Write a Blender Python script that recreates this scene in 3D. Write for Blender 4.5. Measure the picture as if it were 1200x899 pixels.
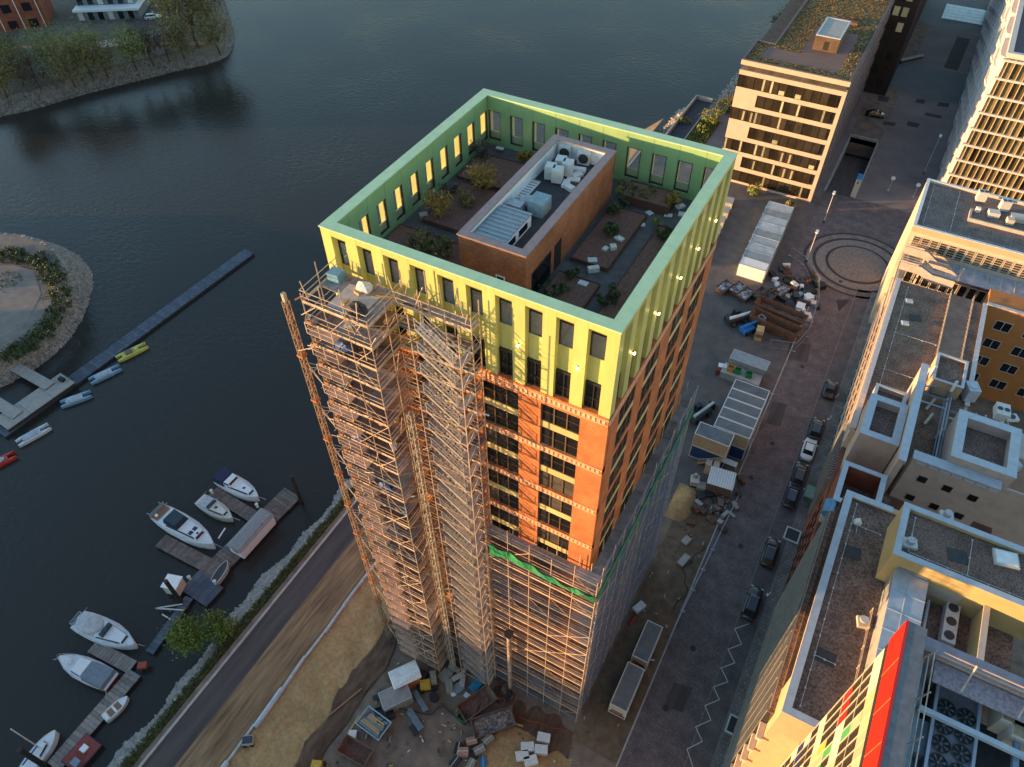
import bpy, bmesh, math, random
from mathutils import Vector, Matrix
random.seed(7)
R = math.radians
S = bpy.context.scene
COL = S.collection
for o in list(bpy.data.objects):
    bpy.data.objects.remove(o)

# ------------------------------------------------------------------ camera, sky, sun, exposure
CAM_POS = Vector((9.54971, -29.71857, 89.44334))
YAW, PITCH, ROLL, FPX = -0.51256, 0.83157, -0.01374, 872.313
_d = Vector((math.sin(YAW)*math.cos(PITCH), math.cos(YAW)*math.cos(PITCH), -math.sin(PITCH)))
_r = Vector((math.cos(YAW), -math.sin(YAW), 0)); _u = _r.cross(_d)
_r, _u = math.cos(ROLL)*_r+math.sin(ROLL)*_u, -math.sin(ROLL)*_r+math.cos(ROLL)*_u
cam = bpy.data.cameras.new('camera'); camo = bpy.data.objects.new('camera', cam); COL.objects.link(camo)
camo.matrix_world = Matrix(((_r.x, _u.x, -_d.x, CAM_POS.x), (_r.y, _u.y, -_d.y, CAM_POS.y), (_r.z, _u.z, -_d.z, CAM_POS.z), (0, 0, 0, 1)))
cam.sensor_width = 36; cam.lens = 36*FPX/1200; cam.clip_start = 0.5; cam.clip_end = 3000
S.camera = camo

SUN_EL = R(3.4); SX, SY = -0.862, -0.507            # horizontal direction the sunlight comes from
SKY_STRENGTH, SUN_STRENGTH, EXPOSURE = 0.15, 2.6, 2.5
w = bpy.data.worlds.new('World'); S.world = w; w.use_nodes = True
nt = w.node_tree; nt.nodes.clear()
sky = nt.nodes.new('ShaderNodeTexSky'); sky.sky_type = 'NISHITA'; sky.sun_disc = False
sky.sun_elevation = SUN_EL; sky.sun_rotation = math.atan2(SX, SY); sky.air_density = 1.25; sky.dust_density = 0.1; sky.ozone_density = 2.2
bg = nt.nodes.new('ShaderNodeBackground'); bg.inputs['Strength'].default_value = SKY_STRENGTH
wo = nt.nodes.new('ShaderNodeOutputWorld')
nt.links.new(sky.outputs[0], bg.inputs[0]); nt.links.new(bg.outputs[0], wo.inputs[0])
sl = bpy.data.lights.new('sun', 'SUN'); sl.energy = SUN_STRENGTH; sl.angle = R(0.6); sl.color = (1.0, 0.57, 0.23)
so = bpy.data.objects.new('sun', sl); COL.objects.link(so)
_s = Vector((-SX*math.cos(SUN_EL), -SY*math.cos(SUN_EL), -math.sin(SUN_EL)))
so.rotation_euler = _s.to_track_quat('-Z', 'Y').to_euler(); so.location = (-200, -120, 120)
S.view_settings.view_transform = 'Standard'; S.view_settings.look = 'None'
S.view_settings.exposure = EXPOSURE; S.view_settings.gamma = 1.0; S.view_settings.use_curve_mapping = False

# ------------------------------------------------------------------ helpers
def at(px, py, z=0.0):
    """survey point: where the sight line of a photo point meets the level plane at height z"""
    v = _d + _r*((px-600)/FPX) - _u*((py-449.5)/FPX)
    t = (z-CAM_POS.z)/v.z
    p = CAM_POS + v*t
    return Vector((p.x, p.y, z))

LABELS = {}
def tag(o, label=None, cat=None, group=None, kind=None):
    if label:
        o['label'] = label
        LABELS.setdefault(label, []).append(o.name)
    if cat: o['category'] = cat
    if group: o['group'] = group
    if kind: o['kind'] = kind
    return o
def thing(name, label, cat, loc=(0, 0, 0), rz=0.0, group=None):
    o = bpy.data.objects.new(name, None); COL.objects.link(o)
    o.location = loc; o.rotation_euler = (0, 0, rz); o.empty_display_size = 0.5
    return tag(o, label, cat, group)

class MB:
    def __init__(s): s.v = []; s.f = []; s.sm = False
    def add(s, vs, fs):
        n = len(s.v); s.v += [tuple(p) for p in vs]; s.f += [tuple(i+n for i in f) for f in fs]; return s
    def box(s, x0, y0, z0, x1, y1, z1):
        if x0 > x1: x0, x1 = x1, x0
        if y0 > y1: y0, y1 = y1, y0
        if z0 > z1: z0, z1 = z1, z0
        return s.add([(x0,y0,z0),(x1,y0,z0),(x1,y1,z0),(x0,y1,z0),(x0,y0,z1),(x1,y0,z1),(x1,y1,z1),(x0,y1,z1)],
                     [(0,3,2,1),(4,5,6,7),(0,1,5,4),(1,2,6,5),(2,3,7,6),(3,0,4,7)])
    def obox(s, c, d, rz=0.0, tilt=0.0):
        c = Vector(c); m = Matrix.Rotation(rz, 3, 'Z') @ Matrix.Rotation(tilt, 3, 'Y')
        hx, hy, hz = d[0]/2, d[1]/2, d[2]/2
        P = [(-hx,-hy,-hz),(hx,-hy,-hz),(hx,hy,-hz),(-hx,hy,-hz),(-hx,-hy,hz),(hx,-hy,hz),(hx,hy,hz),(-hx,hy,hz)]
        return s.add([c+m@Vector(p) for p in P], [(0,3,2,1),(4,5,6,7),(0,1,5,4),(1,2,6,5),(2,3,7,6),(3,0,4,7)])
    def beam(s, a, b, w, h=None):
        a = Vector(a); b = Vector(b); h = h or w; d = (b-a)
        if d.length < 1e-6: return s
        d.normalize(); up = Vector((0,0,1)) if abs(d.z) < .95 else Vector((1,0,0))
        r = d.cross(up).normalized(); u = r.cross(d)
        r = r*(w/2); u = u*(h/2)
        P = [a-r-u, a+r-u, a+r+u, a-r+u, b-r-u, b+r-u, b+r+u, b-r+u]
        return s.add(P, [(0,3,2,1),(4,5,6,7),(0,1,5,4),(1,2,6,5),(2,3,7,6),(3,0,4,7)][:])
    def tube(s, a, b, r, n=6, r2=None):
        a = Vector(a); b = Vector(b); d = (b-a).normalized(); r2 = r if r2 is None else r2
        up = Vector((0,0,1)) if abs(d.z) < .95 else Vector((1,0,0))
        x = d.cross(up).normalized(); y = d.cross(x)
        P = []
        for c, q in ((a, r), (b, r2)):
            for i in range(n):
                t = 2*math.pi*i/n; P.append(c+x*(q*math.cos(t))+y*(q*math.sin(t)))
        F = [(i, (i+1) % n, n+(i+1) % n, n+i) for i in range(n)] + [tuple(range(n-1, -1, -1)), tuple(range(n, 2*n))]
        return s.add(P, F)
    def prism(s, pts, z0, z1):
        n = len(pts)
        a = sum(pts[i][0]*pts[(i+1) % n][1]-pts[(i+1) % n][0]*pts[i][1] for i in range(n))
        if a < 0: pts = pts[::-1]
        P = [(p[0], p[1], z0) for p in pts] + [(p[0], p[1], z1) for p in pts]
        return s.add(P, [tuple(range(n-1, -1, -1)), tuple(range(n, 2*n))] + [(i, (i+1) % n, n+(i+1) % n, n+i) for i in range(n)])
    def ring(s, x0, y0, x1, y1, t, z0, z1):
        """rectangular ring of wall thickness t, pieces butted"""
        s.box(x0, y0, z0, x1, y0+t, z1); s.box(x0, y1-t, z0, x1, y1, z1)
        s.box(x0, y0+t, z0, x0+t, y1-t, z1); s.box(x1-t, y0+t, z0, x1, y1-t, z1); return s
    def quad(s, *p): return s.add(p, [tuple(range(len(p)))])
    def loft(s, rings, cap=True):
        n = len(rings[0]); base = len(s.v)
        for r in rings: s.v += [tuple(p) for p in r]
        for k in range(len(rings)-1):
            for i in range(n):
                j = (i+1) % n
                s.f.append((base+k*n+i, base+k*n+j, base+(k+1)*n+j, base+(k+1)*n+i))
        if cap:
            s.f.append(tuple(base+i for i in range(n-1, -1, -1))); s.f.append(tuple(base+(len(rings)-1)*n+i for i in range(n)))
        return s
    def blob(s, c, r, n=7, m=5, jit=.25, rnd=random):
        c = Vector(c); rs = r if hasattr(r, '__len__') else (r, r, r)
        rings = []
        for k in range(m+1):
            th = math.pi*(k+.15)/(m+.3); rr = []
            for i in range(n):
                ph = 2*math.pi*i/n; q = 1+rnd.uniform(-jit, jit)
                rr.append((c.x+rs[0]*q*math.sin(th)*math.cos(ph), c.y+rs[1]*q*math.sin(th)*math.sin(ph), c.z-rs[2]*q*math.cos(th)))
            rings.append(rr)
        return s.loft(rings)
    def mesh(s, name, org=(0, 0, 0)):
        me = bpy.data.meshes.new(name)
        o = Vector(org)
        me.from_pydata([(p[0]-o.x, p[1]-o.y, p[2]-o.z) for p in s.v], [], s.f); me.update()
        if s.sm:
            me.polygons.foreach_set('use_smooth', [True]*len(me.polygons))
        return me
    def build(s, name, mat, parent=None, local=False):
        if parent is None:
            xs = [p[0] for p in s.v]; ys = [p[1] for p in s.v]; zs = [p[2] for p in s.v]
            org = Vector(((min(xs)+max(xs))/2, (min(ys)+max(ys))/2, min(zs)))
        elif local: org = Vector((0, 0, 0))
        else:
            org = Vector(parent.location)
            if parent.parent: org = org+Vector(parent.parent.location)
        me = s.mesh(name, org); me.materials.append(mat)
        ob = bpy.data.objects.new(name, me); COL.objects.link(ob)
        if parent is None: ob.location = org
        else: ob.parent = parent
        return ob
def inst(name, me, parent, loc, rz=0.0, scale=None):
    """a piece that shares mesh data, placed in the parent's own space"""
    o = bpy.data.objects.new(name, me); COL.objects.link(o); o.parent = parent
    o.location = loc; o.rotation_euler = (0, 0, rz)
    if scale: o.scale = scale
    return o
def meshmat(mb, name, mat):
    me = mb.mesh(name); me.materials.append(mat); return me
def copy_tree(o, parent=None):
    c = o.copy(); COL.objects.link(c); c.parent = parent
    for ch in o.children: copy_tree(ch, c)
    return c

# ------------------------------------------------------------------ materials
MATS = {}
def mat(name, rgb, rough=.75, var=.18, scale=3.0, bump=0.0, bscale=None, metal=0.0, spec=None, rgb2=None, stretch=None, coat=0.0, emit=None, estr=0.0, detail=4.0, contrast=None, randv=0.0, big=0.0):
    if name in MATS: return MATS[name]
    m = bpy.data.materials.new(name); m.use_nodes = True; MATS[name] = m
    n = m.node_tree.nodes; l = m.node_tree.links; b = n['Principled BSDF']
    b.inputs['Roughness'].default_value = rough; b.inputs['Metallic'].default_value = metal
    if spec is not None: b.inputs['Specular IOR Level'].default_value = spec
    if coat: b.inputs['Coat Weight'].default_value = coat
    if emit:
        b.inputs['Emission Color'].default_value = (*emit, 1); b.inputs['Emission Strength'].default_value = estr
    geo = n.new('ShaderNodeNewGeometry')
    vec = geo.outputs['Position']
    if stretch:
        mp = n.new('ShaderNodeMapping'); mp.inputs['Scale'].default_value = stretch; l.new(vec, mp.inputs[0]); vec = mp.outputs[0]
    nz = n.new('ShaderNodeTexNoise'); nz.inputs['Scale'].default_value = scale; nz.inputs['Detail'].default_value = detail; nz.inputs['Roughness'].default_value = .62
    l.new(vec, nz.inputs['Vector'])
    ramp = n.new('ShaderNodeValToRGB')
    lo, hi = contrast or (.3, .7)
    ramp.color_ramp.elements[0].position = lo; ramp.color_ramp.elements[1].position = hi
    c2 = rgb2 or tuple(min(1, c*(1+var)) for c in rgb)
    c1 = tuple(c*(1-var) for c in rgb) if not rgb2 else rgb
    ramp.color_ramp.elements[0].color = (*c1, 1); ramp.color_ramp.elements[1].color = (*c2, 1)
    l.new(nz.outputs['Fac'], ramp.inputs[0]); colr = ramp.outputs[0]
    if big:
        n2 = n.new('ShaderNodeTexNoise'); n2.inputs['Scale'].default_value = scale*.09; n2.inputs['Detail'].default_value = 5; l.new(geo.outputs['Position'], n2.inputs['Vector'])
        mr = n.new('ShaderNodeMapRange'); mr.inputs[1].default_value = .3; mr.inputs[2].default_value = .7; mr.inputs[3].default_value = 1-big; mr.inputs[4].default_value = 1+big
        l.new(n2.outputs['Fac'], mr.inputs[0])
        mx = n.new('ShaderNodeVectorMath'); mx.operation = 'SCALE'; l.new(colr, mx.inputs[0]); l.new(mr.outputs[0], mx.inputs['Scale']); colr = mx.outputs[0]
    if randv:
        oi = n.new('ShaderNodeObjectInfo'); mr = n.new('ShaderNodeMapRange'); mr.inputs[3].default_value = 1-randv; mr.inputs[4].default_value = 1+randv
        l.new(oi.outputs['Random'], mr.inputs[0])
        mx = n.new('ShaderNodeVectorMath'); mx.operation = 'SCALE'; l.new(colr, mx.inputs[0]); l.new(mr.outputs[0], mx.inputs['Scale']); colr = mx.outputs[0]
    l.new(colr, b.inputs['Base Color'])
    if bump:
        bn = n.new('ShaderNodeTexNoise'); bn.inputs['Scale'].default_value = bscale or scale*4; bn.inputs['Detail'].default_value = 6; l.new(vec, bn.inputs['Vector'])
        bp = n.new('ShaderNodeBump'); bp.inputs['Strength'].default_value = bump; bp.inputs['Distance'].default_value = .05
        l.new(bn.outputs['Fac'], bp.inputs['Height']); l.new(bp.outputs[0], b.inputs['Normal'])
    return m
def brickmat(name, c1, c2, mortar, bw=.5, rh=.16, flat=False, msize=.012, rough=.85, off=.5):
    """bricks or setts too small to pick apart: running bond laid over wall length and height (flat: over the ground)"""
    m = bpy.data.materials.new(name); m.use_nodes = True; MATS[name] = m
    n = m.node_tree.nodes; l = m.node_tree.links; b = n['Principled BSDF']; b.inputs['Roughness'].default_value = rough
    geo = n.new('ShaderNodeNewGeometry'); sp = n.new('ShaderNodeSeparateXYZ'); l.new(geo.outputs['Position'], sp.inputs[0])
    cb = n.new('ShaderNodeCombineXYZ')
    if flat:
        l.new(sp.outputs[0], cb.inputs[0]); l.new(sp.outputs[1], cb.inputs[1])
    else:
        ad = n.new('ShaderNodeMath'); ad.operation = 'ADD'; l.new(sp.outputs[0], ad.inputs[0]); l.new(sp.outputs[1], ad.inputs[1])
        l.new(ad.outputs[0], cb.inputs[0]); l.new(sp.outputs[2], cb.inputs[1])
    br = n.new('ShaderNodeTexBrick'); l.new(cb.outputs[0], br.inputs['Vector'])
    br.inputs['Scale'].default_value = 1; br.inputs['Brick Width'].default_value = bw; br.inputs['Row Height'].default_value = rh
    br.inputs['Mortar Size'].default_value = msize; br.inputs['Mortar Smooth'].default_value = .3; br.offset = off
    br.inputs['Color1'].default_value = (*c1, 1); br.inputs['Color2'].default_value = (*c2, 1); br.inputs['Mortar'].default_value = (*mortar, 1)
    nz = n.new('ShaderNodeTexNoise'); nz.inputs['Scale'].default_value = .55; nz.inputs['Detail'].default_value = 8; l.new(geo.outputs['Position'], nz.inputs['Vector'])
    mr = n.new('ShaderNodeMapRange'); mr.inputs[1].default_value = .3; mr.inputs[2].default_value = .7; mr.inputs[3].default_value = .72; mr.inputs[4].default_value = 1.28
    l.new(nz.outputs['Fac'], mr.inputs[0])
    mx = n.new('ShaderNodeVectorMath'); mx.operation = 'SCALE'; l.new(br.outputs['Color'], mx.inputs[0]); l.new(mr.outputs[0], mx.inputs['Scale'])
    l.new(mx.outputs[0], b.inputs['Base Color'])
    bp = n.new('ShaderNodeBump'); bp.inputs['Strength'].default_value = .4; bp.inputs['Distance'].default_value = .02; bp.invert = True
    l.new(br.outputs['Fac'], bp.inputs['Height']); l.new(bp.outputs[0], b.inputs['Normal'])
    return m
def leafmat(name, rgb, rgb2):
    m = mat(name, rgb, .6, scale=1.1, rgb2=rgb2, contrast=(.35, .65))
    b = m.node_tree.nodes['Principled BSDF']
    return m
def glassmat(name, rgb, rough=.08, spec=.6, randv=.5):
    return mat(name, rgb, rough, var=.3, scale=.8, spec=spec, randv=randv)
# ------------------------------------------------------------------ materials of the setting
m_earth = mat('packed_earth', (.115, .08, .062), .95, scale=.5, rgb2=(.26, .19, .145), bump=.5, bscale=6, detail=10, big=.25)
m_sand = mat('yellow_sand', (.30, .175, .075), .95, scale=2.6, rgb2=(.47, .295, .135), bump=.8, bscale=9, detail=12, big=.2)
m_wet = mat('wet_earth', (.06, .032, .02), .9, scale=.9, rgb2=(.15, .085, .052), bump=.6, bscale=6, detail=10, stretch=(1.6, .5, 1), big=.3)
m_track = mat('wheel_tracked_sand', (.095, .052, .03), .95, scale=1.0, rgb2=(.36, .23, .12), bump=.6, bscale=5, detail=10, stretch=(2.2, .16, 1), big=.2)
m_asph = mat('asphalt', (.045, .036, .037), .85, scale=.8, rgb2=(.095, .075, .07), bump=.15, bscale=30, detail=10, stretch=(1.5, .12, 1))
m_conc = mat('concrete', (.30, .28, .25), .85, scale=1.2, rgb2=(.42, .40, .37), detail=9)
m_setts = brickmat('street_setts', (.13, .102, .105), (.19, .15, .15), (.075, .058, .06), .34, .24, True, .035)
m_setts2 = brickmat('pavement_setts', (.17, .14, .13), (.23, .19, .175), (.08, .068, .062), .5, .5, True, .03)
m_plaza = mat('plaza_stone', (.15, .115, .112), .8, scale=.16, rgb2=(.24, .19, .182), detail=12, bump=.1, bscale=8)
m_plaza2 = mat('plaza_dark_stone', (.08, .09, .10), .7, scale=.2, rgb2=(.115, .125, .135), detail=12)
m_ring = mat('dark_stone_ring', (.038, .032, .032), .8, scale=2)
m_paint = mat('road_paint', (.50, .50, .50), .7, scale=8, var=.25, detail=8)
m_rock = mat('rock', (.20, .18, .165), .9, scale=1.2, rgb2=(.42, .38, .35), detail=8, bump=.4, bscale=8)
m_bank = mat('bank_soil', (.07, .06, .05), .95, scale=1.1, rgb2=(.14, .12, .10), detail=10, bump=.5, bscale=7)
m_grass = mat('grass', (.045, .065, .018), .95, scale=1.4, rgb2=(.10, .13, .035), detail=10, bump=.5, bscale=12)
m_steel = mat('galvanised_steel', (.42, .43, .45), .45, scale=4, var=.2, metal=.7)
m_dark = mat('dark_metal', (.03, .03, .033), .5, scale=4)
m_white = mat('white_paint', (.74, .74, .73), .55, scale=2.5, var=.10)
m_black = mat('black_rubber', (.015, .015, .016), .7, scale=5)
m_wood = mat('weathered_wood', (.10, .075, .06), .9, scale=2.2, rgb2=(.20, .155, .125), detail=8, stretch=(1, 1, 1))
m_timber = mat('fresh_timber', (.40, .25, .11), .8, scale=4, rgb2=(.55, .37, .18))
m_rust = mat('rusty_steel', (.085, .04, .025), .9, scale=2.5, rgb2=(.20, .10, .055), detail=9)

# water
mw = bpy.data.materials.new('harbour_water'); mw.use_nodes = True
n = mw.node_tree.nodes; l = mw.node_tree.links; b = n['Principled BSDF']
b.inputs['Base Color'].default_value = (.028, .024, .020, 1); b.inputs['Roughness'].default_value = .18; b.inputs['IOR'].default_value = 1.34
geo = n.new('ShaderNodeNewGeometry')
mp = n.new('ShaderNodeMapping'); mp.inputs['Scale'].default_value = (.55, 1.0, 1); mp.inputs['Rotation'].default_value = (0, 0, R(35)); l.new(geo.outputs[0], mp.inputs[0])
n1 = n.new('ShaderNodeTexNoise'); n1.inputs['Scale'].default_value = 1.25; n1.inputs['Detail'].default_value = 5; n1.inputs['Roughness'].default_value = .55; n1.inputs['Distortion'].default_value = .6; l.new(mp.outputs[0], n1.inputs['Vector'])
n2 = n.new('ShaderNodeTexNoise'); n2.inputs['Scale'].default_value = .04; n2.inputs['Detail'].default_value = 4; l.new(geo.outputs[0], n2.inputs['Vector'])
mrw = n.new('ShaderNodeMapRange'); mrw.inputs[1].default_value = .35; mrw.inputs[2].default_value = .65; mrw.inputs[3].default_value = .06; mrw.inputs[4].default_value = .34; l.new(n2.outputs['Fac'], mrw.inputs[0])
bp = n.new('ShaderNodeBump'); bp.inputs['Distance'].default_value = .35; l.new(mrw.outputs[0], bp.inputs['Strength'])
l.new(n1.outputs['Fac'], bp.inputs['Height']); l.new(bp.outputs[0], b.inputs['Normal'])
MB().quad((-900, -500, -4), (900, -500, -4), (900, 900, -4), (-900, 900, -4)).build('water', mw)['kind'] = 'structure'

def struct(o): o['kind'] = 'structure'; return o
def sheet(name, pts, z, m, parent=None):
    return struct(MB().prism([tuple(p[:2]) for p in pts], z-.004 if z > .001 else z-5, z).build(name, m))
def rect(x0, y0, x1, y1): return [(x0, y0), (x1, y0), (x1, y1), (x0, y1)]

# solid ground of the harbour peninsula, with a gap for the garage ramp (x 1.4..7.2, y 121..146)
gm = MB()
for (x0, y0, x1, y1) in ((-39.9, -110, 320, 118), (-36.3, 118, 320, 121), (-36.3, 121, 1.4, 146), (7.2, 121, 320, 146), (-36.3, 146, 320, 147), (-28.5, 147, 320, 520)):
    gm.box(x0, y0, -5, x1, y1, 0)
struct(gm.build('ground', m_earth))
# garage ramp cut into the plaza
rp = MB(); rp.quad((1.4, 121, -.01), (7.2, 121, -.01), (7.2, 146, -4.2), (1.4, 146, -4.2))
struct(rp.build('garage_ramp', m_asph))
rw = MB(); rw.box(1.0, 121, -4.5, 1.4, 146, .12); rw.box(7.2, 121, -4.5, 7.5, 146.4, .12); rw.box(1.0, 146, -1.2, 7.2, 146.4, .6)
struct(rw.build('ramp_wall', m_conc))

# embankment of the quay: sloped soil, then stones
def slope(name, top, bot, m):
    s = MB(); k = len(top)
    for i in range(k-1):
        s.quad(top[i], bot[i], bot[i+1], top[i+1])
    return struct(s.build(name, m))
ys = [-110+4*i for i in range(62)]
def bankx(y): return -44.2+.5*math.sin(y*.21)+.35*math.sin(y*.77+1)
slope('embankment', [(-39.9, y, -.02) for y in ys], [(bankx(y)-.8, y, -4.7) for y in ys], m_bank)
slope('embankment', [(-36.35, y, -1.2) for y in range(112, 150, 5)], [(-40.6+math.sin(y*.3)*.6, y, -4.7) for y in range(112, 150, 5)], m_bank)
slope('embankment', [(-28.5, y, -.02) for y in range(147, 420, 6)], [(-33.6+math.sin(y*.3)*.6, y, -4.7) for y in range(147, 420, 6)], m_bank)
def rocks(name, pts, smin, smax, m, label, seed=1):
    rnd = random.Random(seed); s = MB()
    for p in pts:
        r = rnd.uniform(smin, smax); q = [r*rnd.uniform(.6, 1.2) for _ in range(8)]
        a = rnd.uniform(0, 6.28); ca, sa = math.cos(a), math.sin(a); P = []
        for i, (x, y, z) in enumerate([(-1,-1,-1),(1,-1,-1),(1,1,-1),(-1,1,-1),(-.7,-.7,1),(.7,-.7,1),(.7,.7,1),(-.7,.7,1)]):
            x, y, z = x*q[i]*1.15, y*q[i]*.85, z*q[i]*.6
            P.append((p[0]+x*ca-y*sa, p[1]+x*sa+y*ca, p[2]+z))
        s.add(P, [(0,3,2,1),(4,5,6,7),(0,1,5,4),(1,2,6,5),(2,3,7,6),(3,0,4,7)])
    o = s.build(name, m); tag(o, label, 'rocks', kind='stuff'); return o
rnd = random.Random(3)
pts = []
for i in range(7500):
    y = rnd.uniform(-46, 26); t = 1-abs(rnd.gauss(0, .42))
    if t < 0.15: continue
    xb = bankx(y)-.3; x = -40.6+(xb+40.6)*t
    pts.append((x+rnd.uniform(-.2, .2), y, -.1-4.4*(t-.05)+rnd.uniform(-.05, .1)))
rocks('bank_stones', pts, .14, .40, m_rock, 'pale grey stones heaped along the waterline below the quay road', 5)
pts = [((-36.6-4.0*t if y < 147 else -28.7-4.9*t)+rnd.uniform(-.3, .3), y, -1.2-3.2*t if y < 147 else -4.4*t) for y, t in ((rnd.uniform(112, 235), rnd.random()) for _ in range(2600))]
rocks('bank_stones', pts, .15, .4, m_rock, 'pale stones on the far riverbank beside the sand coloured office block', 6)
def tufts(name, pts, h0, h1, m, label, cat='grass', seed=2, w=.05):
    rnd = random.Random(seed); s = MB()
    for p in pts:
        for k in range(4):
            a = rnd.uniform(0, 6.28); h = rnd.uniform(h0, h1); dx, dy = math.cos(a), math.sin(a); le = rnd.uniform(.2, .8)*h
            x, y = p[0]+rnd.uniform(-.12, .12), p[1]+rnd.uniform(-.12, .12)
            s.add([(x-dy*w, y+dx*w, p[2]), (x+dy*w, y-dx*w, p[2]), (x+dx*le, y+dy*le, p[2]+h)], [(0, 1, 2)])
    o = s.build(name, m); tag(o, label, cat, kind='stuff'); return o
m_tuft = mat('grass_blades', (.055, .075, .02), .8, scale=.7, rgb2=(.13, .15, .045))
tufts('verge_grass', [(-39.95-rnd.random()**1.5*1.3, y, -.05-rnd.random()*.3) for y in (rnd.uniform(-44, 26) for _ in range(5000))], .15, .5, m_tuft, 'narrow strip of grass along the top of the stony bank')

# quay road and the strips beside it
sheet('quay_road', rect(-38.9, -110, -35.7, 118), .006, m_asph)
struct(MB().box(-39.25, -110, -.2, -38.95, 118, .13).build('kerb', m_conc))
from mathutils import noise as MN
def terrain(name, x0, x1, y0, y1, nx, ny, zf, m, warp=0.0, keep=None):
    s = MB()
    for j in range(ny+1):
        for i in range(nx+1):
            x = x0+(x1-x0)*i/nx; y = y0+(y1-y0)*j/ny; s.v.append((x+(warp*(MN.noise((x*.2, y*.28, 7.7))+.3*MN.noise((x*.5, y*.7, 2.7))) if warp else 0), y, zf(x, y, i in (0, nx) or j in (0, ny))))
    for j in range(ny):
        for i in range(nx):
            a = j*(nx+1)+i
            if keep and not keep(*s.v[a][:2]): continue
            s.f.append((a, a+1, a+nx+2, a+nx+1))
    s.sm = True
    return struct(s.build(name, m))
from mathutils import noise as MN
def bumpy(a, f, base):
    return lambda x, y, e: base if e else base+a*abs(MN.noise((x*f, y*f, 3.1)))+a*.5*abs(MN.noise((x*f*2.7, y*f*2.7, 9.1)))
terrain('dirt_track', -35.72, -30.95, -60, 60, 22, 300, lambda x, y, e: .008 if e else .012+.07*abs(MN.noise((x*2.4, y*.16, 1.0)))+.03*abs(MN.noise((x*3, y*2, 4.0))), m_track)
terrain('sand', -30.9, -24.2, -60, 45, 40, 300, bumpy(.38, .33, .010), m_sand, .5)
terrain('wet_earth_strip', -24.4, -21.6, -60, 40, 20, 240, bumpy(.42, .5, .016), m_wet, .8)
terrain('earth_mound', -8.2, 3.2, -17, -3.2, 110, 130, lambda x, y, e: .006 if e else .008+max(0, .9-((x+3.0)**2/22+(y+8.6)**2/16))*(.35+.5*abs(MN.noise((x*.5, y*.5, 2)))), m_sand, 0, lambda x, y: ((x+2.6)/5.2)**2+((y+9.2)/6.6)**2 < 1+.8*MN.noise((x*.45, y*.45, 5)))
terrain('wet_earth_patch', -7, 2.4, -7.5, -1.6, 110, 70, lambda x, y, e: .02+.1*abs(MN.noise((x, y, 1))), m_wet, .6, lambda x, y: ((x+1.8)/4.2)**2+((y+4.2)/2.3)**2 < 1+.9*MN.noise((x*.6, y*.6, 8)))
terrain('earth_strip', 1.6, 7.2, -3.2, 36, 20, 130, bumpy(.12, .6, .008), mat('brown_earth', (.095, .058, .038), .95, scale=.7, rgb2=(.20, .135, .085), detail=10, bump=.5, bscale=7, big=.3))

# street, kerb, pavement
sheet('street', rect(7.4, -60, 16.35, 92), .012, m_setts)
struct(MB().box(7.22, -60, -.2, 7.4, 92, .05).build('kerb', m_conc))
struct(MB().box(16.35, -60, -.2, 16.6, 92, .12).build('kerb', mat('kerb_stone', (.17, .16, .155), .85, scale=2)))
struct(MB().box(16.6, -60, -.2, 18.6, 92, .125).build('pavement', m_setts2))
sheet('yard_paving', [(-21.6, 26), (7.2, 36), (7.2, 116), (-34, 116), (-34, 26)], .008, mat('yard_tarmac', (.08, .068, .066), .9, scale=.5, rgb2=(.135, .115, .108), detail=11, big=.25))
sheet('parking_lane', rect(13.95, -60, 16.35, 92), .020, brickmat('lane_setts', (.125, .10, .10), (.165, .136, .134), (.07, .056, .056), .26, .2, True, .03))
sheet('lane_edge_stones', rect(13.8, -60, 13.95, 92), .024, m_conc if False else mat('edge_stone', (.17, .145, .14), .85, scale=3, var=.3))
for px_, py_ in ((846, 505), (880, 560), (868, 640), (845, 600), (812, 760), (905, 520), (940, 430), (985, 330), (780, 830)):
    q_ = at(px_, py_); s = MB(); s.prism([(q_.x+.38*math.cos(i*.52), q_.y+.38*math.sin(i*.52)) for i in range(12)], .012, .03); struct(s.build('manhole_cover', m_ring))
for q_ in (((835,560),(850,563),(842,590),(827,587)), ((905,470),(922,474),(914,500),(898,496)), ((790,800),(812,806),(800,835),(778,828)), ((925,400),(950,404),(946,425),(922,420))):
    sheet('street_patch', [at(*p)[:2] for p in q_], .017, m_asph)
# zigzag line by the kerb
zz = [at(*p) for p in ((878,731),(861,737),(869,755),(853,761),(861,777),(845,783),(853,799),(836,805),(843,820),(826,827),(833,844),(815,852),(823,869),(805,878),(812,899),(795,910))]
s = MB()
for a, c in zip(zz, zz[1:]): s.beam(a+Vector((0, 0, .030)), c+Vector((0, 0, .030)), .11, .004)
struct(s.build('road_marking', m_paint))
# roundabout with stone rings
CX, CY = 12.4, 99.0
sheet('roundabout_paving', rect(1.4, 86, 24, 121), .010, m_setts)
def annulus(name, r0, r1, z, m):
    s = MB(); k = 64
    for i in range(k):
        a, c = 2*math.pi*i/k, 2*math.pi*(i+1)/k
        s.quad((CX+r0*math.cos(a), CY+r0*math.sin(a), z), (CX+r1*math.cos(a), CY+r1*math.sin(a), z), (CX+r1*math.cos(c), CY+r1*math.sin(c), z), (CX+r0*math.cos(c), CY+r0*math.sin(c), z))
    return struct(s.build(name, m))
annulus('stone_ring', 9.4, 9.95, .020, m_ring)
annulus('ring_paving', 8.2, 9.4, .016, m_setts2)
annulus('stone_ring', 7.6, 8.2, .020, m_ring)
annulus('stone_ring', 5.3, 5.85, .020, m_ring)
annulus('ring_paving', 5.85, 7.6, .016, mat('ring_setts', (.20, .17, .155), .9, scale=1.5, var=.3))
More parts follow.
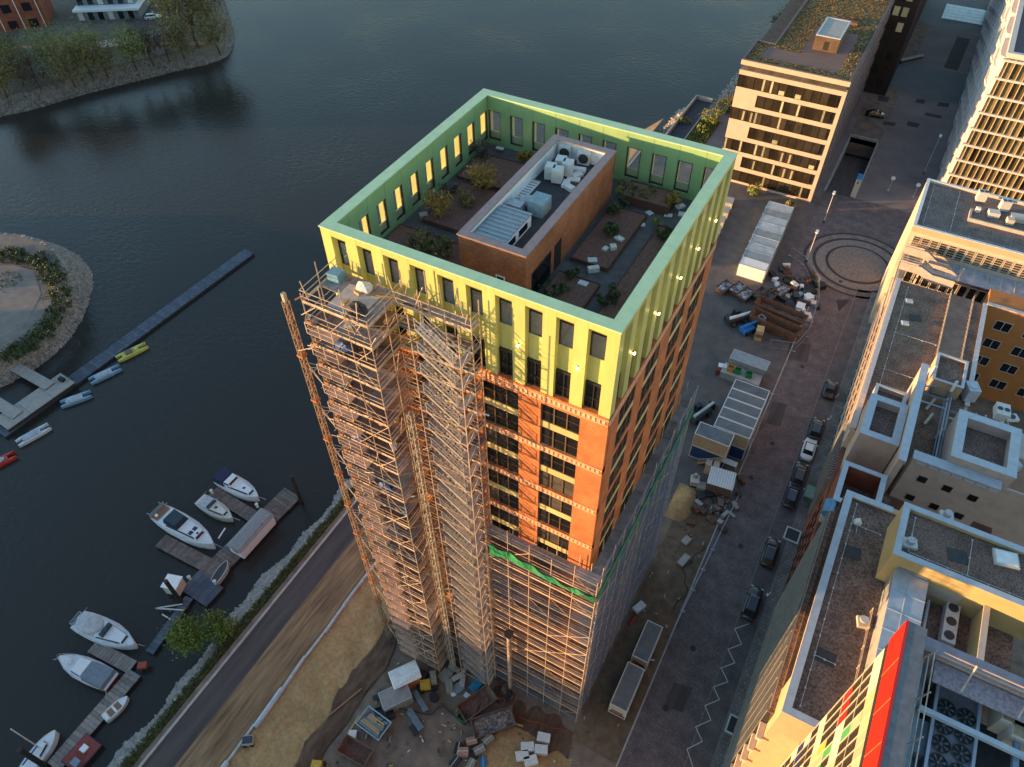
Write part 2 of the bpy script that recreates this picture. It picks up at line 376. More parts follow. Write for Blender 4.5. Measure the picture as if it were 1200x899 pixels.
s = MB(); s.prism([(CX+5.3*math.cos(2*math.pi*i/48), CY+5.3*math.sin(2*math.pi*i/48)) for i in range(48)], .0, .10); struct(s.build('roundabout_island', mat('island_setts', (.19, .155, .135), .9, scale=2.5, var=.35)))
s = MB(); s.prism([at(980, 352)[:2], at(996, 351)[:2], at(983, 365)[:2]], 0, .08); struct(s.build('traffic_island', m_ring))
# plaza
sheet('plaza', rect(7.7, 121.2, 40, 300), .010, m_plaza)
sheet('plaza', [(-32, 118), (.9, 118), (.9, 300), (-28.4, 300), (-28.4, 146.9), (-32, 146.9)], .010, m_plaza)
sheet('plaza_dark_band', rect(-9, 174, 30, 192), .016, m_plaza2)
sheet('plaza_dark_band', rect(-9, 220, 40, 300), .016, m_plaza2)
sheet('lawn', rect(22, 241, 40, 262), .03, m_grass)
sheet('plaza_slab', [at(*p)[:2] for p in ((1122, 43), (1137, 46), (1122, 83), (1106, 79))], .022, m_ring)
for q in (((1075,116),(1085,117),(1083,122),(1072,120)), ((1100,120),(1113,121),(1111,126),(1098,124)), ((1030,112),(1043,114),(1040,120),(1028,118)), ((1064,142),(1078,145),(1075,150),(1062,147)), ((1036,142),(1050,144),(1048,148),(1034,146)), ((1085,132),(1104,136),(1102,139),(1083,135))):
    sheet('plaza_patch', [at(*p)[:2] for p in q], .018, m_ring)
# ------------------------------------------------------------------ the tower
TW = 21.7; TH = 60.0; GZ = 52.35; TZ = 55.7
m_brick = brickmat('orange_brick', (.50, .14, .038), (.35, .088, .025), (.38, .18, .085), .25, .085, False, .012)
m_brickd = brickmat('penthouse_brick', (.52, .15, .052), (.32, .09, .036), (.26, .10, .05), .25, .085, False, .012)
m_band = mat('pale_brick_course', (.55, .30, .17), .85, scale=5, rgb2=(.72, .48, .33), detail=8)
m_green = mat('green_cladding_sunlit', (.44, .46, .17), .38, scale=1.4, var=.12, randv=.07, stretch=(2.5, 2.5, .25), detail=6, spec=.5)  # green cladding with the sun's yellow mixed into its colour
m_greeni = mat('green_cladding_shaded', (.25, .40, .18), .45, scale=.6, var=.08, detail=6)  # same cladding, coloured greener and darker as it looks in shade
m_mint = mat('mint_coping', (.40, .58, .36), .42, scale=1.2, var=.09, detail=8)
m_frame = mat('dark_window_frame', (.022, .021, .021), .5, scale=4)
m_frame2 = mat('bronze_window_frame', (.13, .08, .045), .5, scale=4)
m_glass = glassmat('dark_glass', (.012, .013, .016), .05, .45); m_glass2 = glassmat('hazy_glass', (.055, .05, .045), .25, .4)
m_interior = mat('tower_core', (.05, .045, .04), .9, scale=.8, var=.5)
m_deck = mat('roof_pavers', (.085, .08, .085), .8, scale=1.4, var=.3)
m_gravel = mat('roof_gravel', (.055, .032, .026), .95, scale=5.5, rgb2=(.29, .185, .145), detail=12, bump=.5, bscale=30, big=.3, contrast=(.34, .70))

tower = thing('apartment_tower', 'square brick tower with green cladded top floors wrapped in scaffolding', 'tower', (-TW/2, TW/2, 0))
TL = Vector(tower.location)
SIDES = {'front': (Vector((-TW, 0, 0)), 0.0), 'right': (Vector((0, 0, 0)), math.pi/2), 'back': (Vector((0, TW, 0)), math.pi), 'left': (Vector((-TW, TW, 0)), 1.5*math.pi)}
def side_inst(name, me, side, u, z=0.0, parent=None):
    o, rz = SIDES[side]; p = o+Matrix.Rotation(rz, 3, 'Z') @ Vector((u, 0, 0))
    return inst(name, me, tower, (p.x-TL.x, p.y-TL.y, z), rz)
m_pane = mat('terrace_glass', (.02, .025, .025), .03, scale=1, var=.1, spec=.5)
mm = m_pane.node_tree; pb = mm.nodes['Principled BSDF']; pb.inputs['Transmission Weight'].default_value = .92; pb.inputs['IOR'].default_value = 1.02
for lk in list(pb.inputs['Base Color'].links): mm.links.remove(lk)
pb.inputs['Base Color'].default_value = (.92, .94, .92, 1)
# shared pieces in side space: x along the wall, y inward
HW = .59
e_pier = meshmat(MB().box(-.46+.006, 0, GZ, .46-.006, .6, 56.14), 'cladding_pier', m_green); e_pieru = meshmat(MB().box(-.46+.006, 0, 56.165, .46-.006, .6, TH-.008), 'cladding_pier', m_green); e_joint = meshmat(MB().box(-.44, .03, 56.14, .44, .6, 56.165), 'joint', m_frame)
e_piercf = meshmat(MB().box(0, 0, GZ, .81-.006, .6, TH-.008), 'corner_cladding_front', m_green)
e_piercr = meshmat(MB().box(.6, 0, GZ, .81-.006, .6, TH-.008), 'corner_cladding', m_green)
def mirror(mb):
    mb.v = [(-p[0], p[1], p[2]) for p in mb.v]; mb.f = [f[::-1] for f in mb.f]; return mb
e_piercf2 = meshmat(mirror(MB().box(0, 0, GZ, .81-.006, .6, TH-.008)), 'corner_cladding_front', m_green)
e_piercr2 = meshmat(mirror(MB().box(.6, 0, GZ, .81-.006, .6, TH-.008)), 'corner_cladding', m_green)
h = MB(); P = [(0, TH-.01), (0, 59.5), (.6, 58.8), (.6, TH-.01)]
h.v = [(-HW, p[0]+.004, p[1]) for p in P]+[(HW, p[0]+.004, p[1]) for p in P]
h.f = [(0,1,2,3)[::-1], (4,5,6,7)]+[(i, (i+1) % 4, 4+(i+1) % 4, 4+i)[::1] for i in range(4)]
e_head = meshmat(h, 'head_panel', m_green)
e_span = meshmat(MB().box(-HW, .46, 54.7, HW, .52, 56.85), 'spandrel_panel', m_green)
w_ = MB(); w_.box(-HW, .52, 56.16, -HW+.07, .70, 58.79); w_.box(HW-.07, .52, 56.16, HW, .70, 58.79); w_.box(-HW+.07, .52, 58.71, HW-.07, .70, 58.79); w_.box(-HW+.07, .52, 56.16, HW-.07, .70, 56.24)
e_twin = meshmat(w_, 'terrace_window', m_frame)
e_tpane = meshmat(MB().box(-HW+.07, .60, 56.24, HW-.07, .615, 58.71), 'terrace_pane', m_pane)
w_ = MB(); w_.box(-HW, .30, GZ, -HW+.08, .5, 54.7); w_.box(HW-.08, .30, GZ, HW, .5, 54.7); w_.box(-HW+.08, .30, 54.55, HW-.08, .5, 54.7); w_.box(-HW+.08, .28, GZ+.0, HW-.08, .5, GZ+.09); w_.box(-.03, .32, GZ+.09, .03, .44, 54.55); w_.box(-HW+.08, .26, GZ+.95, HW-.08, .3, GZ+1.0)
e_lwin = meshmat(w_, 'lower_window', m_frame)
e_lpane = meshmat(MB().box(-HW+.08, .42, GZ+.09, HW-.08, .44, 54.55), 'lower_pane', m_glass)
e_ipier = meshmat(MB().box(-.46+.012, .602, TZ, .46-.012, .78, TH-.01), 'inner_panel', m_greeni)
e_iapron = meshmat(MB().box(-HW, .602, TZ, HW, .77, 56.155), 'inner_apron', m_greeni)
e_ihead = meshmat(MB().box(-HW, .602, 58.795, HW, .77, TH-.01), 'inner_head', m_greeni)
e_icorn = meshmat(MB().box(.602, .602, TZ, .81-.012, .78, TH-.01), 'inner_corner', m_greeni)
e_icorn2 = meshmat(mirror(MB().box(.602, .602, TZ, .81-.012, .78, TH-.01)), 'inner_corner', m_greeni)
UC = [1.4+2.1*k for k in range(10)]
for side in SIDES:
    fb = side in ('front', 'back')
    side_inst('cladding_panel', e_piercf if fb else e_piercr, side, 0); side_inst('cladding_panel', e_piercf2 if fb else e_piercr2, side, TW)
    if fb:
        side_inst('inner_panel', e_icorn, side, 0); side_inst('inner_panel', e_icorn2, side, TW)
    for k, u in enumerate(UC):
        if k:
            side_inst('cladding_panel', e_pier, side, u-1.05); side_inst('cladding_panel', e_pieru, side, u-1.05); side_inst('panel_joint', e_joint, side, u-1.05)
            side_inst('inner_panel', e_ipier, side, u-1.05)
        side_inst('head_panel', e_head, side, u); side_inst('spandrel_panel', e_span, side, u)
        wn = side_inst('terrace_window', e_twin, side, u); inst('pane', e_tpane, wn, (0, 0, 0))
        side_inst('inner_apron', e_iapron, side, u); side_inst('inner_panel', e_ihead, side, u)
        if side in ('front', 'right'):
            wn = side_inst('window', e_lwin, side, u); inst('pane', e_lpane, wn, (0, 0, 0))
c = MB()
for (x0, y0, x1, y1) in ((-TW-.06, -.06, .06, .8), (-TW-.06, TW-.8, .06, TW+.06), (-TW-.06, .8, -TW+.8, TW-.8), (-.8, .8, .06, TW-.8)):
    c.box(x0, y0, TH-.004, x1, y1, TH+.09)
c.build('coping', m_mint, tower)
MB().box(-TW+.61, .61, 55.2, -.61, TW-.61, TZ).build('roof_deck', m_deck, tower)
MB().box(-TW+.62, .62, 0, -.62, TW-.62, 55.2).build('core', m_interior, tower)
# brick storeys
BAYS = [(2.0, 4.95), (6.7, 9.65), (12.05, 15.0), (16.75, 19.7)]
PIERS = [(0, 2.0), (4.95, 6.7), (9.65, 12.05), (15.0, 16.75), (19.7, TW)]
W = 2.95
def bay_window(hh):
    f = MB()
    f.box(0, .13, 0, .07, .40, hh); f.box(W-.07, .13, 0, W, .40, hh); f.box(.07, .13, hh-.07, W-.07, .40, hh); f.box(.07, .11, 0, W-.07, .40, .07)
    f.box(W/3-.045, .10, .07, W/3+.045, .38, hh-.07); f.box(2*W/3-.045, .10, .07, 2*W/3+.045, .38, hh-.07)
    f.box(.07, .12, .98, W-.07, .14, 1.005)
    return f
e_bw = meshmat(bay_window(1.95), 'bay_window', m_frame2)
e_bp = [meshmat(MB().box(a, .17, .07, b_, .19, 1.88), 'bay_pane', m_glass) for a, b_ in ((.07, W/3-.05), (W/3+.05, 2*W/3-.05), (2*W/3+.05, W-.07))]
RW = random.Random(15)
e_bp2 = [meshmat(MB().box(a, .17, .07, b_, .19, 1.88), 'bay_pane', m_glass2) for a, b_ in ((.07, W/3-.05), (W/3+.05, 2*W/3-.05), (2*W/3+.05, W-.07))]
e_bs = meshmat(MB().box(0, .095, 0, W, .40, .65), 'bay_spandrel', mat('cream_yellow_spandrel', (.52, .43, .20), .45, scale=1.5, var=.1, randv=.08))
dn = MB(); u = .03
while u < TW-.1:
    dn.box(u, -.075, .12, u+.20, .02, .50); u += .36
dn.box(0, -.07, .53, TW, .0, .60); dn.box(0, -.07, .02, TW, .0, .08)
e_dn = meshmat(dn, 'dentil_course', m_band)
for side in ('front', 'right'):
    for (a, b_) in PIERS:
        a2, b2 = (max(a, .4) if side == 'right' else a), (min(b_, TW-.4) if side == 'right' else b_)
        side_inst('brick_pier', meshmat(MB().box(a2, 0, 0, b2, .52, GZ-.004), 'brick_pier', m_brick), side, 0)
    bd = MB().box(0 if side == 'front' else .45, -.045 if side == 'front' else -.03, 0, TW if side == 'front' else TW-.45, .42, .65); e_bd = meshmat(bd, 'brick_band', m_brick)
    low = MB(); lowg = MB()
    side_inst('brick_band', meshmat(MB().box(0 if side == 'front' else .45, -.045, 51.3, TW, .42, GZ-.006), 'top_band', m_brick), side, 0)
    side_inst('dentil_course', e_dn, side, 0, 51.55)
    for k in range(10):
        zt = 51.3-5.2*k
        if k < 9:
            side_inst('brick_band', e_bd, side, 0, zt-5.2)
            if side == 'front': side_inst('dentil_course', e_dn, side, 0, zt-5.2)
        for (a, b_) in BAYS:
            if zt-1.95 > 33 or (zt > 33):
                sh_ = .11 if side == 'right' else 0
                for zz_ in (zt-1.95, zt-4.55):
                    wn = side_inst('window', e_bw, side, a, zz_); wn.location.x += sh_
                    for e, e2 in zip(e_bp, e_bp2): inst('pane', e2 if RW.random() < .16 else e, wn, (0, 0, 0))
                side_inst('spandrel_panel', e_bs, side, a, zt-2.6).location.x += sh_*.8
            else:
                for zz_ in (zt-1.95, zt-4.55):
                    if zz_ < 0: continue
                    f = bay_window(1.95); low.add([(p[0]+a, p[1], p[2]+zz_) for p in f.v], f.f)
                    for x0, x1 in ((.07, W/3-.05), (W/3+.05, 2*W/3-.05), (2*W/3+.05, W-.07)): lowg.box(a+x0, .17, zz_+.07, a+x1, .19, zz_+1.88)
                if zt-2.6 > 0: low.box(a, .06, zt-2.6, a+W, .40, zt-1.95)
    o = side_inst('lower_window_frames', meshmat(low, 'lower_window_frames', m_frame2), side, 0); o['kind'] = 'stuff'
    o = side_inst('lower_window_panes', meshmat(lowg, 'lower_window_panes', m_glass), side, 0); o['kind'] = 'stuff'
for side in ('back', 'left'):
    side_inst('brick_wall', meshmat(MB().box(.4 if side == 'left' else 0, 0, 0, TW-(.4 if side == 'left' else 0), .51, GZ-.004), 'brick_wall', m_brick), side, 0)
# penthouse
PX0, PX1, PY0, PY1, PT = -13.2, -8.15, 3.75, 18.0, 59.95
pw = MB(); pw.ring(PX0, PY0, PX1, PY1, .38, TZ, PT-.1)
pw.build('penthouse_wall', m_brickd, tower)
m_pcop = mat('penthouse_coping_metal', (.20, .165, .175), .45, scale=2, var=.15)
MB().ring(PX0-.08, PY0-.08, PX1+.08, PY1+.08, .62, PT-.098, PT).build('penthouse_coping', m_pcop, tower)
pc = MB(); pc.ring(PX0+.38, PY0+.38, PX1-.38, PY1-.38, .10, 58.6, PT-.1); pc.build('penthouse_inner_lining', m_white, tower)
MB().box(PX0+.38, PY0+.38, 58.3, PX1-.38, PY1-.38, 58.6).build('penthouse_roof', mat('bitumen_roof', (.035, .036, .04), .8, scale=1.5, var=.35), tower)
dm = MB(); dm.box(PX1-.02, 8.0, TZ, PX1+.05, 9.0, 57.9); dm.build('terrace_door', m_frame, tower)
dm = MB(); dm.box(PX1-.02, 4.6, TZ, PX1+.05, 7.4, 57.9); g_ = dm.build('terrace_door', m_frame, tower); MB().box(PX1+.052, 4.7, TZ+.1, PX1+.07, 7.3, 57.8).build('pane', m_glass, tower)
MB().box(-10.4, PY0-.05, 56.0, -9.7, PY0+.02, 57.6).build('service_window', m_white, tower); MB().box(-10.3, PY0-.06, 56.1, -9.8, PY0-.052, 57.5).build('service_pane', m_glass, tower)

# ---------------- things on the penthouse roof
m_ac = mat('air_unit_casing', (.52, .52, .50), .55, scale=3, var=.12)
m_acd = mat('air_unit_grille', (.03, .03, .032), .6, scale=4)
def ac_unit(loc, rz, label, wdt=.95, dep=.4, hgt=1.3, fans=2, group='air units on the penthouse roof', top=False):
    t = thing('air_unit', label, 'air unit', loc, rz, group)
    b_ = MB().box(-wdt/2, -dep/2, .1, wdt/2, dep/2, hgt); b_.build('casing', m_ac, t, True)
    ft = MB().box(-wdt/2+.08, -dep/2, 0, -wdt/2+.16, dep/2, .1).box(wdt/2-.16, -dep/2, 0, wdt/2-.08, dep/2, .1); ft.build('foot', m_dark, t, True)
    for k in range(fans):
        g = MB()
        if top:
            cx = (k-(fans-1)/2)*wdt/fans; g.tube((cx, 0, hgt-.01), (cx, 0, hgt+.03), min(dep, wdt/fans)*.42, 14)
        else:
            cz = .1+(hgt-.1)*(k+.5)/fans; g.tube((0, -dep/2-.02, cz), (0, -dep/2+.01, cz), min(wdt, (hgt-.1)/fans)*.42, 14)
        g.build('fan', m_acd, t, True)
    return t
rz_names = ['white air unit at the back wall of the penthouse roof, left of two', 'white air unit at the back wall of the penthouse roof, right of two',
 'slim white air unit standing nearest the left parapet of penthouse roof', 'slim white air unit second from the left parapet of penthouse roof', 'slim white air unit in the middle of the penthouse roof group', 'slim white air unit closest to right parapet of penthouse roof']
for i, (p, rz) in enumerate((((662, 181), .15), ((684, 188), .15), ((645, 204), .2), ((653, 208), .2), ((657, 196), .2), ((665, 200), .2))):
    ac_unit(at(p[0], p[1]+5, 58.6), rz+(math.pi if i > 1 else 0), rz_names[i], .95 if i < 2 else .75, .5 if i < 2 else .8, 1.15, 1 if i < 2 else 1)
sk = thing('skylight_box', 'long white roof light box with grey ribbed lid on the penthouse', 'skylight', (-11.9, 6.2, 58.6))
MB().box(-12.5, 4.5, 58.6, -10.2, 8.4, 59.55).build('upstand', m_white, sk)
e = MB().box(-.115, -2.02, 0, .115, 2.02, .05); mrib = mat('ribbed_metal', (.33, .36, .38), .4, scale=3, var=.15, metal=.5)
MB().box(-12.56, 4.44, 59.55, -10.14, 8.46, 59.60).build('lid', mrib, sk)
er = meshmat(MB().box(-1.18, -.04, 0, 1.18, .04, .07), 'lid_rib', m_steel)
for k in range(9): inst('lid_rib', er, sk, (-11.35-sk.location.x, 4.7+.44*k-sk.location.y, 59.60-58.6))
for k in range(2): MB().box(-10.2, 4.9+1.7*k, 58.8, -10.17, 6.1+1.7*k, 59.3).build('side_window', m_glass, sk)
dk = thing('ventilation_duct', 'silver ventilation duct bend beside the penthouse roof light', 'duct', (-11.5, 9.6, 58.6))
MB().box(-12.4, 8.8, 58.6, -11.3, 9.6, 59.5).build('duct_box', m_steel, dk); MB().tube((-11.8, 9.7, 59.2), (-11.0, 10.4, 59.2), .42, 12).build('duct_pipe', m_steel, dk)
MB().box(-11.1, 9.5, 58.6, -9.9, 10.9, 59.7).build('duct_unit', mat('blue_grey_unit', (.22, .30, .33), .5, scale=2), dk)
lg = thing('louvre_strip', 'pale slatted walkway strip along left parapet of the penthouse roof', 'walkway', (-12.45, 11.2, 58.6))
MB().box(-12.75, 8.9, 58.6, -12.1, 13.5, 58.72).build('tray', m_white, lg)
er = meshmat(MB().box(-.3, -.05, 0, .3, .05, .05), 'slat', mrib)
for k in range(14): inst('slat', er, lg, (0, -2.1+.33*k, .12))
m_card = mat('white_sheet', (.6, .62, .62), .6, scale=4, var=.12)
def flatbox(p, z, d, rz, m, label, cat='board', group=None, name='loose_board'):
    c_ = Vector((p[0], p[1], z)); o = MB().obox((0, 0, d[2]/2), d, 0).build(name, m); o.location = c_; o.rotation_euler = (0, 0, rz)
    return tag(o, label, cat, group)
for i, (px, py, dx, dy, rz) in enumerate(((672, 211, 1.0, .5, .3), (676, 206, .8, .6, 1.0), (663, 217, .5, .9, .2), (668, 222, .5, .6, 1.2), (678, 201, 1.1, .4, .2))):
    flatbox(at(px, py, 58.6), 58.6+.0, (dx, dy, .12+.05*i), rz, m_card, ['white sheet lying by penthouse air units, largest of the heap', 'white sheet lying askew behind the heap by the air units', 'white sheet propped at near end of penthouse heap', 'small white sheet at the near right edge of penthouse heap', 'narrow white board at far end of the penthouse heap'][i], group='loose white sheets on the penthouse roof')

# ---------------- roof terrace beds
m_corten = mat('corten_edging', (.075, .032, .022), .85, scale=3, rgb2=(.15, .065, .04))
m_mulch = mat('bark_mulch', (.095, .044, .034), .95, scale=5, rgb2=(.23, .12, .09), detail=10, bump=.5, bscale=25)
def bed(x0, y0, x1, y1, hgt, label):
    t = thing('planting_bed', label, 'planting bed', ((x0+x1)/2, (y0+y1)/2, TZ), 0, 'planting beds on the roof terrace')
    MB().ring(x0, y0, x1, y1, .06, TZ, TZ+hgt).build('edging', m_corten, t); MB().box(x0+.06, y0+.06, TZ, x1-.06, y1-.06, TZ+hgt-.07).build('soil', m_mulch, t)
    return t
bed(-20.7, 1.3, -14.0, 7.2, .35, 'dark mulch bed with shrubs beside the left terrace windows, nearest the front')
bed(-19.6, 8.4, -14.0, 14.3, .40, 'dark mulch bed in middle of the left terrace strip')
bed(-20.5, 14.9, -14.0, 19.0, .30, 'dark mulch bed at the far left end of the terrace')
bed(-15.6, 18.9, -12.0, 20.6, .45, 'small raised rust edged bed behind the penthouse at far wall')
bed(-7.4, 18.0, -3.4, 20.3, .75, 'tall raised rust edged bed against the far terrace wall')
bed(-7.6, 9.6, -4.7, 17.0, .35, 'long mulch bed beside the penthouse brick wall on its right')
bed(-7.7, 1.4, -4.5, 7.9, .35, 'mulch bed at the front right of the penthouse')
bed(-3.5, 1.0, -.9, 16.4, .25, 'long mulch bed running along right parapet of the terrace')
bed(-12.6, 1.2, -8.6, 3.0, .35, 'mulch bed squeezed between penthouse and front parapet')
m_bag = mat('white_bag', (.62, .62, .60), .7, scale=5, var=.15)
bx = [((683, 336), .9, .6, .5), ((695, 318), 1.1, .5, .55), ((709, 296), .6, .5, .6), ((718, 295), .6, .6, .8), ((725, 284), .6, .9, .6), ((694, 308), .9, .7, .4), ((746, 254), .7, .5, .3), ((750, 264), 1.0, .5, .12), ((761, 250), .6, .7, .1), ((783, 253), .8, .5, .15), ((797, 243), 1.0, .6, .2), ((800, 252), .9, .7, .15), ((722, 205), 1.1, .7, .7), ((586, 178), .9, .4, .12), ((497, 256), .8, .7, .6), ((515, 240), .6, .5, .4)]
wd = ['white crate by front right bed', 'low white box on the terrace path beyond the front right bed', 'white sack standing left of the sack pair on terrace path', 'tall white sack right of the pair on terrace path', 'white box behind the sack pair on terrace path', 'white box with red print near the penthouse door', 'square white slab by the long mulch bed', 'flat white sheet on the terrace path', 'white slab lying furthest up the terrace path', 'white sheet left of the right parapet heap', 'white block at top of the right parapet heap', 'white sheet nearest the right parapet', 'crumpled white bag at penthouse far corner', 'white rag on the far left terrace bed', 'grey planter box on the left terrace path', 'grey slab on the left terrace path beyond planter box']
for i, (p, dx, dy, dz) in enumerate(bx):
    flatbox(at(p[0], p[1], TZ), TZ+.004 if i not in (13,) else TZ+.3, (dx*.75, dy*.75, dz*.7), (i*.7) % 1.5, m_bag if i < 14 else m_conc, wd[i], 'package', 'loose packages on the roof terrace', 'package')

# ---------------- wall lamps (lit in the photograph)
m_lamp = mat('lamp_glow', (.9, .7, .3), .4, emit=(1, .72, .28), estr=3.5)
def wall_lamp(p, nx, ny, label):
    t = thing('wall_lamp', label, 'lamp', p, 0, 'lit wall lamps on the green cladding')
    x, y, z = p
    MB().box(x-.05, y-.05, z-.12, x+.05, y+.05, z+.12).build('bracket', m_frame, t)
    MB().box(x+nx*.06-.07, y+ny*.06-.07, z-.06, x+nx*.06+.07, y+ny*.06+.07, z+.06).build('lamp_head', m_lamp, t)
    ld = bpy.data.lights.new('lamp_light', 'POINT'); ld.energy = 1.1; ld.color = (1, .68, .25); ld.shadow_soft_size = .12
    lo = bpy.data.objects.new('lamp_light', ld); COL.objects.link(lo); lo.parent = t; lo.location = (nx*.4, ny*.4, 0)
for i, xx in enumerate((-2.45, -6.65, -10.85, -15.05)):
    wall_lamp((xx, -.05, 56.0), 0, -1, 'lit lamp on the sunlit green front cladding, ' + ('nearest the right corner', 'second from the right corner', 'just right of the scaffold stairs', 'behind the scaffold platform')[i])
for i, yy in enumerate((2.85, 7.05, 11.25, 15.0, 18.9)):
    wall_lamp((.05, yy, 55.9), 1, 0, 'lit lamp on the shaded right cladding, ' + ('nearest the front corner', 'second from the front corner', 'third from the front corner', 'fourth from the front corner', 'furthest from the front corner')[i])
# ------------------------------------------------------------------ scaffolding
m_tube = mat('scaffold_tube', (.34, .24, .17), .6, scale=1.6, var=.3, metal=0.0, rgb2=(.64, .50, .38))
m_tubeb = mat('scaffold_tube_blue_shade', (.16, .22, .30), .5, scale=1.2, metal=.3, rgb2=(.30, .29, .30), contrast=(.45, .55))  # blue tubes; also paints the skylit shade of the right scaffold
m_plank = mat('scaffold_deck', (.11, .068, .054), .85, scale=1.3, rgb2=(.29, .185, .145), detail=8, randv=.35)
m_plankg = mat('scaffold_deck_grey', (.20, .17, .165), .7, scale=1.3, rgb2=(.36, .31, .29), detail=8, randv=.25)
m_plankd = mat('scaffold_deck_shaded', (.10, .085, .08), .85, scale=1.3, rgb2=(.19, .165, .155), detail=8, randv=.35)  # darker deck copy, shade of the right scaffold put into the colour
m_net = mat('green_net', (.015, .22, .09), .8, scale=3, var=.4)
LEV = [1+2*k for k in range(29)]
def scaffold(name, label, x0, x1, y0, y1, nx, ny, levels, rails, topz, seed, inner_skip=None, lift=.0):
    """x0..x1 by y0..y1; nx, ny bays; rails = sides with guard rails, among 'f' (y0), 'b' (y1), 'l' (x0), 'r' (x1)"""
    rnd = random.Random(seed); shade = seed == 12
    t = thing(name, label, 'scaffold', ((x0+x1)/2, (y0+y1)/2, 0), 0, 'scaffolding around the tower')
    ox, oy = t.location.x, t.location.y
    xs = [x0+(x1-x0)*i/nx for i in range(nx+1)]; ys = [y0+(y1-y0)*i/ny for i in range(ny+1)]
    up = MB(); zt = topz+1.15
    me = meshmat(MB().tube((0, 0, 0), (0, 0, zt), .038, 6), 'standard', m_tube)
    for i, x in enumerate(xs):
        for j, y in enumerate(ys):
            if 0 < i < nx and 0 < j < ny: continue
            q = rnd.uniform(-.02, .03) if y < y1 else 0; o_ = inst('standard', me, t, (x-ox, y-oy, 0)); o_.scale = (1, 1, 1+q)
    bx_, by_ = (x1-x0)/nx, (y1-y0)/ny
    dk = MB()
    if bx_ >= by_:
        for q in range(3): dk.box(.03, by_*q/3+.015, -.045, bx_-.03, by_*(q+1)/3-.015, 0)
    else:
        for q in range(3): dk.box(bx_*q/3+.015, .03, -.045, bx_*(q+1)/3-.015, by_-.03, 0)
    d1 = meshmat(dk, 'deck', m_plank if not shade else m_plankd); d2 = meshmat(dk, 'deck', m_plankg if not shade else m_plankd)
    br = MB(); lv = 0
    for li, z in enumerate(levels):
        g = MB()
        for i in range(nx):
            for j in range(ny):
                if seed == 13 and z == levels[-1] and i == 0 and j == 0: continue
                if inner_skip and rnd.random() < inner_skip and z < levels[-1]: continue
                inst('deck', d2 if (rnd.random() < .3 or z == levels[-1]) else d1, t, (xs[i]-ox, ys[j]-oy, z))
        for sd in rails:
            if sd in 'fb':
                y = y0 if sd == 'f' else y1
                for hz in (.0, .5, 1.0): g.beam((x0, y, z+hz-(.05 if hz == 0 else 0)), (x1, y, z+hz-(.05 if hz == 0 else 0)), .042)
                g.box(x0, y-.015, z+.0, x1, y+.015, z+.16)
            else:
                x = x0 if sd == 'l' else x1
                for hz in (.0, .5, 1.0): g.beam((x, y0, z+hz-(.05 if hz == 0 else 0)), (x, y1, z+hz-(.05 if hz == 0 else 0)), .042)
                if not shade: g.box(x-.015, y0, z+.0, x+.015, y1, z+.16)
        for x in xs: g.beam((x, y0, z-.07), (x, y1, z-.07), .05)
        for y in ys[1:-1]: g.beam((x0, y, z-.07), (x1, y, z-.07), .05)
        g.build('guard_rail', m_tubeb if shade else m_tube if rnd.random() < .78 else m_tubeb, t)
        if li:
            zb = levels[li-1]
            for sd in rails:
                if sd in 'fb':
                    y = (y0 if sd == 'f' else y1)
                    for i in range(li % nx, nx, 3 if nx > 3 else 2):
                        a, c = (xs[i], xs[i+1]) if (li+i) % 2 else (xs[i+1], xs[i])
                        br.beam((a, y-.03, zb), (c, y-.03, z), .035)
                else:
                    x = (x0 if sd == 'l' else x1)
                    for j in range(li % 2, ny, 3 if ny > 3 else 2):
                        a, c = (ys[j], ys[j+1]) if (li+j) % 2 else (ys[j+1], ys[j])
                        br.beam((x+.03, a, zb), (x+.03, c, z), .035)
    o = br.build('diagonal_braces', m_tube, t); o['kind'] = 'stuff'
    return t
LOWL = [z for z in LEV if z <= 33]
sf = scaffold('facade_scaffold', 'sunlit steel scaffold across front brick facade, up to half the tower height', -9.2, 1.35, -1.3, -.32, 5, 1, LOWL, 'fr', 33, 11)
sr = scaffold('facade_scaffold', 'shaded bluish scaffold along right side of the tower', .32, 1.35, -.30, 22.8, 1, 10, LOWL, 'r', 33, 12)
st = scaffold('scaffold_tower', 'tall square scaffold tower at left front corner, topped by a loading platform', -20.6, -15.3, -4.1, -.32, 3, 2, LEV, 'flr', 57, 13, .04)
sb = scaffold('facade_scaffold', 'narrow scaffold walkway behind the stair tower reaching the green cladding', -15.2, -9.3, -1.3, -.32, 3, 1, LEV, 'fr', 57, 14, .1)
# stair tower
stair = thing('stair_tower', 'aluminium scaffold stair tower zigzagging down the front facade', 'stairs', (-11.2, -2.05, 0), 0, 'scaffolding around the tower')
f = MB(); a, c = (-1.4, 2.0), (1.3, 0.0)
for y in (-.72, .02):
    f.beam((a[0], y, a[1]), (c[0], y, c[1]), .06, .16)
    f.beam((a[0], y, a[1]+.95), (c[0], y, c[1]+.95), .045); f.beam((a[0], y, a[1]+.5), (c[0], y, c[1]+.5), .04)
    f.beam((a[0], y, a[1]), (a[0], y, a[1]+.95), .04); f.beam((c[0], y, c[1]), (c[0], y, c[1]+.95), .04)
for k in range(9):
    tt = (k+.5)/9; x = a[0]+(c[0]-a[0])*tt; z = a[1]+(c[1]-a[1])*tt; f.box(x-.13, -.70, z-.02, x+.13, .0, z+.02)
m_alu = mat('aluminium', (.50, .49, .50), .4, scale=3, var=.2, metal=.5)
fe = meshmat(f, 'stair_flight', m_alu)
ld = meshmat(MB().box(0, -.75, -.05, .62, .72, 0), 'landing', m_plankg); ld2 = meshmat(MB().box(-.45, -.75, -.05, 0, .72, 0), 'landing', m_plankg)
